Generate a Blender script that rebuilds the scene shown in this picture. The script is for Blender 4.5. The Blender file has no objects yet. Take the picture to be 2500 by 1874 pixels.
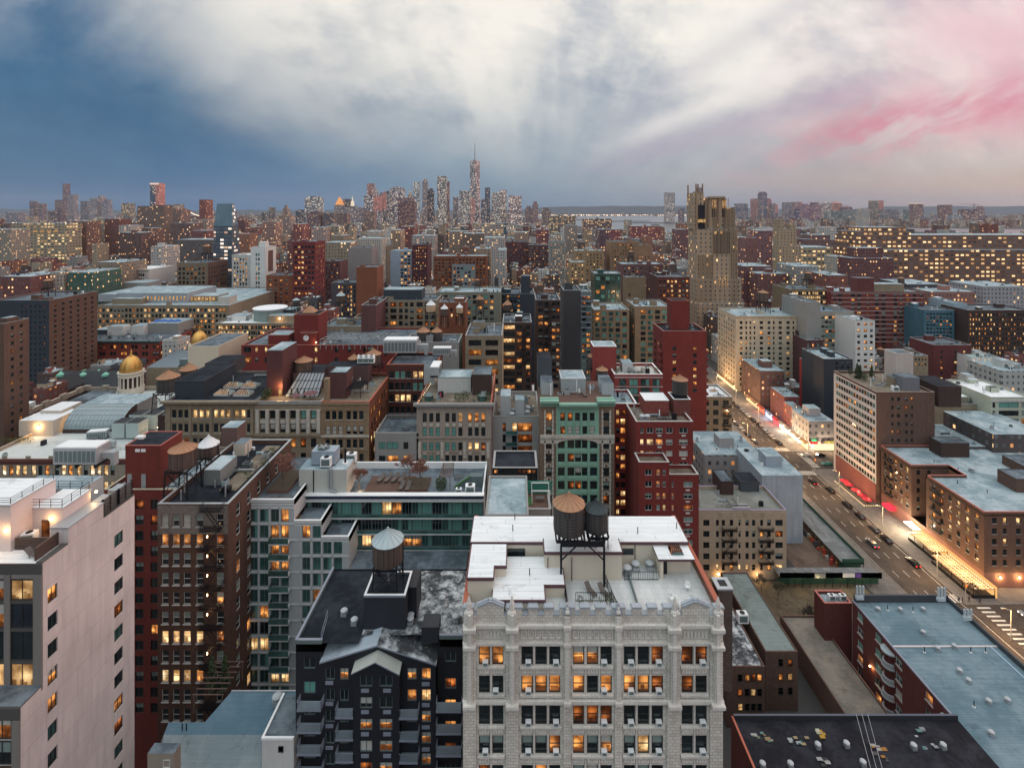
import bpy, math, random
from mathutils import Vector, Matrix
random.seed(7)
S = bpy.context.scene
COL = S.collection
F, H, HY, VX = 1250.0, 120.0, 515.0, 1260.0      # focal length in photo pixels, camera height, horizon row, vanishing column
cam = bpy.data.cameras.new('camera'); co = bpy.data.objects.new('camera', cam); COL.objects.link(co)
co.location = (0, 0, H); co.rotation_euler = (math.radians(90), 0, 0)
cam.sensor_width = 36; cam.lens = 18; cam.shift_x = -10/2500; cam.shift_y = -422/2500
cam.clip_start = 1; cam.clip_end = 90000
S.camera = co
class V:
 def __init__(s, t, k): s.t = t; s.k = k
 def m(s, op, *o, clamp=False):
  n = s.t.nodes.new('ShaderNodeMath'); n.operation = op; n.use_clamp = clamp
  for i, a in enumerate((s,)+o):
   if isinstance(a, V): s.t.links.new(a.k, n.inputs[i])
   else: n.inputs[i].default_value = a
  return V(s.t, n.outputs[0])
 def __add__(s, o): return s.m('ADD', o)
 __radd__ = __add__
 def __mul__(s, o): return s.m('MULTIPLY', o)
 __rmul__ = __mul__
 def __sub__(s, o): return s.m('SUBTRACT', o)
 def __rsub__(s, o): return (s*-1)+o
 def __truediv__(s, o): return s.m('DIVIDE', o)
 def floor(s): return s.m('FLOOR')
 def fract(s): return s.m('FRACT')
 def gt(s, o): return s.m('GREATER_THAN', o)
 def lt(s, o): return s.m('LESS_THAN', o)
 def mx(s, o): return s.m('MAXIMUM', o)
 def mn(s, o): return s.m('MINIMUM', o)
 def pw(s, o): return s.m('POWER', o)
 def abs(s): return s.m('ABSOLUTE')
class G:
 def __init__(s, t): s.t = t; t.nodes.clear()
 def nd(s, ty, ins=None, **kw):
  n = s.t.nodes.new(ty)
  for k, v in kw.items(): setattr(n, k, v)
  for k, v in (ins or {}).items(): s.set(n.inputs[k], v)
  return n
 def set(s, inp, v):
  if isinstance(v, V): s.t.links.new(v.k, inp)
  elif isinstance(v, bpy.types.NodeSocket): s.t.links.new(v, inp)
  elif isinstance(v, (tuple, list)) and len(v) == 3 and inp.type == 'RGBA': inp.default_value = (*v, 1)
  else: inp.default_value = v
 def sep(s, vec):
  n = s.nd('ShaderNodeSeparateXYZ', {0: vec}); return [V(s.t, o) for o in n.outputs]
 def comb(s, x=0., y=0., z=0.): return s.nd('ShaderNodeCombineXYZ', {0: x, 1: y, 2: z}).outputs[0]
 def noise(s, vec, scale=1., detail=3., rough=.5, dist=0.):
  return V(s.t, s.nd('ShaderNodeTexNoise', {'Vector': vec, 'Scale': scale, 'Detail': detail, 'Roughness': rough, 'Distortion': dist}).outputs[0])
 def white(s, vec): return V(s.t, s.nd('ShaderNodeTexWhiteNoise', {'Vector': vec}, noise_dimensions='3D').outputs[0])
 def mix(s, f, a, b, blend='MIX'):
  n = s.nd('ShaderNodeMix', data_type='RGBA', blend_type=blend, clamp_factor=True)
  s.set(n.inputs[0], f); s.set(n.inputs[6], a); s.set(n.inputs[7], b); return n.outputs[2]
 def ss(s, v, a, b):
  n = s.nd('ShaderNodeMapRange', {0: v, 1: a, 2: b, 3: 0., 4: 1.}, interpolation_type='SMOOTHSTEP'); return V(s.t, n.outputs[0])
 def bsdf(s, **ins):
  b = s.nd('ShaderNodeBsdfPrincipled', {k.replace('_', ' '): v for k, v in ins.items()})
  s.out(b.outputs[0]); return b
 def out(s, sh): s.nd('ShaderNodeOutputMaterial', {0: sh})
def srgb(r, g, b): return tuple(((c/255)/12.92 if c/255 <= .04045 else ((c/255+.055)/1.055)**2.4) for c in (r, g, b))
W = bpy.data.worlds.new('World'); S.world = W; W.use_nodes = True
g = G(W.node_tree); t = g.t
dx, dy, dz = g.sep(g.nd('ShaderNodeTexCoord').outputs['Generated'])
fwd = g.ss(dy, -.1, .35)
dyc = dy.mx(.12)
a = dx/dyc; e = dz/dyc
zz = dz.mx(0.)+.09
cu = dx/zz; cv = dy/zz
bend = g.noise(g.comb(cu*.3, cv*.3, 0.), 1., 2., .5)
n1 = g.noise(g.comb(cu*.55+bend*.9, cv*.13, 3.), 1., 3., .5)
n2 = g.noise(g.comb(cu*2.2+bend*1.5, cv*.55, 7.), 1., 4., .55)
n3 = g.noise(g.comb(a*2.6, e*5.+a*.8, 11.), 1., 5., .58, .4)
n4 = g.noise(g.comb(a*9.+bend, e*17.+a*3., 5.), 1., 5., .6)
th = (e+.16).m('ARCTAN2', a-.04+(n3-.5)*.22); rad = (a*a+e*e*2.)
nf = g.noise(g.comb(th*1.7+n3*.5, rad*1.4+n4*.2, 2.), 1., 4., .55)
nf2 = g.noise(g.comb(th*3.6+n3*.9+n4*.25, rad*2.2, 9.), 1., 5., .6)
lift = e-.16-a.mn(0.)*-.27+(nf-.5)*.42*g.ss(e, .02, .3)+g.ss(a.abs()*-1., -.3, 0.)*-.02+(n3-.5)*.12+(n4-.5)*.03
cloud = g.ss(lift, -.20, .2)
am = g.ss(a, -.75, 1.25)
hor_c = g.mix(am, srgb(14, 94, 152), srgb(150, 140, 148))
low_c = g.mix(am, srgb(26, 78, 118), srgb(162, 152, 162))
basec = g.mix(g.ss(e+(n3-.5)*.1, .0, .2), hor_c, low_c)
basec = g.mix(g.ss(n4*.3+nf2*.4+n1*.3, .4, .58)*.5, basec, g.mix(am, srgb(70, 116, 150), srgb(178, 172, 184)))
whitec = g.mix(g.ss(nf*.3+nf2*.25+n3*.3+n4*.15, .34, .54), srgb(170, 176, 188), srgb(248, 242, 232))
basec = g.mix(g.ss(a.abs()*-1., -.75, -.05)*.75, basec, g.mix(g.ss(e, 0., .2), srgb(98, 136, 162), srgb(118, 144, 168)))
sky = g.mix(cloud, basec, whitec)
lft = g.ss(a*-1.+(n3-.5)*.3, .3, 1.1)*(1-g.ss(lift, .1, .4)*.5)
sky = g.mix(lft*.6, sky, srgb(56, 104, 144))
def gau(v, w): q = v/w; return (q*q*-1.).m('EXPONENT')
st1 = gau(e-a*.41-.055+(n1-.5)*.03, .022)*g.ss(a, .12, .3)*(1-g.ss(a, .5, .8)); sky = g.mix(st1*.6, sky, srgb(240, 232, 228))
dk1 = gau(e-a*.27-.05+(n1-.5)*.05, .03)*g.ss(a, .05, .3)*(1-g.ss(a, .6, .9)); sky = g.mix(dk1*.45, sky, srgb(170, 150, 176))
dk2 = gau(e-a*.62-.06+(n1-.5)*.06, .035)*g.ss(a, .1, .3)*(1-g.ss(a, .5, .8)); sky = g.mix(dk2*.35, sky, srgb(176, 172, 190))
wide = g.ss(a+(n1-.5)*.3, .42, .98)*g.ss(e, .08, .2)*(1-g.ss(e, .34, .5)*.6); sky = g.mix(wide*.6*(g.ss(nf2, .3, .6)*.7+.3), sky, srgb(222, 150, 176))
pk = gau(e-a*.2-.02+(n4-.5)*.04, .05)*g.ss(a+(n4-.5)*.3, .35, .8); sky = g.mix(pk*.85*g.ss(g.noise(g.comb(th*13., rad*1.5, 4.), 1., 4., .6)*.7+n4*.3, .36, .56), sky, srgb(206, 104, 136))
cream = g.ss(a, .1, .7)*gau(e-.055, .03); sky = g.mix(cream*.5, sky, srgb(182, 160, 158))
back = g.mix(g.ss(dz, -.1, .55), srgb(66, 84, 106), srgb(232, 242, 247))
back = g.mix(g.ss(dx, .3, 1.)*.8, back, srgb(255, 190, 176))
sky = g.mix(fwd, back, sky)
zen = g.ss(dz, .42, .85)*.6+1.
nsk = g.nd('ShaderNodeTexSky', sky_type='NISHITA', sun_disc=False, sun_elevation=math.radians(4), sun_rotation=math.radians(71))
b1 = g.nd('ShaderNodeBackground', {0: sky, 1: zen}); b2 = g.nd('ShaderNodeBackground', {0: nsk.outputs[0], 1: .02})
ad = g.nd('ShaderNodeAddShader', {0: b1.outputs[0], 1: b2.outputs[0]})
g.nd('ShaderNodeOutputWorld', {0: ad.outputs[0]})
sun = bpy.data.lights.new('sun', 'SUN'); so = bpy.data.objects.new('sun', sun); COL.objects.link(so)
sun.energy = .6; sun.angle = math.radians(20); sun.color = (1, .68, .6)
sd = Vector((math.cos(math.radians(17)), math.sin(math.radians(17)), .16))
so.rotation_euler = sd.to_track_quat('Z', 'Y').to_euler()
S.view_settings.view_transform = 'Standard'; S.view_settings.look = 'None'; S.view_settings.gamma = 1
S.view_settings.exposure = 0.0
S.render.engine = 'CYCLES'
S.cycles.max_bounces = 4; S.cycles.diffuse_bounces = 2; S.cycles.glossy_bounces = 2; S.cycles.transmission_bounces = 2
S.cycles.volume_bounces = 0; S.cycles.sample_clamp_indirect = 3; S.cycles.use_denoising = True
S.cycles.caustics_reflective = False; S.cycles.caustics_refractive = False
MC = {}
def mk(name, fn):
 if name not in MC:
  m = bpy.data.materials.new(name); m.use_nodes = True; fn(G(m.node_tree)); MC[name] = m
  try: m.cycles.emission_sampling = 'NONE'
  except Exception: pass
 return MC[name]
def uvn(g): return g.nd('ShaderNodeTexCoord').outputs['UV']
def shade(g, c, f): return g.mix(1., c, g.nd('ShaderNodeCombineColor', {0: f, 1: f, 2: f}).outputs[0], 'MULTIPLY')
def stain(g, uv, c, amt=.35):
 x, y, z = g.sep(uv)
 rnd = V(g.t, g.nd('ShaderNodeObjectInfo').outputs['Random'])
 n = g.noise(g.comb(x*.9+rnd*40., y*.12, rnd*9.), 1., 4., .65)
 n2 = g.noise(g.comb(x*.12, y*.12, rnd*30.), 1., 4., .6)
 return shade(g, c, (n*.55+n2*.45)*2*amt+(1-amt))
def brick(col, col2=None, mort=None, w=.5, h=.17, ms=.02, bias=0.):
 col2 = col2 or tuple(c*.62 for c in col); mort = mort or tuple(c*.8+.02 for c in col)
 if max(col) < .45: col, col2, mort = (tuple(c**1.14*.88 for c in q) for q in (col, col2, mort))
 def f(g):
  uv = uvn(g)
  b = g.nd('ShaderNodeTexBrick', {'Vector': uv, 'Color1': col, 'Color2': col2, 'Mortar': mort, 'Scale': 1., 'Mortar Size': ms, 'Brick Width': w, 'Row Height': h, 'Bias': bias, 'Mortar Smooth': .3})
  c = stain(g, uv, b.outputs[0], .5)
  bp = g.nd('ShaderNodeBump', {'Strength': .25, 'Distance': .02, 'Height': V(g.t, b.outputs[1])*-1.})
  g.bsdf(Base_Color=c, Roughness=.88, Normal=bp.outputs[0])
 return mk('brick %s %s' % (str([round(x, 3) for x in col]), (w, h, str(col2), str(mort))), f)
def stone(col, w=1.3, h=.62, v=.85): return brick(col, tuple(c*v for c in col), tuple(c*.55 for c in col), w, h, .015)
def plain(col, rough=.8, amt=.3, metal=0.):
 def f(g):
  g.bsdf(Base_Color=stain(g, uvn(g), col, amt), Roughness=rough, Metallic=metal)
 return mk('plain %s %s %s' % (str([round(x, 3) for x in col]), rough, (amt, metal)), f)
def roofm(col, col2, sc=.25, seam=0., patch=.5, rough=.75):
 def f(g):
  uv = uvn(g); x, y, z = g.sep(uv); rnd = V(g.t, g.nd('ShaderNodeObjectInfo').outputs['Random'])
  n = g.noise(g.comb(x+rnd*50., y, rnd*10.), sc, 6., .65, .4); n2 = g.noise(g.comb(x, y+rnd*20., 5.), sc*6, 4., .6)
  c = g.mix(g.ss(n*.75+n2*.25, patch-.1, patch+.12), col, col2)
  if seam: c = shade(g, c, 1-((y/seam).fract()).lt(.05)*.3)
  c = shade(g, c, (1-(y/1.07).fract().lt(.06)*.13)*(1-(x/9.7+(y/1.07).floor()*.37).fract().lt(.01)*.2)*(1-g.ss(g.noise(g.comb(x, y+rnd*70., 8.), .22, 5., .7), .58, .66)*.25))
  c = shade(g, c, g.noise(g.comb(x*.3, y*3., rnd*3.), 1., 2.)*.3+.85)
  g.bsdf(Base_Color=c, Roughness=rough+.1, Specular_IOR_Level=.15)
 return mk('roof %s %s %s' % (str(col), str(col2), (sc, seam, patch)), f)
def glass(col=(.012, .022, .026), rough=.07, wav=.25):
 def f(g):
  uv = uvn(g); rnd = V(g.t, g.nd('ShaderNodeObjectInfo').outputs['Random'])
  x, y, z = g.sep(uv)
  n = g.noise(g.comb(x+rnd*30., y, rnd*7.), .5, 3., .6)
  c = shade(g, col, n*1.6*(rnd*.9+.5))
  bp = g.nd('ShaderNodeBump', {'Strength': wav*.2, 'Distance': .05, 'Height': g.noise(g.comb(x, y, rnd*9.), 1.1, 1.)})
  g.bsdf(Base_Color=c, Roughness=rough, Normal=bp.outputs[0], IOR=1.6)
 return mk('glass %s' % str(col), f)
def lit(c1, c2, st, dark=.35, sc=1.5):
 def f(g):
  uv = uvn(g); x, y, z = g.sep(uv); rnd = V(g.t, g.nd('ShaderNodeObjectInfo').outputs['Random'])
  n = g.noise(g.comb(x*.6+rnd*60., y*.5, rnd*20.), 1., 2., .5)
  lx = x-(rnd*37.).fract()*1.2+.6; lz = y-(rnd*53.).fract()*1.1-.4; sp = (lx*lx+lz*lz)*-3.; sp = sp.m('EXPONENT')
  cell = g.white(g.comb((x*2.3+rnd*9.).floor(), rnd*31., 1.)); furn = y.lt(cell*.9+.1)
  pic = g.noise(g.comb(x*3.+rnd*20., y*3., rnd*50.), 1., 4., .7)
  cur = (x*7.+rnd*5.).fract().gt(.5)*(rnd*91.).fract().gt(.6)
  k = (g.ss(n, dark-.05, dark+.35)*.6+sp*.8+.12)*(1-furn*.62)*(.72+pic*.56)*(1-cur*.22)
  c = g.mix(k, c1, c2)
  s = (k*.95+.12)*st*(rnd*.7+.6)
  em = g.nd('ShaderNodeEmission', {0: c, 1: s}); gl = g.nd('ShaderNodeBsdfGlossy', {0: (1, 1, 1), 1: .1})
  ms = g.nd('ShaderNodeMixShader', {0: .05, 1: em.outputs[0], 2: gl.outputs[0]}); g.out(ms.outputs[0])
 return mk('lit room %s' % str((c1, c2, st)), f)
def emit(col, st):
 def f(g): g.out(g.nd('ShaderNodeEmission', {0: col, 1: st}).outputs[0])
 return mk('light %s %s' % (str(col), st), f)
LO = lit((.30, .07, .015), (1., .40, .10), 1.15)        # warm orange room
LY = lit((.75, .33, .09), (1., .68, .32), 1.35)         # yellow room
LW = lit((.9, .5, .2), (1., .8, .5), 1.8)
LR = lit((.10, .015, .004), (.9, .25, .05), .8, .5)     # dim room with one lamp
GD = glass(); GT = glass((.045, .12, .11)); GB = glass((.02, .03, .045))
BL = plain((.20, .26, .24), .6, .5); BT = plain((.12, .31, .27), .5, .5); BW = plain((.42, .42, .38), .7, .4)
FRM = plain((.03, .032, .03), .5, .1); FRW = plain((.55, .55, .52), .6, .2); FRG = plain((.12, .16, .16), .5, .1)
STL = plain((.012, .013, .018), .5, .3, .3); GALV = plain((.42, .45, .47), .45, .4, .5)
WHT = plain((.78, .80, .80), .6, .15); TERR = roofm((.50, .53, .53), (.60, .62, .61), .15, .8)
RW = roofm((.78, .81, .82), (.66, .70, .72), .12, 1.0, .62); RG = roofm((.22, .30, .335), (.42, .50, .53), .12)
RS = roofm((.10, .12, .14), (.55, .60, .64), .16, 0., .5); RD = roofm((.010, .014, .020), (.028, .034, .044), .2)
RB = roofm((.11, .18, .215), (.20, .28, .32), .08, 1.1); RM = roofm((.07, .09, .11), (.17, .21, .24), .15); RT = roofm((.16, .13, .10), (.26, .22, .17), .2)
RPAT = roofm((.05, .055, .06), (.62, .66, .68), .35, 0., .53)
WOOD = brick((.23, .17, .14), (.10, .075, .065), (.035, .03, .03), .16, 9., .012)
WOOD2 = brick((.15, .135, .13), (.08, .075, .075), (.03, .03, .03), .16, 9., .012)
DECK = brick((.20, .12, .09), (.15, .09, .07), (.05, .03, .02), 3., .15, .012)
class MB:
 def __init__(s): s.v = []; s.f = []; s.m = []; s.c = []; s.mats = []; s.cur = (.5, .5, .5)
 def mi(s, m):
  if m not in s.mats: s.mats.append(m)
  return s.mats.index(m)
 def poly(s, pts, m):
  n = len(s.v); s.v += [tuple(p) for p in pts]; s.f.append(tuple(range(n, n+len(pts)))); s.m.append(s.mi(m)); s.c.append(s.cur)
 def box(s, x0, x1, y0, y1, z0, z1, m, top=None, skip=''):
  if x1 < x0: x0, x1 = x1, x0
  if y1 < y0: y0, y1 = y1, y0
  if z1 < z0: z0, z1 = z1, z0
  a, b, c, d = (x0, y0), (x1, y0), (x1, y1), (x0, y1)
  def w(p, q): s.poly([(p[0], p[1], z0), (q[0], q[1], z0), (q[0], q[1], z1), (p[0], p[1], z1)], m)
  if 'F' not in skip: w(a, b)
  if 'R' not in skip: w(b, c)
  if 'B' not in skip: w(c, d)
  if 'L' not in skip: w(d, a)
  if 'T' not in skip: s.poly([(p[0], p[1], z1) for p in (a, b, c, d)], top or m)
  if 'D' not in skip: s.poly([(p[0], p[1], z0) for p in (d, c, b, a)], m)
  return s
 def bar(s, p, q, w, m):
  p = Vector(p); q = Vector(q); d = (q-p)
  if d.length < 1e-6: return s
  d.normalize(); u = d.cross(Vector((0, 0, 1)) if abs(d.z) < .9 else Vector((1, 0, 0))).normalized()*w/2; r = d.cross(u).normalized()*w/2
  c = [u+r, u-r, -u-r, -u+r]
  for i in range(4):
   j = (i+1) % 4; s.poly([p+c[j], p+c[i], q+c[i], q+c[j]], m)
  s.poly([p+k for k in c], m); s.poly([q+k for k in reversed(c)], m); return s
 def lathe(s, x, y, prof, m, n=20, cap=True, ph=0., arc=1.):
  rings = []
  for (r, z) in prof:
   st = len(s.v); s.v += [(x+r*math.cos(2*math.pi*arc*(i/n)+ph), y+r*math.sin(2*math.pi*arc*(i/n)+ph), z) for i in range(n)]; rings.append(st)
  mm = m if isinstance(m, (list, tuple)) else [m]*len(prof)
  for k in range(len(prof)-1):
   for i in range(n if arc == 1. else n-1):
    j = (i+1) % n; s.f.append((rings[k]+i, rings[k]+j, rings[k+1]+j, rings[k+1]+i)); s.m.append(s.mi(mm[k])); s.c.append(s.cur)
  if cap:
   s.f.append(tuple(rings[-1]+i for i in range(n))); s.m.append(s.mi(mm[-1])); s.c.append(s.cur)
   s.f.append(tuple(rings[0]+i for i in reversed(range(n)))); s.m.append(s.mi(mm[0])); s.c.append(s.cur)
  return s
 def ext(s, pts, y0, y1, m, top=None):      # outline in x,z (clockwise or not) extruded along y
  n = len(pts)
  ar = sum(pts[i][0]*pts[(i+1) % n][1]-pts[(i+1) % n][0]*pts[i][1] for i in range(n))
  if ar < 0: pts = pts[::-1]
  s.poly([(p[0], y0, p[1]) for p in pts], m); s.poly([(p[0], y1, p[1]) for p in reversed(pts)], m)
  for i in range(n):
   p, q = pts[i], pts[(i+1) % n]; s.poly([(q[0], y0, q[1]), (p[0], y0, p[1]), (p[0], y1, p[1]), (q[0], y1, q[1])], top or m)
  return s
 def build(s, name, par=None, loc=None, smooth=False, mesh_only=False):
  if not s.f: return None
  o0 = Vector(loc) if loc is not None else (WL[par.name] if par else Vector((0, 0, 0)))
  me = bpy.data.meshes.new(name)
  me.from_pydata([(p[0]-o0.x, p[1]-o0.y, p[2]-o0.z) for p in s.v], [], s.f)
  for m in s.mats: me.materials.append(m)
  me.polygons.foreach_set('material_index', s.m)
  uv = me.uv_layers.new(name='UVMap'); buf = [0.]*(2*len(me.loops)); v = s.v
  li = 0
  for f in s.f:
   A = Vector(v[f[0]]); nx = ny = nz = 0.
   for i in range(len(f)):
    p = v[f[i]]; q = v[f[(i+1) % len(f)]]
    nx += (p[1]-q[1])*(p[2]+q[2]); ny += (p[2]-q[2])*(p[0]+q[0]); nz += (p[0]-q[0])*(p[1]+q[1])
   ax, ay, az = abs(nx), abs(ny), abs(nz)
   for i in f:
    p = v[i]
    if az > ax and az > ay: buf[li] = p[0]; buf[li+1] = p[1]
    elif ay >= ax: buf[li] = p[0]; buf[li+1] = p[2]
    else: buf[li] = p[1]; buf[li+1] = p[2]
    li += 2
  uv.data.foreach_set('uv', buf)
  ca = me.color_attributes.new('Col', 'FLOAT_COLOR', 'CORNER'); cb = []
  for f, c in zip(s.f, s.c): cb += [c[0], c[1], c[2], 1.]*len(f)
  ca.data.foreach_set('color', cb)
  if smooth: me.polygons.foreach_set('use_smooth', [True]*len(s.f))
  if mesh_only: return me
  ob = bpy.data.objects.new(name, me); COL.objects.link(ob)
  if par: ob.parent = par
  else: ob.location = o0; 
  return ob
WL = {}
def thing(name, label, cat, loc, group=None):
 o = bpy.data.objects.new(name, None); COL.objects.link(o); o.location = loc; o.empty_display_size = .5
 o['label'] = label; o['category'] = cat
 if group: o['group'] = group
 WL[o.name] = Vector(loc); return o
def tag(o, label, cat, group=None):
 o['label'] = label; o['category'] = cat
 if group: o['group'] = group
 return o
def dup(root, loc, rz=0., label=None, group=None, sc=1.):
 r = root.copy(); COL.objects.link(r); r.location = loc; r.rotation_euler = (0, 0, rz); r.scale = (sc, sc, sc)
 if label: r['label'] = label
 if group: r['group'] = group
 for ch in root.children:
  c = ch.copy(); COL.objects.link(c); c.parent = r
  for gch in ch.children: d = gch.copy(); COL.objects.link(d); d.parent = c
 return r
def struct(o): o['kind'] = 'structure'; return o
def X(px, Y): return (px-VX)*Y/F
def Z(py, Y): return H-(py-HY)*Y/F
def YZ(py, z): return F*(H-z)/(py-HY)
WCACHE = {}
def winmesh(w, h, st, state, fr, dep=.12, sub=False):
 w = round(w*10)/10; h = round(h*10)/10
 key = (w, h, st, state, fr.name, sub)
 if key in WCACHE: return WCACHE[key]
 b = MB(); p = MB(); t = .09 if w > .8 else .06
 hw = w/2
 b.box(-hw, hw, -.03, dep, h-t, h, fr); b.box(-hw, hw, -.06, dep, 0, t, fr)
 b.box(-hw, -hw+t, -.03, dep, t, h-t, fr); b.box(hw-t, hw, -.03, dep, t, h-t, fr)
 if 's' in st: b.box(-hw+t, hw-t, -.015, dep, h*.48, h*.48+t*.8, fr)
 if 'q' in st: b.box(-hw+t, hw-t, -.015, dep, h*.24, h*.24+t*.7, fr)
 nv = 1 if 'v' in st else 2 if 'w' in st else 3 if 'x' in st else 0
 for k in range(nv):
  cx = -hw+w*(k+1)/(nv+1); b.box(cx-t*.4, cx+t*.4, -.02, dep, t, h-t, fr)
 if 'a' in st:   # arched head
  n = 8
  for i in range(n):
   a0 = math.pi*i/n; a1 = math.pi*(i+1)/n
   b.poly([(hw*math.cos(a0), 0, h-hw*.5+hw*.5*math.sin(a0)), (hw*math.cos(a0), 0, h+.02), (hw*math.cos(a1), 0, h+.02), (hw*math.cos(a1), 0, h-hw*.5+hw*.5*math.sin(a1))], fr)
 y = .05
 def q(z0, z1, m, yy=y, x0=-hw, x1=hw): p.poly([(x0, yy, z0), (x1, yy, z0), (x1, yy, z1), (x0, yy, z1)], m)
 MM = {'D': GD, 'T': GT, 'B': BL, 'C': BT, 'W': BW, 'O': LO, 'Y': LY, 'L': LW, 'R': LR, 'G': GB}
 if state == 'H': q(0, h*.5, GD); q(h*.5, h, BL)
 elif state == 'h': q(0, h*.35, GD); q(h*.35, h, BW)
 elif state == 'P': q(0, h*.55, LO); q(h*.55, h, BW)
 elif state == 'K': q(0, h, GT, y, -hw, hw*.2); q(0, h, BT, y, hw*.2, hw)
 else: q(0, h, MM[state])
 if sub: r = (b.build('window', loc=(0, 0, 0), mesh_only=True), p.build('pane', loc=(0, 0, 0), mesh_only=True))
 else:
  for m in p.mats: b.mi(m)
  off = len(b.v); b.v += p.v; b.f += [tuple(i+off for i in f) for f in p.f]; b.m += [b.mi(p.mats[i]) for i in p.m]; b.c += p.c
  r = (b.build('window', loc=(0, 0, 0), mesh_only=True), None)
 WCACHE[key] = r; return r
ROT = {'F': 0., 'R': math.pi/2, 'L': -math.pi/2}
def place_window(par, face, pos, w, h, st, state, fr, sub=False):
 me, pm = winmesh(w, h, st, state, fr, sub=sub)
 o = bpy.data.objects.new('window', me); COL.objects.link(o); o.parent = par
 o.location = Vector(pos)-WL[par.name]; o.rotation_euler = (0, 0, ROT[face])
 if pm:
  p = bpy.data.objects.new('pane', pm); COL.objects.link(p); p.parent = o
 return o
def holewall(b, face, plane, u0, u1, z0, z1, cols, rows, m, dep=.3, rm=None):
 """wall with real openings; face F: plane is y, u is x; R/L: plane is x, u is y"""
 rm = rm or m
 cols = sorted(c for c in cols if c[0] > u0 and c[1] < u1); rows = sorted(r for r in rows if r[0] > z0 and r[1] < z1)
 d = {'F': 1, 'R': -1, 'L': 1}[face]
 def P(u, z, q=0.): return (u, plane+q, z) if face == 'F' else (plane+d*q, u, z)
 def Q(a0, a1, c0, c1):
  p = [P(a0, c0), P(a1, c0), P(a1, c1), P(a0, c1)]
  b.poly(p if face != 'L' else p[::-1], m)
 if not cols or not rows: Q(u0, u1, z0, z1); return
 zz = z0
 for (r0, r1) in rows:
  if r0 > zz+1e-4: Q(u0, u1, zz, r0)
  uu = u0
  for (c0, c1) in cols:
   Q(uu, c0, r0, r1); uu = c1
   ring = [(c0, r0), (c1, r0), (c1, r1), (c0, r1)]
   for i in range(4):
    A, B = ring[i], ring[(i+1) % 4]
    p = [P(*A), P(*B), P(*B, dep), P(*A, dep)]
    b.poly(p if face == 'L' else p[::-1], rm)
  Q(uu, u1, r0, r1); zz = r1
 if zz < z1: Q(u0, u1, zz, z1)
def pick(rng, mix):
 tot = sum(mix.values()); r = rng.random()*tot
 for k, v in mix.items():
  r -= v
  if r <= 0: return k
 return k
MIXA = {'D': 6, 'H': 3, 'B': 1.5, 'O': 1.6, 'Y': .8, 'R': 1, 'W': .5}
MIXT = {'T': 5, 'K': 3, 'C': 3, 'O': 1.2, 'Y': .5, 'D': 2}
MIXD = {'D': 8, 'H': 2, 'R': 1, 'O': .8}
MIXL = {'Y': 6, 'L': 3, 'O': 2, 'D': 1, 'H': 1}
MIXB = {'D': 5, 'H': 3, 'B': 4, 'C': 2, 'O': 1.5, 'Y': 1.2, 'R': 1}
NB = []      # every named building: px range, rows, depth (used by the fill)
def C(x0, pitch, w, n): return [(x0+i*pitch, x0+i*pitch+w) for i in range(n)]
def facade(root, wb, face, plane, u0, u1, z0, z1, cols, rows, wall, mix=MIXA, st='s', fr=None, dep=.3, sub=False, states=None, sill=None, acs=0., rng=None, limit=100, rm=None):
 rng = rng or random.Random(hash((round(plane, 2), round(u0, 2), len(cols))) & 0xffff)
 holewall(wb, face, plane, u0, u1, z0, z1, cols, rows, wall, dep, rm)
 d = {'F': 1, 'R': -1, 'L': 1}[face]; cells = []; extra = []
 for ri, (r0, r1) in enumerate(sorted(rows, key=lambda r: -r[0])):
  if not (r0 > z0 and r1 < z1): continue
  for ci, (c0, c1) in enumerate(cols):
   if not (c0 > u0 and c1 < u1): continue
   s = pick(rng, mix)
   if states and ri < len(states) and ci < len(states[ri]) and states[ri][ci] != '.': s = states[ri][ci]
   uc = (c0+c1)/2; pos = (uc, plane+.16, r0) if face == 'F' else (plane+d*.16, uc, r0)
   stt = st[ri] if isinstance(st, list) else st
   root['nwin'] = root.get('nwin', 0)+1
   if root['nwin'] <= limit: place_window(root, face, pos, c1-c0, r1-r0, stt, s, fr or FRM, sub)
   else: extra.append((face, pos, c1-c0, r1-r0, stt, s))
   if sill:
    if face == 'F': wb.box(c0-.1, c1+.1, plane-.12, plane-.002, r0-.16, r0, sill)
    else: wb.box(plane-.1 if face == 'L' else plane+.002, plane-.002 if face == 'L' else plane+.1, c0-.1, c1+.1, r0-.16, r0, sill)
   if acs and rng.random() < acs: AC.append((root, face, pos, rng.random()))
 if extra:
  b = MB()
  for (fc, pos, w, h, stt, s) in extra:
   me, _ = winmesh(w, h, stt, s, fr or FRM); M = Matrix.Translation(pos) @ Matrix.Rotation(ROT[fc], 4, 'Z'); off = len(b.v)
   b.v += [tuple(M @ v.co) for v in me.vertices]
   for p in me.polygons: b.f.append(tuple(i+off for i in p.vertices)); b.m.append(b.mi(me.materials[p.material_index])); b.c.append((.5,)*3)
  root['extra'] = 1; ob = b.build('window', root); ob['kind'] = 'stuff'
AC = []
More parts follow.
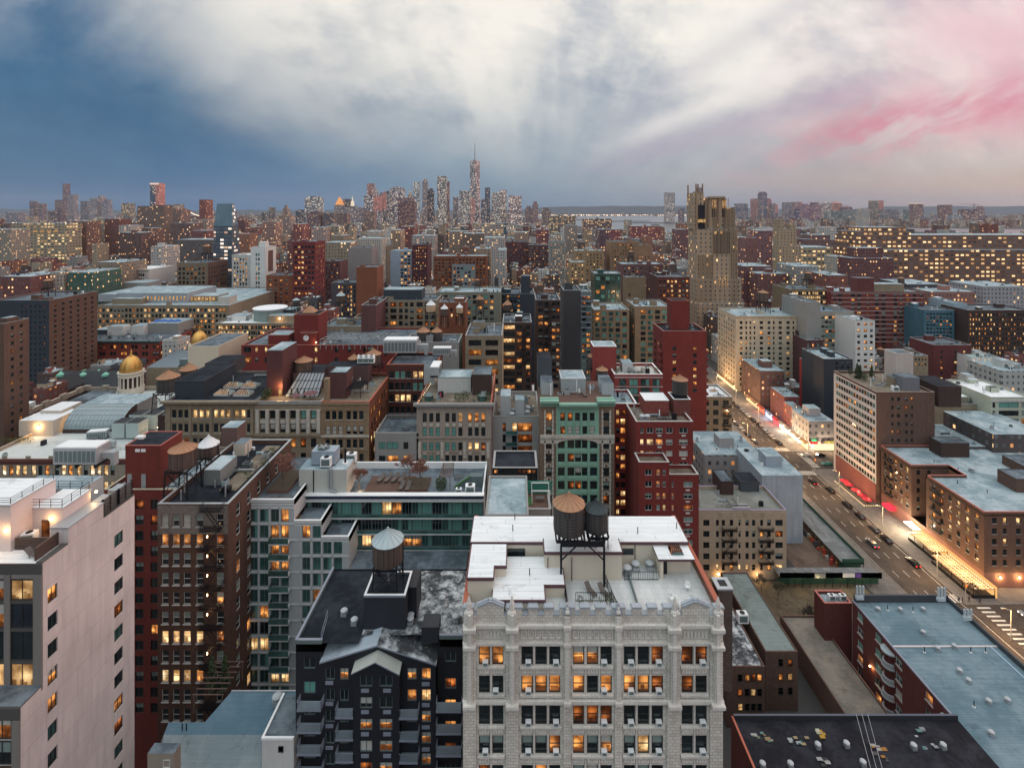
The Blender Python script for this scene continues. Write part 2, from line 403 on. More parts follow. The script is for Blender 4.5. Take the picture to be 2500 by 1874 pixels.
def B(name, label, x0, x1, yt, Y, yb=None, D=None, zb=0., wall=None, roof=None, par=.9, rows=None, cols=None, side=None, cop=None, ybot=None, mix=MIXA, st='s', fr=None,
      cat='building', states=None, sill=None, corn=None, bands=(), piers=(), bx=0, acs=0., sub=False, swall=None, group=None, fs=None, trim=None, fwall=None, dep=.3):
 """front face px x0..x1, top row yt at depth Y; roof back edge at row yb; windows rows/cols in px on the front"""
 z1 = Z(yt, Y); xa, xb = X(x0, Y), X(x1, Y); Yb = YZ(yb, z1) if yb else Y+(D or 20)
 root = thing(name, label, cat, ((xa+xb)/2, Y, zb), group)
 dk = z1-par; wb = MB(); wall = wall or WHT; sw = swall or wall; roof = roof or RG; trim = trim or wall
 R = [(Z(b_, Y), Z(a_, Y)) for a_, b_ in (rows or [])]; Cc = [(X(a_, Y), X(b_, Y)) for a_, b_ in (cols or [])]
 facade(root, wb, 'F', Y, xa, xb, zb, dk, Cc, R, fwall or wall, mix, st, fr, states=states, sill=sill, acs=acs, sub=sub, dep=dep)
 wb.poly([(xb, Yb, zb), (xa, Yb, zb), (xa, Yb, dk), (xb, Yb, dk)], sw)
 for fc, pl in (('L', xa), ('R', xb)):
  sd = (side or {}).get(fc)
  if sd:
   n = sd.get('n', 4); ww = sd.get('w', 1.2); m0 = sd.get('m', 1.5); L = Yb-Y-2*m0
   cs = sd.get('cols') or [(Y+m0+L*(i+.5)/n-ww/2, Y+m0+L*(i+.5)/n+ww/2) for i in range(n)]
   rr = sd.get('rows'); rr = [(Z(b_, Y), Z(a_, Y)) for a_, b_ in rr] if rr else R
   facade(root, wb, fc, pl, Y, Yb, zb, dk, cs, rr, sd.get('wall', sw), sd.get('mix', mix), sd.get('st', st if isinstance(st, str) else 's'), fr, sill=sd.get('sill'), acs=sd.get('acs', 0))
  else:
   p = [(pl, Y, zb), (pl, Yb, zb), (pl, Yb, dk), (pl, Y, dk)]; wb.poly(p if fc == 'R' else p[::-1], sw)
 wb.build('wall', root)
 b = MB(); b.poly([(xa, Y, dk), (xb, Y, dk), (xb, Yb, dk), (xa, Yb, dk)], roof); b.build('roof', root)
 if par > .05:
  b = MB(); t_ = .35
  b.box(xa, xb, Y, Y+t_, dk, z1, wall, skip='D'); b.box(xa, xb, Yb-t_, Yb, dk, z1, sw, skip='D')
  b.box(xa, xa+t_, Y+t_, Yb-t_, dk, z1, sw, skip='D'); b.box(xb-t_, xb, Y+t_, Yb-t_, dk, z1, sw, skip='D'); b.build('parapet', root)
  cp = cop or plain(tuple(.3 for _ in range(3)), .7); b = MB(); o = .06; h = .09
  b.box(xa-o, xb+o, Y-o, Y+t_+o, z1+.002, z1+h, cp); b.box(xa-o, xb+o, Yb-t_-o, Yb+o, z1+.002, z1+h, cp)
  b.box(xa-o, xa+t_+o, Y+t_+o, Yb-t_-o, z1+.002, z1+h, cp); b.box(xb-t_-o, xb+o, Y+t_+o, Yb-t_-o, z1+.002, z1+h, cp); b.build('coping', root)
 if corn:     # (row top, row bottom, projection, material)
  ct, cb_, pr, cm = corn; b = MB(); za, zc = Z(ct, Y), Z(cb_, Y); hh = za-zc
  b.box(xa-pr*.8, xb+pr*.8, Y-pr, Y-.003, zc+hh*.55, za, cm); b.box(xa-pr*.4, xb+pr*.4, Y-pr*.55, Y-.003, zc+hh*.25, zc+hh*.55-.002, cm); b.box(xa, xb, Y-pr*.25, Y-.003, zc, zc+hh*.25-.002, cm)
  n = int((xb-xa)/.8)
  for i in range(n):
   u = xa+(i+.5)*(xb-xa)/n; b.box(u-.14, u+.14, Y-pr*.8, Y-pr*.55-.002, zc+hh*.2, zc+hh*.55-.004, cm)
  b.build('cornice', root)
 if bands or piers:
  b = MB()
  for bd in bands: b.box(xa-.02, xb+.02, Y-bd[2], Y-.003, Z(bd[1], Y), Z(bd[0], Y), bd[3] if len(bd) > 3 else trim)
  for pr in piers: b.box(X(pr[0], Y), X(pr[1], Y), Y-pr[4], Y-.003, Z(pr[3], Y), Z(pr[2], Y), pr[5] if len(pr) > 5 else trim)
  b.build('trim', root)
 rng = random.Random(int(x0*7+yt)); b = MB()
 for k in range(bx):     # stair heads
  w = rng.uniform(2.5, 5); d_ = rng.uniform(2.5, 5); ux = rng.uniform(xa+1, max(xa+1.1, xb-w-1)); uy = rng.uniform(Y+2, max(Y+2.1, Yb-d_-1)); hh = rng.uniform(1.8, 3.4)
  b = MB(); b.box(ux, ux+w, uy, uy+d_, dk, dk+hh, sw, top=rng.choice([RG, RW, RD, RM]), skip='D'); b.build('stair_head', root)
 NB.append((x0, x1, yt, ybot or yt+60, Y, Yb, xa, xb, label, root))
 root['dk'] = dk; root['xa'] = xa; root['xb'] = xb; root['ya'] = Y; root['yb'] = Yb; root['z1'] = z1
 return root
def gear(root, n, seed, m=None):
 rr = random.Random(seed); x0, x1, y0, y1, z = root['xa']+1, root['xb']-1, root['ya']+1, root['yb']-1, root['dk']
 if x1-x0 < 3 or y1-y0 < 3: return
 for k in range(n):
  b = MB(); x = rr.uniform(x0, x1-1.6); y = rr.uniform(y0, y1-1.6); t = rr.random(); m_ = rr.choice([GALV, WHT, STL, RG, GALV, FRG]); nm = 'roof_unit'
  if t < .5: w = rr.uniform(.5, 1.8); d = rr.uniform(.5, 1.6); h = rr.uniform(.5, 1.9); b.box(x, x+w, y, y+d, z, z+h, m_); b.box(x+w*.15, x+w*.85, y+d*.15, y+d*.85, z+h, z+h+.12, STL)
  elif t < .75: b.lathe(x, y, [(.15, z), (.15, z+rr.uniform(1, 3.5))], m_, 6); nm = 'flue_pipe'
  elif t < .9: L = rr.uniform(2, min(7, x1-x)+.1); b.box(x, x+L, y, y+.35, z+.3, z+.65, m_); b.box(x, x+.35, y, y+.35, z, z+.3, m_); b.box(x+L-.35, x+L, y, y+.35, z, z+.3, m_); nm = 'duct'
  else: railing(b, [(x, y), (min(x+5, x1), y), (min(x+5, x1), min(y+4, y1))], z, 1.1, STL); nm = 'guard_rail'
  b.build(nm, root)
def sub_box(root, name, x0, x1, y0, y1, z0, z1, m, top=None, cop=None):
 b = MB(); b.box(x0, x1, y0, y1, z0, z1, m, top=top, skip='D')
 if cop:
  o = .08; b.box(x0-o, x1+o, y0-o, y0+.25, z1+.002, z1+.12, cop); b.box(x0-o, x1+o, y1-.25, y1+o, z1+.002, z1+.12, cop)
  b.box(x0-o, x0+.25, y0+.25, y1-.25, z1+.002, z1+.12, cop); b.box(x1-.25, x1+o, y0+.25, y1-.25, z1+.002, z1+.12, cop)
 return b.build(name, root)
# roof furniture builders
CONE_O = plain((.37, .20, .115), .85, .4); CONE_W = plain((.72, .74, .75), .6, .2); CONE_K = plain((.035, .05, .055), .7, .3); CONE_S = plain((.38, .46, .48), .5, .3)
TAN_T = plain((.62, .45, .28), .8, .3)
def water_tower(label, cx, yap, yrim, ybt, w, Y, zfoot, cone=CONE_O, wood=WOOD, legs=True, spread=1.15, group='rooftop water towers'):
 x = X(cx, Y); r = w/2*Y/F; Yf = Y-r; zr = Z(yrim, Yf+r*.3); zb = Z(ybt, Yf); za = max(Z(yap, Y), zr+r*.35)
 root = thing('water_tower', label, 'water tower', (x, Y, zfoot), group)
 b = MB(); b.lathe(x, Y, [(r*.985, zb), (r*1.0, zb+(zr-zb)*.5), (r*.96, zr)], wood, 28)
 n = 9
 b.build('tank', root)
 b = MB()
 for i in range(n):
  z = zb+(zr-zb)*(.05+.9*(i/(n-1))**1.15); b.lathe(x, Y, [(r*1.012, z-.03), (r*1.018, z+.03)], STL, 28, cap=False)
 b.build('hoops', root)
 b = MB(); b.lathe(x, Y, [(r*1.05, zr-.06), (r*1.06, zr+.03), (r*.5, zr+(za-zr)*.52), (r*.03, za)], cone, 28)
 b.build('cone_roof', root)
 b = MB()
 for i in range(14):
  a = 2*math.pi*i/14; b.bar((x+r*1.06*math.cos(a), Y+r*1.06*math.sin(a), zr+.05), (x+r*.05*math.cos(a), Y+r*.05*math.sin(a), za+.02), .05, cone)
 b.box(x-.12, x+.12, Y-.12, Y+.12, za-.05, za+.22, cone); b.build('roof_seams', root)
 q = r*.78*spread; b = MB(); zt = zb-.28
 b.box(x-q, x+q, Y-q-.12, Y-q+.12, zt-.3, zt, STL); b.box(x-q, x+q, Y+q-.12, Y+q+.12, zt-.3, zt, STL)
 for k in range(5):
  u = -q+2*q*k/4; b.box(x+u-.1, x+u+.1, Y-q-.2, Y+q+.2, zt, zb, STL)
 b.build('platform', root)
 if legs:
  for sx in (-1, 1):
   for sy in (-1, 1):
    b = MB(); b.bar((x+sx*q*1.12, Y+sy*q*1.12, zfoot), (x+sx*q, Y+sy*q, zt), .2, STL); b.build('leg', root)
  b = MB(); zm = (zfoot+zt)/2; k1 = 1.12
  for (ax, ay, bx_, by) in ((-1, -1, 1, -1), (-1, 1, 1, 1), (-1, -1, -1, 1), (1, -1, 1, 1)):
   for (p, s) in ((0, 1), (1, 0)):
    A = (x+(ax if p == 0 else bx_)*q*k1, Y+(ay if p == 0 else by)*q*k1, zfoot+.3); Bq = (x+(bx_ if p == 0 else ax)*q, Y+(by if p == 0 else ay)*q, zt); b.bar(A, Bq, .09, STL)
   b.bar((x+ax*q*1.06, Y+ay*q*1.06, zm), (x+bx_*q*1.06, Y+by*q*1.06, zm), .1, STL)
  b.build('brace', root)
 b = MB(); lx = x+r*1.03; b.bar((lx, Y-.25, zfoot), (lx, Y-.25, zr+.3), .05, STL); b.bar((lx, Y+.25, zfoot), (lx, Y+.25, zr+.3), .05, STL)
 for i in range(int((zr-zfoot)/.4)): b.bar((lx, Y-.25, zfoot+i*.4), (lx, Y+.25, zfoot+i*.4), .035, STL)
 b.build('ladder', root)
 b = MB(); b.lathe(x, Y+q*.2, [(.16, zfoot), (.16, zb)], GALV, 8); b.build('riser_pipe', root)
 return root
def railing(b, pts, z, h=1.05, m=None, step=1.4, mid=3):
 m = m or STL
 for (p, q) in zip(pts, pts[1:]):
  L = math.hypot(q[0]-p[0], q[1]-p[1]); n = max(1, int(L/step))
  for i in range(n+1):
   u = i/n; x = p[0]+(q[0]-p[0])*u; y = p[1]+(q[1]-p[1])*u; b.bar((x, y, z), (x, y, z+h), .05, m)
  for k in range(mid): b.bar((p[0], p[1], z+h*(k+1)/mid), (q[0], q[1], z+h*(k+1)/mid), .045, m)
def roof_fence(label, pts, z, h=1.1, m=None, step=.22, grp=None):
 m = m or STL; x0, y0 = pts[0]; root = thing('railing', label, 'railing', (x0, y0, z), grp); b = MB()
 for (p, q) in zip(pts, pts[1:]):
  L = math.hypot(q[0]-p[0], q[1]-p[1]); n = max(1, int(L/step))
  for i in range(n+1):
   u = i/n; x = p[0]+(q[0]-p[0])*u; y = p[1]+(q[1]-p[1])*u; b.bar((x, y, z), (x, y, z+h), .03 if i % 8 else .07, m)
 b.build('baluster_row', root); b = MB()
 for (p, q) in zip(pts, pts[1:]):
  for zz in (z+.12, z+h): b.bar((p[0], p[1], zz), (q[0], q[1], zz), .05, m)
 b.build('rail', root); return root
def proto(fn):
 st = {}
 def go(label, loc, rz=0., sc=1., group=None):
  if 'p' not in st:
   r = fn(label, group); st['p'] = r; r.location = loc; r.rotation_euler = (0, 0, rz); r.scale = (sc,)*3; return r
  return dup(st['p'], loc, rz, label, group or st['p'].get('group'), sc)
 return go
VCAP = plain((.42, .45, .47), .5, .3)
@proto
def vent(label, group):
 r = thing('roof_vent', label, 'vent', (0, 0, 0), 'mushroom vents on roofs')
 b = MB(); b.box(-.45, .45, -.45, .45, 0, .55, GALV); b.build('curb', r)
 b = MB(); b.lathe(0, 0, [(.3, .55), (.3, .8), (.55, .82), (.58, .95), (.42, 1.1), (.16, 1.18)], VCAP, 16); b.build('cap', r, smooth=False); return r
@proto
def pipe(label, group):
 r = thing('vent_pipe', label, 'pipe', (0, 0, 0), 'small vent pipes on roofs')
 b = MB(); b.lathe(0, 0, [(.07, 0), (.07, 1.)], STL, 8); b.build('pipe', r); b = MB(); b.lathe(0, 0, [(.2, 0), (.2, .08)], WHT, 10); b.build('collar', r); return r
@proto
def condenser(label, group):
 r = thing('air_conditioner', label, 'air conditioner', (0, 0, 0), 'rooftop air conditioners')
 b = MB(); b.box(-.75, .75, -.5, .5, .2, 1.5, WHT); b.box(-.7, .7, -.45, .45, .05, .2, STL); b.build('casing', r)
 b = MB(); b.lathe(0, 0, [(.38, 1.5), (.38, 1.56)], STL, 14); b.box(-.6, .6, -.515, -.502, .4, 1.3, FRG); b.build('fan_grille', r); return r
@proto
def airhandler(label, group):
 r = thing('air_handler', label, 'ventilation unit', (0, 0, 0), 'large rooftop ventilation units')
 b = MB(); b.box(-2.6, 2.6, -1.1, 1.1, .5, 2.4, GALV); b.box(-2.5, 2.5, -1.0, 1.0, 2.4, 2.55, WHT); b.build('casing', r)
 b = MB()
 for i in range(9): b.box(-2.4+i*.55, -2.0+i*.55, -1.13, -1.102, .8, 2.1, FRG)
 b.build('louvre', r); b = MB(); b.box(-2.4, -2.2, -1, 1, 0, .5, STL); b.box(2.2, 2.4, -1, 1, 0, .5, STL); b.box(-.1, .1, -1, 1, 0, .5, STL); b.build('stand', r)
 b = MB(); b.box(2.6, 4.2, -.35, .35, .9, 1.6, GALV); b.box(3.7, 4.2, -.35, .35, 0, .9, GALV); b.build('duct', r); return r
@proto
def skylight(label, group):
 r = thing('skylight', label, 'skylight', (0, 0, 0), 'glass roof skylights')
 b = MB(); b.box(-2, 2, -1.4, 1.4, 0, .5, FRW, skip='T'); b.build('curb', r)
 b = MB(); P = [(-2, -1.4, .5), (2, -1.4, .5), (2, 1.4, .5), (-2, 1.4, .5)]; q = [(-1, 0, 1.3), (1, 0, 1.3)]
 b.poly([P[0], P[1], q[1], q[0]], LY); b.poly([P[1], P[2], q[1]], BL); b.poly([P[2], P[3], q[0], q[1]], GT); b.poly([P[3], P[0], q[0]], BW); b.build('pane', r)
 b = MB()
 for i in range(7):
  u = -2+4*i/6; v = max(-1, min(1, u)); b.bar((u, -1.4, .52), (v, 0, 1.33), .06, FRW); b.bar((u, 1.4, .52), (v, 0, 1.33), .06, FRW)
 b.build('glazing_bars', r); return r
@proto
def lounger(label, group):
 r = thing('sun_lounger', label, 'sun lounger', (0, 0, 0), 'loungers on the roof terraces')
 m = plain((.12, .10, .09), .7, .2); b = MB(); b.box(-.32, .32, -1., .3, .32, .4, m); b.build('seat', r)
 b = MB(); b.ext([(.3, .34), (.95, .85), (.9, .92), (.26, .42)], -.32, .32, m); me = b.build('backrest', r)
 me.rotation_euler = (0, 0, math.pi/2); b = MB()
 for sx in (-.28, .28):
  for sy in (-.9, .2): b.bar((sx, sy, 0), (sx, sy, .34), .06, m)
 b.build('frame', r); return r
@proto
def lawnchair(label, group):
 r = thing('plastic_chair', label, 'chair', (0, 0, 0), 'white plastic chairs on the terrace')
 b = MB(); b.box(-.25, .25, -.25, .25, .4, .46, WHT); b.build('seat', r); b = MB(); b.box(-.25, .25, .2, .26, .46, .95, WHT); b.build('backrest', r)
 for sx in (-.24, .24):
  for sy in (-.24, .24): b = MB(); b.bar((sx*1.1, sy*1.1, 0), (sx, sy, .42), .05, WHT); b.build('leg', r)
 b = MB(); b.box(-.32, -.27, -.25, .25, .62, .67, WHT); b.box(.27, .32, -.25, .25, .62, .67, WHT); b.build('armrest', r); return r
LEAF = plain((.035, .06, .025), .8, .5); LEAF2 = plain((.07, .09, .03), .8, .5); TWIG = plain((.20, .12, .09), .9, .3); BARK = plain((.16, .12, .09), .9, .3); SOIL = plain((.06, .045, .03), .95, .3)
def bare_tree(label, x, y, z, h, seed=1, twig=None, group='bare trees', n=650, cat='tree'):
 rr = random.Random(seed); root = thing('bare_tree', label, cat, (x, y, z), group); tr = MB(); tw = MB(); twig = twig or TWIG
 def grow(p, d, L, w, lev):
  q = p+d*L
  if lev < 2:
   nn = 6
   c0 = [p+Vector((math.cos(2*math.pi*i/nn), math.sin(2*math.pi*i/nn), 0))*w for i in range(nn)]; c1 = [q+Vector((math.cos(2*math.pi*i/nn), math.sin(2*math.pi*i/nn), 0))*w*.65 for i in range(nn)]
   for i in range(nn): j = (i+1) % nn; tr.poly([c0[i], c0[j], c1[j], c1[i]], BARK)
  else: (tw if lev > 2 else tr).bar(p, q, w, twig if lev > 2 else BARK)
  if lev >= 5: return
  k = rr.randint(3, 5) if lev < 3 else 4
  for i in range(k):
   a = rr.uniform(0, 2*math.pi); s = rr.uniform(.35, .85); nd = (d+Vector((math.cos(a)*s, math.sin(a)*s, rr.uniform(-.1, .25)))).normalized()
   grow(q if i else p+d*L*.8, nd, L*rr.uniform(.62, .85), max(w*.55, .035), lev+1)
 grow(Vector((x, y, z)), Vector((rr.uniform(-.05, .05), 0, 1)).normalized(), h*.26, h*.02, 0)
 tr.build('trunk', root); tw.build('crown', root); return root
def leafy(label, x, y, z, h, r, seed=1, m=None, cone=False, name='evergreen_tree', cat='tree', n=420, trunk=True, group='evergreens and shrubs'):
 rr = random.Random(seed); root = thing(name, label, cat, (x, y, z), group); m = m or LEAF; b = MB(); s = h*.055
 for i in range(n):
  if cone: u = rr.random()**.7; zz = z+h*.08+(1-u)*h*.92; rad = r*(u*.95+.05)*math.sqrt(rr.random())*(.75+.25*math.sin(zz*6))
  else:
   zz = z+h*(.2+.8*rr.random()); k = (zz-z)/h*2-1.2; rad = r*math.sqrt(max(.05, 1-k*k*.8))*rr.random()**.4
  a = rr.uniform(0, 6.283); c = Vector((x+rad*math.cos(a), y+rad*math.sin(a), zz)); u_ = Vector((rr.gauss(0, 1), rr.gauss(0, 1), rr.gauss(0, 1))).normalized()*s*rr.uniform(.6, 1.6); v_ = Vector((rr.gauss(0, 1), rr.gauss(0, 1), rr.gauss(0, 1))).normalized()*s
  b.poly([c-u_, c+v_, c+u_, c-v_], m if rr.random() < .75 else LEAF2)
 b.build('crown', root)
 if trunk: b = MB(); b.lathe(x, y, [(h*.03, z), (h*.02, z+h*.5)], BARK, 6); b.build('trunk', root)
 return root
def lamp_light(x, y, z, e, col=(1, .55, .22), r=.15):
 l = bpy.data.lights.new('lamp_glow', 'POINT'); l.energy = e; l.color = col; l.shadow_soft_size = r
 o = bpy.data.objects.new('lamp_glow', l); COL.objects.link(o); o.location = (x, y, z); return o
GLOW = emit((1., .62, .28), 14); GLOWS = emit((1., .7, .4), 5)
def wall_lamp(root, x, y, z, e=120, r=.16):
 b = MB(); b.lathe(x, y, [(r*.4, z-r), (r, z-r*.4), (r, z+r*.4), (r*.4, z+r)], GLOW, 8); b.build('lamp', root); lamp_light(x, y-.4, z-.05, e)
# 1. white gothic loft, nearest
TC = brick((.64, .605, .545), (.48, .425, .375), (.24, .21, .18), .62, .36, .018, -.35)
TCT = stone((.68, .645, .59), 1.1, .5, .93); LEAD = plain((.34, .38, .42), .5, .3); CREAM = plain((.62, .56, .46), .8, .12); MAR = plain((.10, .05, .06), .7, .2)
REDC = plain((.42, .12, .07), .75, .3)
def gothic():
 Y = 60.; zt = Z(1500, Y); deck = 72.3; xa, xb = X(1130, Y), X(1765, Y); Yb = 78.6
 root = thing('loft_building', 'cream white terracotta loft building with battlements and spires, nearest in front', 'building', ((xa+xb)/2, Y, 0)); WLr = root
 bays = [[(1169, 1196), (1202, 1229)], [(1273, 1301), (1307, 1335), (1341, 1368)], [(1399, 1426), (1433, 1460), (1466, 1494)], [(1523, 1551), (1557, 1585), (1591, 1619)], [(1664, 1692), (1698, 1726)]]
 rows = [(1575, 1622), (1648, 1691), (1721, 1768), (1794, 1839), (1866, 1912), (1939, 1984), (2011, 2057)]
 wb = MB(); cols = [c for b_ in bays for c in b_]
 ST = ['OODDDPRDDDRRRO'.replace('R', 'R')[:13], 'DDOOOODODRRRRR'[:13], 'DDDDDYYYDDDDDD'[:13], 'HDHHOOHRHYHRDD'[:13], 'DDOOHHORDDDDDD'[:13]]
 ST[0] = 'OODDDPPDDDRRR'; ST[1] = 'DDOOOODOOORRD'; ST[2] = 'DDDDDRRRDDDDD'; ST[3] = 'HHHHOROHYHDDD'.ljust(13, 'H')[:13]; ST[3] = 'HHHHOOHPHYHDD'; ST[4] = 'RDDODHPDDHDDD'
 facade(root, wb, 'F', Y, xa, xb, 0, zt, [(X(a, Y), X(b, Y)) for a, b in cols], [(Z(b, Y), Z(a, Y)) for a, b in rows], TC, MIXA, ['sa']+['s']*8, FRM, dep=.55, sub=True, states=ST, rm=TCT)
 for pl, fc in ((xa, 'L'), (xb, 'R')):
  p = [(pl, Y, 0), (pl, Yb, 0), (pl, Yb, deck+.6), (pl, Y, deck+.6)]; wb.poly(p if fc == 'R' else p[::-1], brick((.30, .16, .12)))
 wb.poly([(xb, Yb, 0), (xa, Yb, 0), (xa, Yb, deck), (xb, Yb, deck)], CREAM)
 wb.build('wall', root)
 b = MB()
 def px(x0, x1, y0, y1, pr, m=TC, back=.003): b.box(X(x0, Y), X(x1, Y), Y-pr, Y-back, Z(y1, Y), Z(y0, Y), m)
 for x0, x1, w in ((1132, 1163, 1), (1235, 1266, 1), (1375, 1393, 0), (1500, 1518, 0), (1627, 1658, 1), (1732, 1763, 1)):
  px(x0, x1, 1500, 2100, .22)
  if w:
   c = (x0+x1)/2; px(c-7, c+7, 1500, 1708, .6, TCT, .222); px(c-4, c+4, 1490, 1705, .8, TCT, .602)
  else: px((x0+x1)/2-5, (x0+x1)/2+5, 1500, 1700, .42, TCT, .222)
 for bay in bays:     # slim mullion shafts between windows
  for (p, q) in zip(bay, bay[1:]):
   c = (p[1]+q[0])/2; b.lathe(X(c, Y), Y-.06, [(.11, Z(2060, Y)), (.11, Z(1575, Y))], TCT, 8)
 b.build('pier', root)
 for (y0, y1, pr) in ((1521, 1528, .35), (1528, 1533, .18), (1564, 1570, .32), (1570, 1574, .16), (1703, 1710, .45), (1710, 1716, .22)):
  b = MB(); xs = [1130, 1132, 1163, 1235, 1266, 1375, 1393, 1500, 1518, 1627, 1658, 1732, 1763, 1765]
  for i in range(len(xs)-1):
   pier = (xs[i], xs[i+1]) in ((1132, 1163), (1235, 1266), (1375, 1393), (1500, 1518), (1627, 1658), (1732, 1763))
   big = pier and xs[i+1]-xs[i] > 25
   q = pr+(.28 if pier else 0)+(.4 if big else 0)
   b.box(X(xs[i], Y), X(xs[i+1], Y), Y-q, Y-.003-(.22 if pier else 0), Z(y1, Y), Z(y0, Y), TCT)
  b.build('string_course', root)
 b = MB()
 for bay in bays:
  for (r0, r1) in rows[:6]:
   b.box(X(bay[0][0]-3, Y), X(bay[-1][1]+3, Y), Y-.3, Y-.003, Z(r1+5, Y), Z(r1+.5, Y), TCT)
 b.build('window_sill', root)
 b = MB()   # carved spandrels under the windows: raised lozenges
 for bay in bays:
  for k, (r0, r1) in enumerate(rows[:6]):
   if k == 1: continue
   for (w0, w1) in bay:
    b.box(X(w0, Y), X(w1, Y), Y-.1, Y-.003, Z(r1+21, Y), Z(r1+8, Y), TC)
    for i in range(4):
     c = X(w0+(w1-w0)*(i+.5)/4, Y); z = Z(r1+14.5, Y); s = .13
     b.poly([(c-s, Y-.14, z), (c, Y-.14, z-s*1.5), (c+s, Y-.14, z), (c, Y-.14, z+s*1.5)], TCT)
 b.build('spandrel', root)
 b = MB()   # blind arcade in the frieze
 for (f0, f1, n) in ((1271, 1372, 6), (1398, 1497, 6), (1521, 1623, 6)):
  for i in range(n):
   c = X(f0+(f1-f0)*(i+.5)/n, Y); w = (f1-f0)/n*.36*Y/F; zb_ = Z(1553, Y); zt_ = Z(1538, Y)
   for k in range(8):
    a0 = math.pi*k/8; a1 = math.pi*(k+1)/8
    b.bar((c+w*math.cos(a0), Y-.07, zt_+w*math.sin(a0)), (c+w*math.cos(a1), Y-.07, zt_+w*math.sin(a1)), .12, TCT)
   b.bar((c-w, Y-.07, zb_), (c-w, Y-.07, zt_), .12, TCT); b.bar((c+w, Y-.07, zb_), (c+w, Y-.07, zt_), .12, TCT); b.box(c-w*.8, c+w*.8, Y-.16, Y-.003, zb_-.2, zb_, TCT)
 for (f0, f1) in ((1168, 1230), (1666, 1728)):
  for i in range(7):
   c = f0+(f1-f0)*(i+.5)/7; b.box(X(c-2, Y), X(c+2, Y), Y-.12, Y-.003, Z(1554, Y), Z(1540, Y), TCT)
  b.box(X(f0, Y), X(f1, Y), Y-.08, Y-.003, Z(1538, Y), Z(1536.5, Y), TCT); b.box(X(f0, Y), X(f1, Y), Y-.08, Y-.003, Z(1557, Y), Z(1555.5, Y), TCT)
 b.build('frieze', root)
 b = MB(); t_ = .5
 def mer(x0, x1, y0=1484, cap=True):
  b.box(X(x0, Y), X(x1, Y), Y, Y+t_, zt, Z(y0, Y), TC, skip='D')
  o = .12; z = Z(y0, Y); xa_, xb_ = X(x0, Y)-o, X(x1, Y)+o
  b.ext([(xa_, z+.002), (xb_, z+.002), (xb_-.15, z+.2), (xa_+.15, z+.2)], Y-o, Y+t_+o, LEAD)
 for x0, x1 in ((1236, 1275), (1290, 1313), (1329, 1352), (1367, 1403), (1416, 1440), (1454, 1478), (1494, 1526), (1543, 1566), (1581, 1604), (1619, 1658), (1131, 1157), (1744, 1767)): mer(x0, x1)
 for x0, x1 in ((1275, 1290), (1313, 1329), (1352, 1367), (1403, 1416), (1440, 1454), (1478, 1494), (1526, 1543), (1566, 1581), (1604, 1619), (1157, 1165), (1230, 1236), (1658, 1665), (1732, 1744)):
  b.box(X(x0, Y), X(x1, Y), Y-.1, Y+t_+.1, zt+.002, zt+.14, LEAD)
 for x0, x1 in ((1165, 1230), (1665, 1732)):
  c = (x0+x1)/2; P = [(X(x0, Y), zt), (X(x1, Y), zt), (X(x1, Y), Z(1481, Y)), (X(c+5, Y), Z(1469, Y)), (X(c-5, Y), Z(1469, Y)), (X(x0, Y), Z(1481, Y))]
  b.ext(P, Y, Y+t_, TC)
  for (p, q) in ((P[2], P[3]), (P[3], P[4]), (P[4], P[5])): b.bar((p[0], Y+t_/2, p[1]+.08), (q[0], Y+t_/2, q[1]+.08), .36, LEAD); b.bar((p[0], Y-.05, p[1]+.06), (q[0], Y-.05, q[1]+.06), .2, LEAD)
 b.box(xa, xa+.4, Y+t_, Yb, deck, 73.35, brick((.30, .16, .12)), skip='D'); b.box(xb-.4, xb, Y+t_, Yb, deck, 73.35, brick((.30, .16, .12)), skip='D'); b.box(xa+.4, xb-.4, Yb-.4, Yb, deck, 72.9, CREAM, skip='D')
 b.build('battlement', root)
 b = MB()
 for x_ in (xa, xb-.4):
  n = 60
  for i in range(n):
   y0 = Y+.7+(Yb-Y-1)*i/n; y1 = Y+.7+(Yb-Y-1)*(i+.9)/n; b.box(x_-.1, x_+.5, y0, y1, 73.353, 73.5, REDC)
 b.box(xa+.5, xb-.5, Yb-.45, Yb+.05, 72.903, 73.02, plain((.10, .14, .30), .6, .2)); b.build('coping', root)
 for c, yt_, big in ((1145, 1452, 1), (1250, 1452, 1), (1647, 1454, 1), (1752, 1454, 1), (1385, 1470, 0), (1509, 1468, 0)):
  b = MB(); x = X(c, Y); r = .42 if big else .3; z0 = Z(1492, Y); z1 = Z(yt_, Y)
  if big: b.box(x-r*1.2, x+r*1.2, Y-.5, Y+.3, zt-.6, z0+.1, TCT)
  b.lathe(x, Y-.1, [(r*1.25, z0), (r*1.1, z0+.25), (r*.8, z0+.3), (r*.72, z0+(z1-z0)*.55), (.05, z1)], TCT, 6)
  if not big: b.ext([(x-.6, z0-.2), (x+.6, z0-.2), (x, z1)], Y-.25, Y+.25, LEAD)
  b.build('pinnacle', root)
 b = MB(); b.poly([(xa, Y+t_, deck), (xb, Y+t_, deck), (xb, Yb, deck), (xa, Yb, deck)], brick((.56, .58, .57), (.52, .54, .535), (.30, .32, .33), .9, .9, .012)); b.build('roof_terrace', root)
 xin, xr = xa+.9, xb-.9
 def blk(n_, x0, x1, y0, y1, z, d=.4):
  b = MB(); b.box(x0, x1, y0, y1, deck, z, CREAM, top=RW, skip='D'); b.box(x0-.12, x1+.12, y0-.14, y0-.003, z-.35, z-.02, MAR)
  b.box(x0-.14, x0-.003, y0-.003, y1, z-.35, z-.02, MAR); b.box(x1+.003, x1+.14, y0-.003, y1, z-.35, z-.02, MAR); b.build(n_, root)
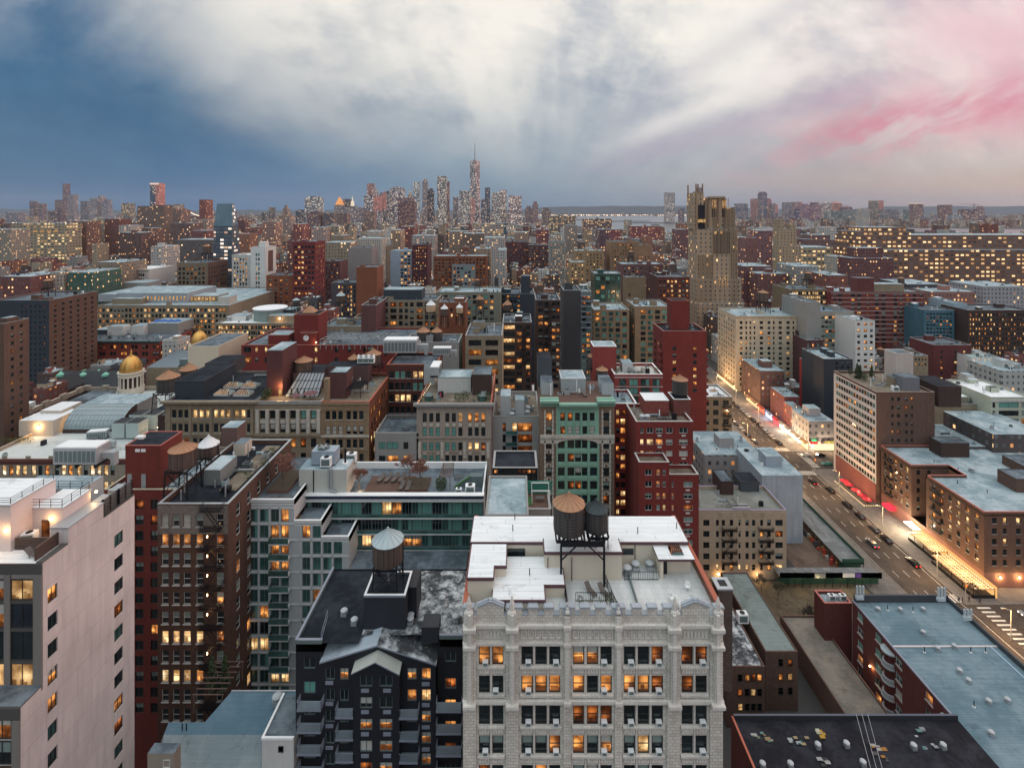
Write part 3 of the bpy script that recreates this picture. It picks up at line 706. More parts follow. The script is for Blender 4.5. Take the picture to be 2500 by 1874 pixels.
 blk('penthouse', X(1158, 74.7), X(1647, 74.7), 68.95, 74.7, 75.5)
 blk('stair_head', X(1330, 66.3), X(1518, 66.3), 66.2, 68.94, 76.)
 blk('stair_head', -2.8, 5.97, 63.2, 68.3, 73.95); blk('stair_head', -2.8, 3.4, 60.75, 63.195, 73.95)
 blk('stair_head', -5.9, -1.3, 64.5, 68.6, 75.4); blk('stair_head', -5.9, -2.81, 62.4, 64.495, 75.4)
 z = 75.; b = MB(); b.box(18.7, 23., 67.6, 69.2, deck, z-.3, CREAM, skip='DT'); b.box(18.4, 23.1, 66.2, 69.3, z-.3, z, MAR, top=RW); b.box(18.7, 19.1, 66.4, 67.595, deck, z-.302, CREAM, skip='D'); b.box(19.1, 19.9, 67.4, 67.595, deck, z-.302, CREAM, skip='D'); b.build('cabin', root)
 b = MB(); b.box(19.2, 19.85, 67.3, 67.397, deck+.02, deck+2., STL); b.build('door', root)
 b = MB(); b.ext([(20.3, z+.002), (22., z+.002), (21.8, z+.35), (20.5, z+.35)], 67., 68.6, GT, LR)
 for i in range(6): b.bar((20.35+i*.3, 66.98, z+.03), (20.5+i*.27, 67.6, z+.4), .06, plain((.35, .2, .12)))
 b.build('skylight', root)
 b = MB(); b.box(6.05, 6.2, 61.3, 68.4, deck, deck+1.0, STL); b.box(14.6, 14.75, 60.8, 67, deck, deck+.5, FRG); b.box(-1.5, 1.2, 68.8, 68.94, 73.6, 74.6, GD); b.box(13.6, 15.8, 68.85, 68.945, 73.8, 74.6, GD); b.build('window_strip', root)
 b = MB()
 for x0, zz in ((4.1, 0), (7.2, 0), (12.3, 0), (16, 0)): b.bar((x0, 68.88 if x0 > 11 else 66.1, deck), (x0, 68.88 if x0 > 11 else 66.1, 75.3), .09, MAR)
 b.build('downpipe', root)
 rr = random.Random(5)   # window air conditioners
 for row, cs in ((0, (0, 2, 4, 7, 8, 10, 12)), (1, (1, 2, 7, 8, 10)), (2, (2, 4, 7, 8, 10, 12)), (3, (0, 2, 4, 7, 8, 10, 12))):
  for c in cs:
   w0, w1 = cols[c]; x = X(w0+(w1-w0)*(.3 if c % 2 else .6), Y); z_ = Z(rows[row][1], Y)+.12
   b = MB(); b.box(x-.33, x+.33, Y-.42, Y+.1, z_, z_+.5, WHT); b.box(x-.26, x+.26, Y-.43, Y-.422, z_+.08, z_+.4, FRG); b.build('window_air_conditioner', root)
 NB.append((1130, 1765, 1440, 1900, 60, 82, xa, xb, 'battlements', root)); return root
gothic()
water_tower('large grey wooden water tower with orange cone on white roof', 1389, 1205, 1243, 1316, 75, 66.8, 76., CONE_O, WOOD2, legs=False)
water_tower('smaller grey wooden water tower with black cone beside larger one', 1456, 1221, 1252, 1308, 55, 66.8, 76., CONE_K, WOOD2, legs=False)
def dunnage():
 r = thing('steel_dunnage', 'black steel frame carrying two water tanks above white roof', 'steel frame', (8.9, 66.8, 72.3)); z = Z(1322, 65.); x0, x1 = X(1368, 65), X(1477, 65)
 b = MB(); b.box(x0, x1, 64.9, 65.2, z-.6, z, STL); b.box(x0, x1, 68.2, 68.5, z-.6, z, STL)
 for i in range(7): u = x0+(x1-x0)*i/6; b.box(u-.1, u+.1, 65.2, 68.2, z-.25, z-.02, STL)
 b.build('beam', r)
 for u in (x0+.1, x1-.1):
  for y in (65.05, 68.35):
   b = MB(); b.box(u-.13, u+.13, y-.13, y+.13, 72.31 if y < 66 else 76.005, z-.6, STL); b.build('leg', r)
 b = MB(); b.bar((x0+.1, 65.05, z-2.4), (x0+2., 65.05, z-.6), .14, STL); b.bar((x1-.1, 65.05, z-2.4), (x1-2., 65.05, z-.6), .14, STL); b.bar((x0+.1, 65.05, z), (x0+1.4, 65.3, z+.9), .16, STL); b.bar((x1-.1, 65.05, z), (x1-1.4, 65.3, z+.9), .16, STL); b.bar((x0+4.3, 65.3, z+.9), (x0+3.6, 65.05, z), .16, STL); b.build('brace', r)
dunnage()
lounger('grey sun lounger left of the pair behind terrace fence', (9.3, 64.0, 72.3), .5, 1., 'loungers on the roof terraces')
lounger('brown sun lounger right of the pair behind terrace fence', (10.9, 63.8, 72.3), .45)
for i, (x, y, rz, l) in enumerate(((19.0, 62.6, .4, 'white plastic chair nearest the tall roof edge, facing left'), (21.6, 64.5, -.3, 'white plastic chair beneath the cabin porch'), (21.2, 62.5, -.9, 'white plastic chair by the red topped parapet'))): lawnchair(l, (x, y, 72.3), rz)
roof_fence('black iron fence around potted plants behind battlements', [(7.3, 62.6), (11.6, 62.6), (12.1, 61.0)], 72.3); roof_fence('black iron fence dividing the tiled roof terrace', [(12.0, 61.2), (11.4, 66.)], 72.3)
roof_fence('black iron fence before three round roof fans', [(14.0, 66.2), (18.4, 66.2)], 72.3)
for i, (x, y) in enumerate(((14.6, 67.3), (15.9, 68.1), (17.8, 68.2))): vent(('squat round metal fan left of three behind iron fence', 'squat round metal fan middle of three behind iron fence', 'squat round metal fan right of three behind iron fence')[i], (x, y, 72.3), 0, 1.)
for i, (x, y, h) in enumerate(((7.8, 61.9, 1.2), (9.0, 62.0, .8), (10.2, 62., .9), (11.2, 61.9, 1.4))): leafy(('dark leafy pot plant at left end of the fenced bed', 'low red flowering pot plant in the fenced bed', 'low green pot plant in the fenced bed', 'tall leafy pot plant at right end of the fenced bed')[i], x, y, 72.3, h, .4, i+3, name='potted_plant', cat='plant', n=90, trunk=False, group='pot plants on the terrace')
for i, (px_, py) in enumerate(((1257, 1268), (1252, 1296), (1557, 1302), (1652, 1290), (1293, 1374))): pipe(('thin dark pipe at back left of white penthouse roof', 'thin dark pipe left of the large water tower', 'thin dark pipe mid right on white penthouse roof', 'thin dark pipe at the right edge of white penthouse roof', 'bent dark pipe on the low white cabin roof')[i], (X(px_, YZ(py, 75.5)), YZ(py, 75.5), 75.5 if i < 4 else 73.95), 0, .9)
def chimney(label, x0, x1, y0, y1, z0, z1, m, name='chimney'):
 r = thing(name, label, 'chimney', ((x0+x1)/2, y0, z0)); b = MB(); b.box(x0, x1, y0, y1, z0, z1, m, skip='D'); b.build('shaft', r)
 b = MB(); b.box(x0-.12, x1+.12, y0-.12, y1+.12, z1+.002, z1+.22, GALV); b.build('cap', r); b = MB(); b.box(x0+.4, x1-.4, y0+.4, y1-.4, z1+.222, z1+.24, STL); b.build('flue', r); return r
Yc = 64.; chimney('square brick chimney with dark flue right of battlements', X(1722, Yc)+1.6, X(1757, Yc)+1.6, Yc, Yc+1.9, 60., Z(1440, Yc), brick((.16, .12, .10)))
# 2. pale pink tower, far left
PINK = plain((.66, .57, .55), .75, .08); PANEL = brick((.60, .545, .53), (.58, .53, .515), (.30, .26, .25), 4.4, 3.4, .02); DKM = plain((.10, .095, .09), .5, .2, .2)
GRL0 = plain((.14, .13, .13), .6, .2)
def pink():
 Xw = -56.5; root = thing('apartment_tower', 'pale pink panelled apartment tower with stepped roof terraces, at far left', 'building', (-70, 61.1, 0)); wb = MB()
 rows = [(1257, 3.3)]; z0 = 74.3
 zs = [z0-3.32*i for i in range(22)]; colsb = [(72.2, 73.6)]
 R_ = [(z-1.75, z) for z in zs if z > 22]
 holewall(wb, 'R', Xw, 61.1, 75.8, 20, 78., [(61.75+.0, 63.1), (72.0, 73.6)], R_, PANEL, .35)
 holewall(wb, 'R', Xw, 58.4, 61.1, 20, 63.4, [], [], PANEL)
 rr = random.Random(3)
 for i, (a, b_) in enumerate(R_):
  place_window(root, 'R', (Xw-.16, 72.8, a), 1.6, b_-a, 'v', 'TDDRTDGORTD'[i % 11], FRM); place_window(root, 'R', (Xw-.16, 62.42, a), 1.3, b_-a, 'v', 'ODDPOTDPD'[i % 9], FRM)
 wb.poly([(Xw, 75.8, 20), (-95, 75.8, 20), (-95, 75.8, 78), (Xw, 75.8, 78)], PINK)
 wb.box(-95, Xw, 58.4, 61.09, 18, 63.4, PANEL, top=RG, skip='RBD'); wb.build('wall', root)
 b = MB(); b.box(-95, Xw-.003, 61.15, 75.75, 77.6, 77.9, RW); b.build('roof', root)
 b = MB()   # thick side wall with raised part
 b.box(Xw-.8, Xw, 61.1, 64.6, 78., 78.12, DKM); b.box(Xw-2.2, Xw, 64.6, 70.1, 78., 80., PANEL, top=RW, skip='D'); b.box(Xw-.5, Xw, 70.1, 75.8, 77.95, 78.1, DKM); b.box(Xw-2.3, Xw+.06, 64.5, 70.2, 80.002, 80.12, GALV); b.build('parapet', root)
 b = MB()
 for y0 in (70.4, 73.2):
  for k in range(6): b.box(Xw-.45, Xw-.25, y0, y0+2.5, 78.2+k*.36, 78.4+k*.36, DKM)
  for k in range(3): b.box(Xw-.5, Xw-.2, y0+k*1.2, y0+k*1.2+.1, 78.1, 80.3, STL)
  b.box(Xw-2.1, Xw-.9, y0+.3, y0+2.2, 77.9, 79.9, GALV)
 b.build('louvre_screen', root)
 b = MB(); Yf = 61.1; xr = Xw-.003
 for k in range(5):
  zt = Z(1412, Yf)-k*3.35*1.85 if False else None
 fz = [(1412, 1462), (1462, 1540), (1540, 1612), (1612, 1678)]
 b.box(-95, xr, Yf-.15, Yf-.003, Z(1400, Yf), 78., DKM)
 for x0 in (13, 84): b.box(X(x0, Yf), X(x0+15 if x0 < 80 else 105, Yf)-.01, Yf-.2, Yf-.003, 63., Z(1401, Yf), plain((.20, .185, .17), .6, .2))
 for zy in (1462, 1530, 1608): b.box(-95, xr, Yf-.12, Yf-.003, Z(zy+9, Yf), Z(zy, Yf), DKM)
 b.build('window_frame', root)
 spec = [(28, 84, 1412, 1462, 'Y'), (28, 84, 1471, 1530, 'G'), (28, 84, 1539, 1608, 'D'), (28, 84, 1617, 1676, 'Y'), (-60, 13, 1412, 1462, 'P'), (-60, 13, 1471, 1530, 'P'), (-60, 13, 1539, 1608, 'D'), (-60, 13, 1617, 1676, 'Y')]
 for (a, c, t0, t1, s) in spec:
  o = place_window(root, 'F', (X((a+c)/2, Yf), Yf-.08, Z(t1, Yf)), X(c, Yf)-X(a, Yf), Z(t0, Yf)-Z(t1, Yf), 'v', s, FRM)
 Yl = 58.4; b = MB(); b.box(-95, X(50, Yl)-.01, Yl-.15, Yl-.003, Z(1755, Yl), 63.4, DKM); b.box(X(32, Yl), X(50, Yl)-.01, Yl-.2, Yl-.003, 18, Z(1756, Yl), plain((.20, .185, .17), .6, .2)); b.build('window_frame', root)
 for (t0, t1, s) in ((1742, 1800, 'P'), (1806, 1862, 'H'), (1868, 1930, 'O')): place_window(root, 'F', (X(-5, Yl), Yl-.08, Z(t1, Yl)), X(30, Yl)-X(-40, Yl), Z(t0, Yl)-Z(t1, Yl), 'w', s, FRM)
 b = MB(); b.box(-95, Xw, Yl-.05, 61.0, 63.402, 63.6, GRL0, top=RM); b.build('terrace', root)
 b = MB(); b.box(-95, -62.5, 63.3, 69.5, 77.9, 83.6, PINK, top=RW, skip='D'); b.box(-95, -62.4, 63.2, 69.6, 83.602, 83.72, GALV, top=RW); b.build('penthouse', root)
 b = MB(); b.box(-62.49, -58.6, 66.2, 70.5, 77.9, 81.6, PINK, top=RW, skip='D'); b.box(-62.49, -58.5, 66.1, 70.6, 81.602, 81.7, GALV, top=RW); b.build('penthouse', root)
 b = MB(); b.box(-61.3, -60.3, 66.14, 66.195, 77.91, 80.1, LR); b.build('door', root)
 b = MB(); b.box(-70, -60.6, 71.5, 75.2, 77.9, 81.2, plain((.33, .36, .38), .7, .2), top=RG, skip='D'); b.build('stair_head', root)
 for (x, y, z, e) in ((-62.9, 63.1, 80.6, 60), (-60.0, 66.0, 80.3, 60), (-58.4, 71.2, 81.0, 50), (-64.6, 63.1, 80.9, 25)): wall_lamp(root, x, y, z, e)
 b = MB(); railing(b, [(-66, 66.2), (-58.7, 66.2), (-58.7, 70.4)], 81.7); railing(b, [(-72, 63.4), (-62.6, 63.4), (-62.6, 69.3)], 83.7, .8); railing(b, [(-69, 71.6), (-60.7, 71.6), (-60.7, 75)], 81.2); b.build('railing', root)
 b = MB()
 for k in range(8): b.box(-57.9, -57.7, 61.5, 66, 78.0+k*.2, 78.12+k*.2, plain((.09, .06, .05)))
 for k in range(7): b.box(-62.3, -58., 63.6, 63.75, 77.95+k*.22, 78.1+k*.22, plain((.09, .06, .05)))
 b.build('wooden_screen', root)
 NB.append((0, 328, 1170, 1874, 58, 76, -95, Xw, 'pink tower', root)); return root
pink()
airhandler('white slope topped ventilation cabin on grey roof behind pink tower', (-66.5, 78.5, 81.2), 0., 1.25)
condenser('grey condenser unit beside wooden screen on pink tower terrace', (-61.6, 64.8, 77.9), .2, 1.)
lounger('dark cushioned daybed at the front corner of pink tower terrace', (-58.8, 62.4, 77.9), 1.4, 1.1)
# 3. glass and grey frame apartments
FRAME = plain((.42, .45, .46), .6, .15); FRL = plain((.54, .55, .54), .6, .15); TEAL = GT
def glassb():
 Y = 100.; root = thing('glass_apartment_building', 'teal glass apartment building with pale grey grid and stepped terraces', 'building', (X(850, Y), Y, 0))
 wb = MB(); cols = [(609, 630), (634, 655), (661, 682), (686, 705), (713, 733), (738, 757), (764, 783), (789, 809), (815, 835)]
 rows = [(1243+39.2*i, 1274+39.2*i) for i in range(13)]
 ST = ['KKTO', 'KTOOOO', 'TTOOOTTTT', 'TTOOTTTKT', 'TTTTKTKTY', 'TTTTTTOOY', 'KOTTTTTTT', 'DDTTDTTTT', 'YYTTTTTTT', 'TKTTKTKKT', 'TTYYKTKTT', 'TTTTKTTTT', 'TTTTTTTTT']
 def seg(x0, x1, yt, sub, last=1e9):
  cc = [(X(a, Y), X(b, Y)) for a, b in cols if a >= x0 and b <= x1+1]; ii = [i for i, (a, b) in enumerate(cols) if a >= x0 and b <= x1+1]
  rr = [(Z(b, Y), Z(a, Y)) for a, b in rows if a > yt]; st = [''.join((ST[k][i] if i < len(ST[k]) else 'T') for i in ii) for k, (a, b) in enumerate(rows) if a > yt]
  facade(root, wb, 'F', Y, X(x0, Y), X(x1, Y), 0, Z(yt, Y), cc, rr, FRAME, MIXT, 'v', FRG, states=st, dep=.35)
  b = MB(); b.box(X(x0, Y), X(x1, Y), Y-.1, Y-.003, Z(yt+8, Y), Z(yt, Y), FRL); b.box(X(x0, Y), X(x1, Y), Y-.06, Y-.003, Z(yt+9.5, Y), Z(yt+8.2, Y), FRG)
  for k in range(14):
   zc = Z(rows[0][0]-4+39.2*k, Y)
   if rows[0][0]-4+39.2*k > yt+10: b.box(X(x0, Y), X(x1, Y), Y-.12, Y-.003, zc-.14, zc+.1, FRL)
  for (a, c) in [c for c in cols if c[0] >= x0 and c[1] <= x1+1]: b.box(X(a-4.2, Y), X(a-1.8, Y), Y-.12, Y-.003, 0, Z(yt+10, Y), FRL)
  b.build('facade_grid', root)
 seg(603, 718, 1219, 0); seg(718, 785, 1270, 0); seg(785, 852, 1309, 0)
 zA, zB, zC, zM = Z(1219, Y), Z(1270, Y), Z(1309, Y), 61.6
 Xl = X(603, Y); b = MB()
 b.poly([(Xl, 119, 0), (Xl, Y, 0), (Xl, Y, zA), (Xl, 119, zA)], FRAME); b.poly([(X(718, Y), Y, zB), (X(718, Y), 106, zB), (X(718, Y), 106, zA), (X(718, Y), Y, zA)], FRL); b.poly([(X(785, Y), Y, zC), (X(785, Y), 106, zC), (X(785, Y), 106, zB), (X(785, Y), Y, zB)], FRL)
 zL = Z(1387, Y+2); b.poly([(X(852, Y), Y, 0), (X(852, Y), 106, 0), (X(852, Y), 106, zC), (X(852, Y), Y, zC)], FRL); b.build('side_wall', root)
 b = MB(); b.box(Xl, X(718, Y), Y+.3, 119, zA-1.2, zA-.9, RM); b.box(X(718, Y), X(785, Y), Y+.3, 106, zB-1.2, zB-.9, RM); b.box(X(785, Y), X(852, Y), Y+.3, 106, zC-1.2, zC-.9, RM); b.build('terrace', root)
 b = MB(); b.box(Xl, Xl+.4, Y, 119, zA-1., zA+.05, FRL); b.box(Xl, X(718, Y), Y-.03, Y+.35, zA-1., zA+.06, WHT); b.box(X(718, Y)-.4, X(718, Y), Y+.35, 106, zA-1., zA+.04, WHT)
 b.box(X(718, Y), X(785, Y), Y-.03, Y+.35, zB-1., zB+.06, WHT); b.box(X(785, Y)-.4, X(785, Y), Y+.35, 106, zB-1., zB+.04, WHT); b.box(X(785, Y), X(852, Y), Y-.03, Y+.35, zC-1., zC+.06, WHT); b.box(X(852, Y)-.4, X(852, Y), Y+.35, 106, zC-1., zC+.04, WHT)
 b.build('parapet', root)
 Ym = 106.; xr = X(1181, Ym); xl = X(718, Ym)
 cm = [(X(a, Ym), X(b, Ym)) for a, b in C(736, 24.55, 23.2, 18)]; rm_ = [(Z(b, Ym), Z(a, Ym)) for a, b in ((1223, 1257), (1262, 1295), (1302, 1334), (1341, 1377), (1404, 1430), (1443, 1472))]
 facade(root, wb, 'F', Ym, xl, xr, 0, zM-.9, cm, rm_, FRG, {'T': 3, 'K': 3, 'C': 4, 'D': 2}, 'w', FRG, states=['KDKKCCDCYODKCDKCKC', 'CDKKDDDDDKKCCDKCKC', 'KKKKKKYOOOPPKTTKTT', 'CKKKKKKCDDKTCTTTKT'], dep=.3, limit=190)
 wb.poly([(xr, Ym, 0), (xr, 118.5, 0), (xr, 118.5, zM), (xr, Ym, zM)], FRL); wb.poly([(xr, 118.5, 0), (Xl, 118.5, 0), (Xl, 118.5, zM), (xr, 118.5, zM)], FRL)
 wb.build('wall', root)
 b = MB()
 for y0 in (1216, 1258, 1296, 1336, 1385): b.box(xl, xr, Ym-.9, Ym-.003, Z(y0+3.4, Ym), Z(y0, Ym), FRL)
 b.box(xl+.1, xr+.1, Ym-.95, Ym+.3, zM-.1, zM+.06, WHT); b.box(xl+.1, xr, Ym-.3, Ym-.003, Z(1215, Ym), zM-.1, plain((.015, .03, .09), .3, .2)); b.build('balcony_slab', root)
 b = MB()
 for y0 in (1250, 1289, 1328, 1371):
  b.box(xl, xr, Ym-.86, Ym-.82, Z(y0+7, Ym), Z(y0, Ym), GT); b.box(xl, xr, Ym-.9, Ym-.8, Z(y0, Ym), Z(y0-.7, Ym), FRG)
 b.build('balcony_glass', root)
 b = MB(); b.box(xl, xr, Ym+.31, 118.4, zM-1.2, zM-.9, RM); b.build('roof', root)
 b = MB(); b.box(X(870, 118), xr, 118., 118.4, zM-.9, zM+.5, WHT); b.box(xr-.35, xr, Ym+.3, 118, zM-.9, zM+.1, WHT); b.build('parapet', root)
 b = MB(); b.box(X(728, Ym), X(845, Ym), Ym+.35, 111., zM-.9, 66.3, plain((.46, .47, .43), .8, .2), top=RG, skip='D'); b.box(X(834, 111), X(862, 111), 109, 113, zM-.9, 65., plain((.46, .47, .43), .8, .2), top=RG, skip='D'); b.build('mechanical_block', root)
 b = MB(); b.bar((X(801, Ym), Ym+.25, 66.6), (X(801, Ym), Ym+.25, zM+.8), .3, GALV); b.bar((X(809, Ym), Ym+.25, 66.6), (X(809, Ym), Ym+.25, zM+.8), .3, GALV); b.bar((X(801, Ym), Ym+.25, zM+.8), (X(822, Ym), Ym-.1, zM+.3), .3, GALV); b.bar((X(764, Ym), Ym+.3, 66.2), (X(764, Ym), Ym+.3, zM), .18, STL); b.build('duct', root)
 b = MB(); Yl = 98.5; zl = Z(1392, Yl); b.box(X(848, Yl), X(1136, Yl), Yl, 105.9, 0, zl-.6, FRAME, top=RM, skip='D'); b.box(X(848, Yl), X(1136, Yl), Yl, Yl+.35, zl-.599, zl, FRL); b.build('terrace_wing', root)
 for a in range(870, 1130, 26): place_window(root, 'F', (X(a+10, Yl), Yl-.02, Z(1442, Yl)), X(a+20, Yl)-X(a, Yl), Z(1416, Yl)-Z(1442, Yl), 'v', 'T', FRG)
 for k in range(9):
  y0 = 1322+39.2*k; b = MB(); xa_, xb_ = X(655, 98.6), X(703, 98.6); z = Z(y0+6, 98.6); b.box(xa_, xb_, 98.6, Y-.13, z-.25, z, FRL); b.build('balcony', root)
  b = MB(); b.box(xa_, xb_, 98.6, 98.66, z, z+1., GT); b.box(xa_, xa_+.06, 98.66, Y-.13, z, z+1., GT); b.bar((xa_, 98.63, z+1.03), (xb_, 98.63, z+1.03), .07, FRG); b.build('balcony_glass', root)
 b = MB(); xa_, xb_ = X(788, 98.6), X(860, 98.6); z = Z(1436+8, 98.6); b.box(xa_, xb_, 97.6, Y-.13, z-.3, z, FRL); b.box(xa_, xb_, 97.6, 97.66, z, z+1., GT); b.build('balcony', root)
 NB.append((603, 1185, 1120, 1874, 98, 119, Xl, xr, 'teal glass building', root)); return root
gl = glassb(); zt_ = 61.6-.9
def fan_unit():
 r = thing('cooling_tower', 'blue grey box cooling tower with round fan on glass building', 'cooling tower', (-42, 109, 66.3)); x0, x1 = X(760, 108), X(818, 108); b = MB(); b.box(x0, x1, 108, 111, 66.5, 69.3, plain((.28, .34, .40), .5, .2)); b.box(x0, x1, 108, 111, 66.3, 66.5, STL); b.build('casing', r)
 b = MB(); cx = X(790, 109.5); b.lathe(cx, 109.5, [(1.15, 69.3), (1.25, 69.75), (1.15, 69.75)], FRG, 20, cap=False); b.lathe(cx, 109.5, [(1.1, 69.42), (.1, 69.44)], STL, 20); b.build('fan_ring', r)
 b = MB()
 for k in range(5): a = k*1.257; b.bar((cx, 109.5, 69.6), (cx+1.05*math.cos(a), 109.5+1.05*math.sin(a), 69.6), .28, GALV)
 b.build('fan_blades', r)
fan_unit()
condenser('white twin fan condenser at front edge of mechanical block', (X(797, 107.5), 107.5, 66.3), 0, 1.4); condenser('white condenser behind the tall flue on mechanical block', (X(858, 112), 112, 65), 0, 1.4)
pipe('tall silver flue pipe right of the cooling tower', (X(843, 109), 109, 66.3), 0, 3.2)
TWR = plain((.23, .11, .08), .9, .3)
for i, (px_, Yt, h, l, s) in enumerate(((690, 106, 7.8, 'large bare reddish tree lit from below on left terrace', 11), (876, 109.5, 5., 'small bare tree lit from below beside the mechanical block', 5), (1000, 112, 6.4, 'bare reddish tree behind black loungers, left of the pair', 8), (1030, 110.5, 6.2, 'bare reddish tree in planter, right of the pair', 21))):
 zb_ = (Z(1219, 100)-.9) if i == 0 else zt_
 bare_tree(l, X(px_, Yt), Yt, zb_, h, s, TWR)
 if i < 2: lamp_light(X(px_, Yt)+.6, Yt-1.2, zb_+.4, 90, (1, .6, .3))
def planter(label, x0, x1, y0, y1, z, h=.6, m=None):
 r = thing('planter', label, 'planter', ((x0+x1)/2, y0, z), 'planting beds on the terraces'); b = MB(); b.box(x0, x1, y0, y1, z, z+h, m or plain((.16, .08, .06)), top=SOIL); b.build('bed', r); return r
planter('long brown planting bed under lit tree on left terrace', X(650, 104), X(703, 104), 104, 112, Z(1219, 100)-.9)
planter('square planting bed with two bare trees beside the terrace path', X(990, 108), X(1043, 108), 108, 113, zt_)
b = MB(); x0, x1 = X(885, 107), X(1000, 107); b.box(x0, x1, 107.2, 114.5, zt_, zt_+.12, DECK); tag(b.build('terrace_deck', loc=(x0, 107.2, zt_)), 'brown timber deck with loungers on glass building roof', 'deck')
for i in range(4): lounger(('black lounger leftmost in back row on timber deck', 'second black lounger from left in back row', 'third black lounger from left with white towel', 'black lounger rightmost in back row on timber deck')[i], (X(932+i*17, 113), 112.6, zt_+.12), -.3, 1.35)
lounger('black lounger near front of deck with white towel', (X(980, 109), 109.4, zt_+.12), -.1, 1.3); lounger('black lounger near front of deck beside planting bed', (X(996, 109), 109.2, zt_+.12), -.1, 1.3)
def dining(label, x, y, z):
 r = thing('dining_table', label, 'table', (x, y, z), 'tables on the roof terraces'); m = plain((.08, .08, .08)); b = MB(); b.box(x-.9, x+.9, y-.45, y+.45, z+.7, z+.76, m); b.build('tabletop', r)
 for sx in (-.8, .8):
  for sy in (-.38, .38): b = MB(); b.bar((x+sx, y+sy, z), (x+sx, y+sy, z+.7), .06, m); b.build('leg', r)
dining('black dining table left of two on the lower left terrace', X(670, 101.5), 101.5, Z(1219, 100)-.9); dining('black dining table right of two on the lower left terrace', X(698, 101.5), 101.5, Z(1219, 100)-.9)
def pergola(label, x0, x1, y0, y1, z, h, m=None, n=9):
 m = m or plain((.16, .10, .08)); r = thing('pergola', label, 'pergola', ((x0+x1)/2, y0, z), 'roof terrace pergolas'); b = MB()
 for x in (x0, x1):
  for y in (y0, y1): b.bar((x, y, z), (x, y, z+h), .14, m)
 b.build('post', r); b = MB()
 for i in range(n): u = y0+(y1-y0)*i/(n-1); b.box(x0-.2, x1+.2, u-.05, u+.05, z+h, z+h+.16, m)
 b.build('rafters', r); return r
pergola('brown timber pergola beside hedge on glass building roof', X(1075, 110), X(1100, 110), 109, 115, zt_, 2.6)
leafy('dense dark hedge below the timber pergola', X(1077, 108.5), 108.5, zt_, 2.8, 1.3, 4, name='hedge', cat='hedge', n=500, trunk=False)
def ramp():
 r = thing('stair_hatch', 'dark grey sloping stair hatch with green turf on top', 'stair hatch', (X(1140, 109), 109, zt_)); b = MB(); x0, x1 = X(1110, 110), X(1178, 110)
 b.ext([(x0, zt_), (x1, zt_), (x1, zt_+2.3), (x1-2.6, zt_+2.3)], 110, 111.6, plain((.10, .14, .15))); b.build('wall', r)
 b = MB(); b.bar((x0, 109.9, zt_+.1), (x1-2.6, 109.9, zt_+2.4), .25, plain((.06, .16, .03))); b.build('turf_strip', r)
ramp()
dining('white table with chairs right of pergola', X(1120, 113), 113, zt_); condenser('white rooftop unit at right corner of glass building roof', (X(1148, 107.4), 107.4, zt_), 0, 1.3); condenser('yellow lidded unit near right corner of glass building roof', (X(1120, 107.4), 107.4, zt_), 0, .8)
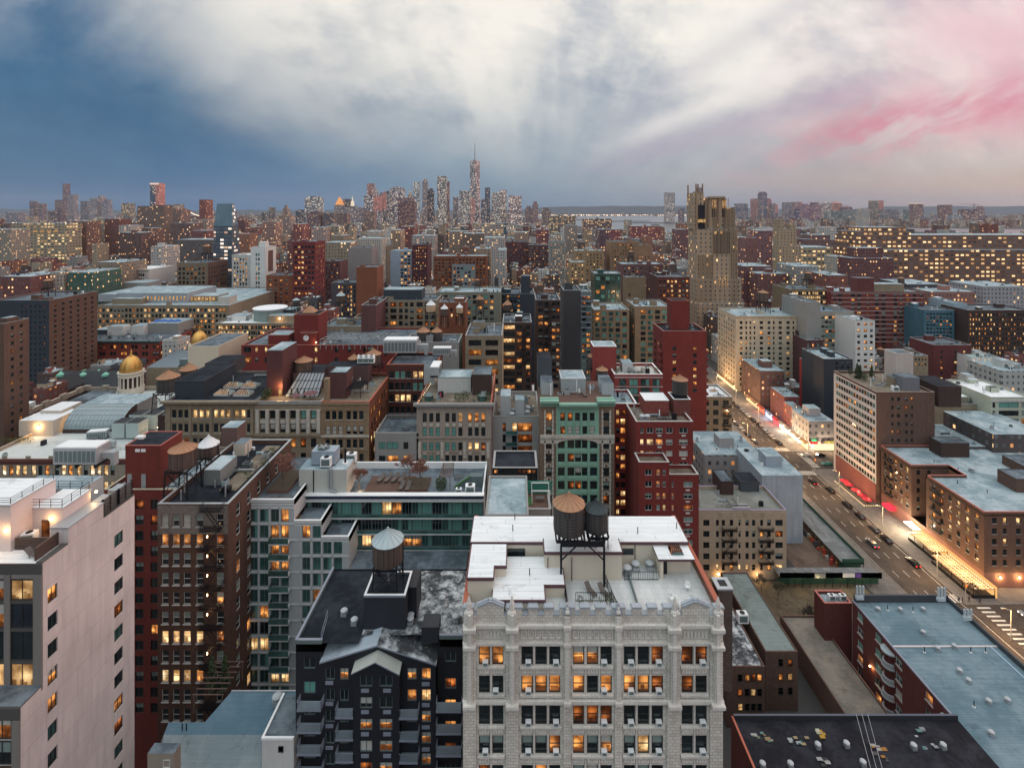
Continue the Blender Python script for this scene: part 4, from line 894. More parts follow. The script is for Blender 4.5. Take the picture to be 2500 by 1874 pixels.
# 4. black gabled apartments
BLK = plain((.011, .012, .018), .6, .3); BLT = plain((.02, .022, .03), .6, .2); GRL = plain((.22, .24, .30), .5, .2)
def black():
 Y = 71.; root = thing('gabled_apartment_building', 'black gabled apartment building with balconies and square tank enclosure', 'building', (X(920, Y), Y, 0)); wb = MB(); z0 = 25
 zd = 59.9; rows = [(1636+51.8*i, 1660+51.8*i) for i in range(6)]; R_ = [(Z(b, Y), Z(a, Y)) for a, b in rows]
 cc = [(X(a, Y), X(b, Y)) for a, b in ((794, 817), (829, 851), (994, 1017), (1029, 1052))]; rr = [(Z(b, Y), Z(a, Y)) for a, b in [(1630+52.*i, 1659+52.*i) for i in range(6)]]
 ze = Z(1622, Y)
 facade(root, wb, 'F', Y, X(783, Y), X(1064, Y), z0, ze, cc, rr, BLK, MIXA, 'v', FRG, states=['DPPO', 'DDOY', 'DDRP', 'DRDP', 'DDPP'], dep=.2)
 wb.poly([(X(783, Y), Y, ze), (X(1064, Y), Y, ze), (X(1064, Y), Y, Z(1617, Y)), (X(921, Y), Y, Z(1572, Y)), (X(783, Y), Y, Z(1612, Y))], BLK)
 Yc = 69.8; cc = [(X(a, Yc), X(b, Yc)) for a, b in ((878, 909), (926, 958))]; rr = [(Z(b, Yc), Z(a, Yc)) for a, b in [(1648+53.*i, 1676+53.*i) for i in range(6)]]
 facade(root, wb, 'F', Yc, X(862, Yc), X(975, Yc), z0, Z(1638, Yc), cc, rr, BLK, MIXA, 'v', FRG, states=['DD', 'hD', 'PP', 'WP', 'RP'], dep=.2)
 wb.poly([(X(862, Yc), Yc, Z(1638, Yc)), (X(975, Yc), Yc, Z(1638, Yc)), (X(975, Yc), Yc, Z(1637, Yc)), (X(918, Yc), Yc, Z(1608, Yc))], BLK)
 for sx in (862, 975): wb.poly([(X(sx, Yc), Yc, z0), (X(sx, Yc), Y, z0), (X(sx, Yc), Y, Z(1637, Yc)), (X(sx, Yc), Yc, Z(1637, Yc))], BLK)
 Yw = 71.6
 facade(root, wb, 'F', Yw, X(722, Yw), X(783, Y), z0, Z(1590, Yw), [(X(741, Yw), X(770, Yw))], [(Z(b, Yw), Z(a, Yw)) for a, b in [(1606, 1632)]+[(1663+53.*i, 1692+53.*i) for i in range(5)]], BLK, {'C': 3, 'D': 3, 'H': 2}, 'v', FRG, dep=.2)
 facade(root, wb, 'F', Yw+.8, X(1064, Y), X(1129, Yw), z0, Z(1590, Yw), [(X(1084, Yw), X(1112, Yw))], [(Z(b, Yw), Z(a, Yw)) for a, b in [(1602, 1628)]+[(1667+53.*i, 1694+53.*i) for i in range(5)]], BLK, MIXA, 'v', FRG, states=['D', 'R', 'O', 'O', 'R'], dep=.2)
 xl, xr = X(722, Yw), X(1129, Yw)
 for x_ in (xl, xr): wb.poly([(x_, Yw, z0), (x_, 86, z0), (x_, 86, zd), (x_, Yw, zd)], BLK)
 wb.poly([(xr, 86, z0), (xl, 86, z0), (xl, 86, zd), (xr, 86, zd)], BLK)
 wb.build('wall', root)
 b = MB(); b.box(xl, X(888, 74), Yw, 86, zd-.3, zd-.25, RD); b.box(X(888, 74), xr, 73., 86, zd-.3, zd-.25, RPAT)
 b.box(xl-.05, xl+.3, Yw-.2, 86, zd-.25, zd+.35, FRG, top=GRL); b.box(xl+.3, X(783, Y), Yw-.2, Yw+.2, zd-.25, zd+.3, FRG, top=GRL); b.box(X(1064, Y)+.3, xr, Yw+.6, Yw+1., zd-.25, zd+.3, FRG, top=GRL); b.build('roof', root)
 b = MB(); pk = (X(921, Y), Z(1571, Y)); el = (X(781, Y), Z(1613, Y)); er = (X(1066, Y), Z(1618, Y)); yb_ = 75.5
 for (p, q, m) in ((el, pk, roofm((.36, .42, .48), (.14, .15, .17), .3, 0, .62)), (pk, er, RPAT)):
  b.poly([(p[0], Y-.25, p[1]), (q[0], Y-.25, q[1]), (q[0], yb_, q[1]), (p[0], yb_, p[1])], m); b.poly([(p[0], Y-.25, p[1]-.22), (q[0], Y-.25, q[1]-.22), (q[0], Y-.25, q[1]), (p[0], Y-.25, p[1])], GRL)
 b.ext([(el[0], el[1]-1), (er[0], er[1]-1), er, (pk[0], pk[1]-.02), el], yb_-.1, yb_, BLK)
 b.build('gable_roof', root)
 b = MB(); b.box(X(1024, Y), X(1066, Y), 72.5, 75., zd-1., zd+1.2, BLT, skip='D'); b.build('dormer', root)
 b = MB(); P = [(X(860, Yc), Z(1636, Yc)), (X(918, Yc), Z(1608, Yc)), (X(977, Yc), Z(1638, Yc))]
 for p, q in zip(P, P[1:]):
  b.poly([(p[0], Yc-.5, p[1]), (q[0], Yc-.5, q[1]), (q[0], Y, q[1]+.25), (p[0], Y, p[1]+.25)], plain((.40, .42, .38), .7, .3)); b.poly([(p[0], Yc-.5, p[1]-.16), (q[0], Yc-.5, q[1]-.16), (q[0], Yc-.5, q[1]), (p[0], Yc-.5, p[1])], GRL)
 b.build('gable_hood', root)
 b = MB(); b.box(X(888, 73.9), X(990, 73.9), 73.9, 78.9, zd-.25, 64.3, BLT, top=RD, skip='D'); x0, x1 = X(888, 73.9), X(990, 73.9)
 b.box(x0, x1, 73.85, 74.2, 64.302, 64.6, GRL, top=WHT); b.box(x0, x1, 78.6, 78.95, 64.302, 64.6, GRL, top=WHT); b.box(x0, x0+.3, 74.2, 78.6, 64.302, 64.6, GRL, top=WHT); b.box(x1-.3, x1, 74.2, 78.6, 64.302, 64.6, GRL, top=WHT); b.build('tank_enclosure', root)
 b = MB(); b.box(X(992, 76), X(1017, 76), 76., 79.9, zd-.25, 64.2, BLK, skip='D'); b.build('stair_head', root)
 for (x0, x1, y0, st_, n) in ((724, 783, 1730, 54, 4), (818, 862, 1748, 54, 3), (974, 1020, 1750, 54, 3), (1064, 1126, 1733, 54, 4)):
  for k in range(n):
   y = y0+st_*k; yf = Y-1.3; xa_, xb_ = X(x0, yf), X(x1, yf); z = Z(y, yf)-.1; ybk = Y-.003 if x0 in (818, 974) else Yw+.1
   b = MB(); b.box(xa_, xb_, yf, min(ybk, Y-.01), z-.28, z, GRL, top=plain((.22, .28, .30), .6, .3)); b.build('balcony', root)
   b = MB(); railing(b, [(xa_, Y-.05), (xa_, yf+.03), (xb_, yf+.03), (xb_, Y-.05)], z, 1.05, GRL, .16, 1); b.build('balcony_railing', root)
 for (xx, yy) in [(795, y) for y in (1660, 1711, 1765, 1818)]+[(1030, y) for y in (1663, 1714, 1768, 1822)]+[(882, y) for y in (1679, 1731, 1785, 1838)]+[(936, y) for y in (1679, 1731, 1785, 1838)]:
  yq = Yc if 870 < xx < 960 else Y; b = MB(); b.box(X(xx, yq), X(xx+19, yq), yq-.12, yq-.003, Z(yy+9, yq), Z(yy+1, yq), GRL); b.build('air_conditioner_grille', root)
 NB.append((722, 1130, 1390, 1874, 70, 86, xl, xr, 'black gabled building', root)); return root
black()
water_tower('weathered wooden water tower with silver cone on black building', 947, 1290, 1333, 1392, 73, 76.4, 64.3, CONE_S, WOOD, spread=.95)
for i, (px_, py, l) in enumerate(((840, 1502, 'white capped vent on black building roof, left of enclosure'), (865, 1524, 'low white vent at rear of the snowy gable'), (1003, 1512, 'white round vent, upper of the pair beside tank enclosure'), (1002, 1522, 'white round vent, lower of the pair beside tank enclosure'), (1080, 1470, 'white vent on patchy roof, farther of the two at right'), (1112, 1516, 'white vent on patchy roof, nearer of the two at right'))):
 yy = YZ(py, 59.6); vent(l, (X(px_, yy), yy, 59.6), 0, .9)
roof_fence('thin steel guard rail on left roof edge of black building', [(X(783, 71.6), 71.8), (X(800, 76), 76)], 59.8, 1., GRL, 1.2)
# 5. brown brick building with fire escape, red brick behind
BR1 = brick((.16, .085, .06)); BRG = brick((.30, .27, .24), (.20, .17, .15)); RB1 = brick((.25, .05, .035), (.18, .035, .025)); RB2 = brick((.26, .10, .075))
rows5 = [(1050+(697+161.5*i)/3.403, 1050+(800+161.5*i)/3.403) for i in range(11)]
r5 = B('loft_building', 'brown brick loft with grey top storey and front fire escape', 385, 557, 1230, 92, D=26, wall=BR1, roof=RD, rows=rows5, cols=[(395, 411), (422, 438), (448, 465), (479, 496), (529, 546)], st='s', fr=FRW,
  states=['WHWHD', 'OOOOR', 'HHHHD', 'HHDDB', 'DDDDP', 'HHHHD', 'YYYYR', 'DDDDB', 'LYYOD', 'DDDDD', 'DDDDD'], side={'R': dict(n=6, w=1.4, mix=MIXA)}, cop=GALV, ybot=1760, sill=FRW, swall=BR1)
b = MB(); b.box(X(385, 92), X(557, 92), 91.9, 91.997, Z(1303, 92), Z(1236, 92), BRG)
for (a, c) in ((395, 411), (422, 438), (448, 465), (479, 496), (529, 546)): pass
b = MB(); z1_, z0_ = Z(1253, 92), Z(1303, 92)
holewall(b, 'F', 91.94, X(385, 92), X(557, 92), Z(1303, 92), Z(1232, 92), [(X(a, 92), X(c, 92)) for a, c in ((395, 411), (422, 438), (448, 465), (479, 496), (529, 546))], [(Z(rows5[0][1], 92), Z(rows5[0][0], 92))], BRG, .06); b.build('grey_brick_face', r5)
def fire_escape(root, x0, x1, Y, zs, d=1.1, m=None, ladders=True):
 m = m or STL
 for i, z in enumerate(zs):
  b = MB(); yf = Y-d
  for k in range(5): b.box(x0, x1, yf+d*k/5, yf+d*k/5+.1, z-.06, z, m)
  b.box(x0, x1, yf, yf+.05, z-.16, z, m); railing(b, [(x0, Y-.02), (x0, yf), (x1, yf), (x1, Y-.02)], z, .95, m, .3, 2); b.bar((x0+.1, yf, z-.1), (x0+.1, Y-.02, z-1.1), .06, m); b.bar((x1-.1, yf, z-.1), (x1-.1, Y-.02, z-1.1), .06, m)
  if ladders and i+1 < len(zs):
   z2 = zs[i+1]; s = 1 if i % 2 else -1; xa_, xb_ = ((x0+x1)/2+s*(x1-x0)*.36, (x0+x1)/2-s*(x1-x0)*.36)
   for q in (.25, .75): b.bar((xa_, yf+d*q, z), (xb_, yf+d*q, z2), .09, m)
   for k in range(9): u = k/9; b.bar((xa_+(xb_-xa_)*u, yf+d*.25, z+(z2-z)*u), (xa_+(xb_-xa_)*u, yf+d*.75, z+(z2-z)*u), .07, m)
  b.build('fire_escape', root)
fire_escape(r5, X(498, 92), X(548, 92), 92, [Z(1236+47.5*i, 92) for i in range(12)], 1.5)
b = MB()
for i in (1, 2, 3, 4, 5, 7): b.lathe(X(506, 90.3), 90.3, [(.05, Z(1265+47.5*i, 90.3)), (.1, Z(1262+47.5*i, 90.3)), (.05, Z(1259+47.5*i, 90.3))], GLOW, 6)
b.build('lamp', r5)
for i in (2, 5, 7): lamp_light(X(506, 90), 90., Z(1262+47.5*i, 90), 25)
for py in (1575, 1576): pass
roof_z = r5['dk']
sub_box(r5, 'penthouse', X(498, 100), X(538, 100), 100, 106, roof_z, roof_z+3, plain((.18, .20, .2)), RG)
sub_box(r5, 'roof_deck', X(520, 96), X(640, 108), 98, 116.5, roof_z, roof_z+.15, RT)
sub_box(r5, 'dormer', X(570, 112), X(598, 112), 112, 115, roof_z, roof_z+2.6, plain((.55, .50, .42)), RM)
sub_box(r5, 'stair_head', X(536, 116), X(575, 116), 116.6, 120.5, roof_z, roof_z+4.2, plain((.13, .08, .07)), RG)
water_tower('large brown water tower with rusty orange cone beside red bulkhead', 447, 1078, 1104, 1151, 60, 97, roof_z, CONE_O, WOOD, spread=1.1)
water_tower('brown water tower with silver white cone behind the rusty one', 509, 1063, 1091, 1119, 46, 107, roof_z, CONE_W, WOOD, spread=.9)
for i, (u, v) in enumerate(((-52, 102), (-50.5, 106), (-49, 110), (-52.5, 112))): leafy('dark shrub in row along right edge of brick loft roof' if i else 'nearest dark shrub on right edge of brick loft roof', u-.5+i*.2-1, v, roof_z, 1.8, .8, i+20, name='shrub', cat='shrub', n=160, trunk=False, group='shrubs along the brick loft roof')
r4 = B('apartment_building', 'deep red brick apartment building between pink tower and fire escape loft', 255, 470, 1195, 104, D=16, wall=RB1, roof=RG, rows=[(1219+38.2*i, 1243+38.2*i) for i in range(14)], cols=[(330, 350), (368, 386), (283, 300), (405, 420)][:3] and [(283, 300), (330, 350), (368, 386)], st='v', mix=MIXD, cop=plain((.45, .40, .30)), ybot=1750)
sub_box(r4, 'bulkhead', X(306, 105), X(392, 105), 105, 111.8, r4['dk'], Z(1088, 105), RB1, RD, plain((.34, .10, .08)))
b = MB()
for a in (311, 345): b.box(X(a, 104.9), X(a+11, 104.9), 104.85, 104.995, r4['dk'], Z(1157, 104.9), GALV)
b.build('door', r4); b = MB(); b.box(X(330, 104.9), X(341, 104.9), 104.9, 104.997, Z(1103, 104.9), Z(1096, 104.9), WHT); b.box(X(344, 104.9), X(355, 104.9), 104.9, 104.997, Z(1103, 104.9), Z(1096, 104.9), WHT); b.build('vent_grille', r4)
sub_box(r4, 'skylight', X(330, 108), X(348, 108), 108, 109, Z(1088, 105)+.01, Z(1088, 105)+.5, WHT)
def lowroofs():
 r = thing('low_building', 'low building with blue grey sloping sheet roofs at bottom left', 'building', (X(560, 78), 70, 0)); z = 45.
 b = MB(); BG = roofm((.09, .16, .21), (.14, .21, .26), .1); SG = roofm((.17, .22, .24), (.27, .31, .32), .1, .5)
 P = [(X(565, 80), 80, z), (X(722, 80), 80, z), (X(722, 73.4), 73.4, z), (X(400, 73.4), 73.4, z), (X(412, 75.2), 75.2, z), (X(500, 75.2), 75.2, z)]
 b.poly([P[3], P[2], P[1], P[0], P[5], P[4]], BG); b.poly([(X(372, 64), 64, z-4), (X(640, 64), 64, z-4), P[2], P[3]], SG); b.poly([P[4], (X(378, 75), 75, z-5), (X(372, 64), 64, z-4), P[3]], SG)
 b.poly([(X(372, 64), 64, 0), (X(640, 64), 64, 0), (X(640, 64), 64, z-4), (X(372, 64), 64, z-4)], plain((.30, .28, .24))); b.poly([(X(565, 80), 80, 0), P[0], P[5], (X(500, 75.2), 75.2, 0)], BR1); b.poly([(X(722, 80), 80, 0), (X(565, 80), 80, 0), P[0], P[1]], BR1); b.build('roof', r)
 b = MB(); b.ext([(X(430, 66), z-3.9), (X(495, 66), z-3.9), (X(478, 66), z-1.2)], 63, 68, SG); b.build('dormer', r)
 b = MB(); b.bar((X(445, 74), 74, z), (X(445, 74), 74, z+1), .12, STL); b.bar((X(455, 74), 74, z), (X(455, 74), 74, z+1), .12, STL); b.bar((X(722, 80), 80, z+.05), (X(565, 80), 80, z+.05), .2, GALV); b.build('vent', r)
 NB.append((360, 720, 1685, 1874, 64, 80, -60, -30, 'blue grey low roofs', r))
 r = thing('stair_tower', 'white walled block with grey roof left of black building', 'building', (X(680, 70), 70, 0)); z = 47.8; xa_, xb_ = X(640, 70), X(717, 70); b = MB(); b.box(xa_, xb_, 70, 76.5, 20, z, plain((.55, .55, .53)), top=RM, skip='D'); b.box(xa_-.1, xb_, 69.9, 70.2, z, z+.3, WHT); b.box(xa_-.1, xa_+.2, 70.2, 76.5, z, z+.3, WHT); b.build('wall', r)
 place_window(r, 'F', (X(686, 70), 69.95, Z(1834, 70)), .7, .8, '', 'D', FRM)
 for (px_, yy, zz, l) in ((677, 78, 45, 'white round vent on blue grey roof behind white block'), (402, 68, 41, 'white vent at left corner of low sheet roof')): vent(l, (X(px_, yy), yy, zz), 0, 1.3)
 r = thing('low_building', 'small beige outbuilding with white sill window below sheet roof', 'building', (X(425, 62), 62, 0)); b = MB(); Yk = 60.; b.box(X(360, Yk), X(425, Yk), Yk, Yk+1.2, 0, Z(1838, Yk), plain((.26, .22, .18)), top=RM, skip='D'); b.build('wall', r); place_window(r, 'F', (X(425-18, Yk), Yk-.02, Z(1872, Yk)), .8, .9, '', 'T', FRW)
lowroofs()
pergola('brown timber pergola low between fire escape and sheet roof', X(492, 84), X(560, 84), 82, 88, Z(1668, 84)-3, 3., None, 7)
for i in (0, 1): leafy(('dark conifer left of two behind the low pergola', 'dark conifer right of two behind the low pergola')[i], X(517+32*i, 86), 86, Z(1668, 84)-3, 6, 1., i+40, cone=True, n=260)
# palette
TAN = stone((.36, .30, .22)); TAN2 = brick((.38, .28, .18)); LIME = stone((.42, .38, .31)); BEI = brick((.40, .33, .24)); WST = stone((.56, .55, .52)); GRY = plain((.26, .26, .25)); GRB = plain((.13, .15, .18))
RBK = brick((.27, .045, .035), (.19, .032, .026)); DRB = brick((.15, .05, .04)); PBR = brick((.20, .09, .09)); DBR = brick((.10, .06, .05)); OBR = brick((.32, .12, .06)); BBR = brick((.20, .12, .09)); NVY = plain((.03, .04, .055), .6, .2); CRM = plain((.60, .52, .40), .8, .15); WHW = plain((.62, .62, .60), .8, .2)
COPG = plain((.22, .40, .31), .6, .25); LTR = stone((.52, .49, .43)); PGR = plain((.44, .47, .38), .8, .2); IRN = plain((.23, .045, .03), .7, .3)
def R(y0, p, h, n): return [(y0+i*p, y0+i*p+h) for i in range(n)]
MIXW = {'D': 5, 'W': 2, 'H': 3, 'O': 1, 'Y': 1}
MIXP = {'D': 5, 'H': 1, 'O': 2.4, 'Y': 2.6, 'R': 1}
A1 = B('loft_building', 'tan loft with black roof, four lit skylights and bracketed cornice', 403, 622, 978, 145, 906, wall=TAN, roof=RD, rows=[(1000, 1020), (1034, 1055), (1069, 1090), (1103, 1124), (1138, 1158)],
  cols=[(x+o, x+o+10.5) for x in (420, 471, 522, 573) for o in (0, 15.3, 30)], states=['DDDYYYYYYYYD', 'DDDDDDDDDDDD', 'DRRDDDDRDDDD'], sill=LTR, corn=(977, 988, 1.1, TAN), bands=[(1026, 1029, .2), (1058, 1062, .3)], piers=[(x, x+7, 994, 1058, .25) for x in (410, 461, 512, 563, 612)], cop=RM, par=.5, trim=TAN)
z = A1['dk']
sub_box(A1, 'stair_head', X(443, 152), X(512, 152), 149, 166, z, z+4.6, NVY, RD, STL); sub_box(A1, 'stair_head', X(500, 168), X(560, 168), 168, 178, z, z+4.2, plain((.05, .045, .05)), RD)
for i, (px_, py) in enumerate(((548, 956), (595, 957), (570, 938), (612, 938))): yy = YZ(py+6, z); skylight(('lit pyramid skylight on black roof, front left of four', 'lit pyramid skylight on black roof, front right of four', 'pyramid skylight on black roof, back left of four', 'pyramid skylight on black roof, back right of four')[i], (X(px_, yy), yy, z), 0, 1.15)
for i in range(3): condenser('white condenser in a row beside black stair head, %s of three' % ('nearest', 'middle', 'farthest')[i], (X(544+i*10, 160+i*2.5), 160+i*2.5, z), 1.57, 1.2)
A2 = B('loft_building', 'cream piered loft with a planted patio and sloping studio glass', 622, 784, 980, 145, 890, wall=TAN, roof=RT, rows=[(1001, 1021), (1034, 1055), (1070, 1092), (1105, 1125)], cols=[(x, x+13) for x in (635, 659, 684, 709, 734, 759)], states=['DDDDCC', 'hhhhhh', 'DDDORD', 'DDDDDD'],
  bands=[(982, 986, .3, GRY), (999, 1000.5, .25, LTR), (1058, 1064, .4, TAN)], piers=[(x, x+8, 1000, 1057, .35, LTR) for x in (625, 649, 674, 699, 724, 749, 774)]+[(x, x+13, 1024, 1033, .1, LTR) for x in (635, 659, 684, 709, 734, 759)], cop=GALV, par=1., st='s')
z = A2['dk']
sub_box(A2, 'bulkhead', X(651, 152), X(690, 152), 152, 162, z, Z(855, 152), plain((.09, .03, .03)), RG); sub_box(A2, 'bulkhead', X(690, 156), X(705, 156), 156, 162, z, Z(900, 156), plain((.09, .03, .03)), RG)
b = MB(); x0, x1 = X(697, 152), X(778, 152); zt2 = z+5.4; b.poly([(x0, 151.5, z), (x1, 151.5, z), (x1, 157, zt2), (x0+2, 157, zt2)], plain((.28, .30, .32), .3, .3))
b.build('studio_glass', A2); b = MB()
for i in range(9): u = i/8; b.bar((x0+(x1-x0)*u, 151.4, z+.05), (x0+2+(x1-x0-2)*u, 156.9, zt2+.05), .12, STL)
for k in range(4): u = k/3.; b.bar((x0+2*u, 151.4+5.5*u, z+.06+5.4*u), (x1, 151.4+5.5*u, z+.06+5.4*u), .1, STL)
b.build('glazing_bars', A2); sub_box(A2, 'penthouse', x0, X(782, 157), 157.05, 166, z, zt2-.1, plain((.10, .06, .05)), RD)
b = MB(); b.box(X(680, 151.9), X(687, 151.9), 151.9, 151.99, z, z+2.2, LY); b.build('door', A2)
for px_, l in ((711, 'conifer leftmost of three before sloping studio glass'), (727, 'conifer middle of three before sloping studio glass'), (743, 'conifer rightmost of three before sloping studio glass')): leafy(l, X(px_, 150.5), 150.5, z, 2.8, .6, int(px_), cone=True, n=200)
lamp_light(X(683, 151), 151, z+3, 500); lamp_light(X(700, 148), 148, z+1.5, 160)
def umbrella(label, x, y, z, r=1.5, m=None, closed=False):
 m = m or plain((.16, .07, .08)); t = thing('umbrella', label, 'umbrella', (x, y, z), 'parasols'); b = MB(); b.bar((x, y, z), (x, y, z+2.6), .07, STL); b.build('pole', t)
 b = MB(); b.lathe(x, y, [(.12, z+1.2), (.22, z+2.), (.03, z+2.7)] if closed else [(r, z+2.), (r*.5, z+2.4), (.04, z+2.65)], m, 8); b.build('canopy', t); return t
umbrella('dark maroon parasol on the cream loft patio', X(758, 149), 149, z, 2.2); umbrella('smaller maroon parasol left of the larger on cream loft patio', X(722, 147), 147, z, 1.5)
for i, px_ in enumerate((645, 652, 656)): leafy('tall dark shrub at left end of the cream loft patio, %s' % ('front', 'middle', 'back')[i], X(px_, 147+i*2), 147+i*2, z, 3.6-i*.4, .9, 60+i, name='shrub', cat='shrub', n=200, trunk=False)
A3 = B('loft_building', 'tan brick loft whose long red side wall recedes at right', 784, 901, 981, 145, 911, wall=TAN2, roof=RT, rows=[(1003, 1024), (1039, 1060), (1072, 1093), (1107, 1127), (1142, 1163)], cols=[(x+o, x+o+10.5) for x in (795, 846) for o in (0, 15.5, 31)], states=['DDDDDD', 'WWWhhh', 'DDDDDD', 'DDDDDD'],
  bands=[(984, 987, .35), (998, 1000, .2), (1062, 1066, .35, LTR), (1098, 1100, .2)], side={'R': dict(n=8, w=1.5, mix=MIXP, wall=OBR)}, swall=OBR, cop=REDC, sill=LTR)
z = A3['dk']; sub_box(A3, 'bulkhead', X(803, 150), X(846, 150), 150, 156, z, Z(910, 150), plain((.09, .035, .035)), RG, STL); sub_box(A3, 'pier', X(790, 145.4), X(801, 145.4), 145.5, 147, z, Z(925, 145.4), TAN2)
sub_box(A3, 'penthouse', X(800, 163), X(900, 163), 162, 167, z, z+6, plain((.09, .05, .05)), RD); pergola('dark flat canopy pergola on tan brick loft roof', X(850, 152), X(885, 152), 150, 157, z, 2.8, STL, 24)
b = MB(); x0 = X(853, 156)
for k in range(14): a = k*.5; b.bar((x0+.0, 155, z+k*.35), (x0+1.4*math.cos(a), 155+1.4*math.sin(a), z+k*.35), .2, GALV)
b.build('spiral_stair', A3)
for i in range(6): condenser('cream condenser on raised steel deck behind tan loft, %s of its row' % ('first', 'second', 'third', 'fourth', 'fifth', 'sixth')[i], (X(880+(i % 3)*13, 164+(i//3)*2.5), 164.5+(i//3)*2.5, z+6), 0, 1.3)
A4 = B('loft_building', 'beige loft with arched top windows and planted penthouse terrace', 1017, 1200, 985, 145, 912, wall=brick((.42, .36, .31), (.36, .31, .27)), roof=RT,
  rows=[(1008, 1030), (1043, 1064), (1080, 1099), (1111, 1131), (1147, 1166)], cols=[(x+o, x+o+10) for x in (1032, 1087, 1143) for o in (0, 16, 32)], st=['sa', 's', 's', 's', 's'], states=['DDDDDYOOO', 'CCCCCDDDD', 'CCCCCDYYR', 'CCCDDDDDD'],
  corn=(983, 995, 1., GRY), bands=[(1066, 1069, .25), (1101, 1103, .15)], piers=[(x, x+7, 1079, 1118, .2, LTR) for x in (1021, 1076, 1131, 1188)]+[(x+o+1, x+o+9, 1033, 1040, .12, LTR) for x in (1032, 1087, 1143) for o in (0, 16, 32)]+[(x+o+1, x+o+9, 1102, 1108, .12, LTR) for x in (1032, 1087, 1143) for o in (0, 32)], side={'R': dict(n=0+1, w=.1, rows=[(2000, 2001)], wall=OBR)}, swall=OBR, cop=REDC, par=.5)
z = A4['dk']; sub_box(A4, 'penthouse', X(1070, 156), X(1150, 156), 155, 163, z, z+4.6, plain((.46, .48, .46)), RG, FRG); sub_box(A4, 'penthouse', X(1155, 156), X(1200, 156), 153, 161, z, z+6.2, DBR, RM); sub_box(A4, 'penthouse', X(1035, 162), X(1060, 162), 162, 168, z, z+6, plain((.4, .42, .42)), RM)
airhandler('white stacked louvred chiller at left of the planted penthouse', (X(1062, 158), 160, z+4), 1.57, 1.3)
for i, (px_, yy, h) in enumerate(((1030, 147.5, 1.8), (1118, 147.5, 2.6), (1136, 148, 2.8), (1172, 149, 2.2), (1060, 146.6, 1.2), (1190, 148, 2.4))): leafy('green %s on the arched loft terrace, %s' % (('shrub', 'rounded bush', 'rounded bush', 'tree in pot', 'low plant', 'small tree')[i], ('beside gazebo', 'left of the central pair', 'right of the central pair', 'near dark penthouse', 'front edge left', 'far right corner')[i]), X(px_, yy), yy, z, h, h*.5, 80+i, LEAF, name='shrub', cat='shrub', n=200, trunk=False)
umbrella('crimson folded parasol on arched loft terrace', X(1075, 148), 148, z, 1., plain((.5, .03, .08)), True)
for px_, l in ((1047, 'grey gazebo at left on arched loft terrace'), (1178, 'grey gazebo at right on arched loft terrace')):
 r = thing('gazebo', l, 'gazebo', (X(px_, 149), 149, z)); x = X(px_, 149); b = MB(); b.lathe(x, 149, [(1.5, z+1.5), (.05, z+2.4)], FRG, 6); b.build('roof', r); b = MB(); b.lathe(x, 149, [(1.3, z), (1.3, z+1.5)], GT, 6, cap=False); b.build('glass_side', r)
b = MB()
for k in range(12): b.lathe(X(1020+k*.8, 145.3), 145.3+k*1.6, [(.07, z+.55), (.07, z+.7)], GLOWS, 5)
b.build('string_lights', A4)
A5 = B('low_building', 'grey stucco low building with a furnished courtyard roof', 915, 1022, 1057, 145, 1012, wall=GRY, roof=RM, rows=[(1079, 1096), (1112, 1128), (1140, 1156)], cols=[(925, 941), (944, 972), (985, 997)], st='v', mix=MIXA, states=['CCD', 'DOO'])
dining('table with chairs on the grey courtyard roof', X(990, 148), 149, A5['dk']); roof_fence('black timber screen across back of courtyard roof', [(X(945, 157), 157), (X(1017, 157), 157)], A5['dk'], 2.4)
A6 = B('loft_building', 'dark red brick loft in the gap behind the grey courtyard', 944, 1066, 890, 167, D=14, wall=DRB, roof=RM, rows=[(906, 923), (934, 952), (963, 980), (992, 1008)], cols=[(x, x+11) for x in (950, 964, 978, 992, 1008, 1022, 1036, 1050)], states=['DCCDYYYY', 'DDDDCCDD', 'DYYYDDDD', 'DDDDDDDD'], cop=REDC, sill=LTR)
airhandler('long white louvred rooftop chiller behind twin tanks', (X(980, 177), 177, A6['dk']+1.5), 0., 2.2); airhandler('second white louvred chiller bank right of the longest one', (X(1080, 177), 177, A6['dk']+1.), 0., 1.2)
A7 = B('apartment_building', 'plain grey apartment building with corner balconies', 1202, 1317, 1016, 150, 955, wall=plain((.33, .33, .32)), roof=RT, rows=[(1032, 1053), (1060, 1080), (1088, 1108), (1118, 1136), (1150, 1166)], cols=[(1227, 1235), (1250, 1262), (1264, 1299)], st='w', states=['RYO', 'DDR', 'DDR', 'DOO', 'OOO'])
z = A7['dk']
for k in range(4): b = MB(); xa_, xb_ = X(1234, 149), X(1263, 149); zz = Z(1060+k*28, 149); b.box(xa_, xb_, 148.8, 149.99, zz-.2, zz, GRL); b.box(xa_, xb_, 148.8, 148.86, zz, zz+1, GT); b.build('balcony', A7)
sub_box(A7, 'bulkhead', X(1222, 152), X(1247, 152), 151, 157, z, z+6.5, plain((.38, .40, .41)), RG); sub_box(A7, 'bulkhead', X(1258, 154), X(1280, 154), 152, 156, z, z+5, plain((.38, .40, .41)), RG)
for i, (a, c) in enumerate(((1250, 1000), (1288, 1003), (1254, 935), (1290, 1000))): yy = 151+i*1.5; vent('tall steel extract fan on grey apartment roof, %s' % ('front left', 'front right', 'rear', 'by the right parapet')[i], (X(a, yy), yy, z), 0, 1.5)
Yg = 140.
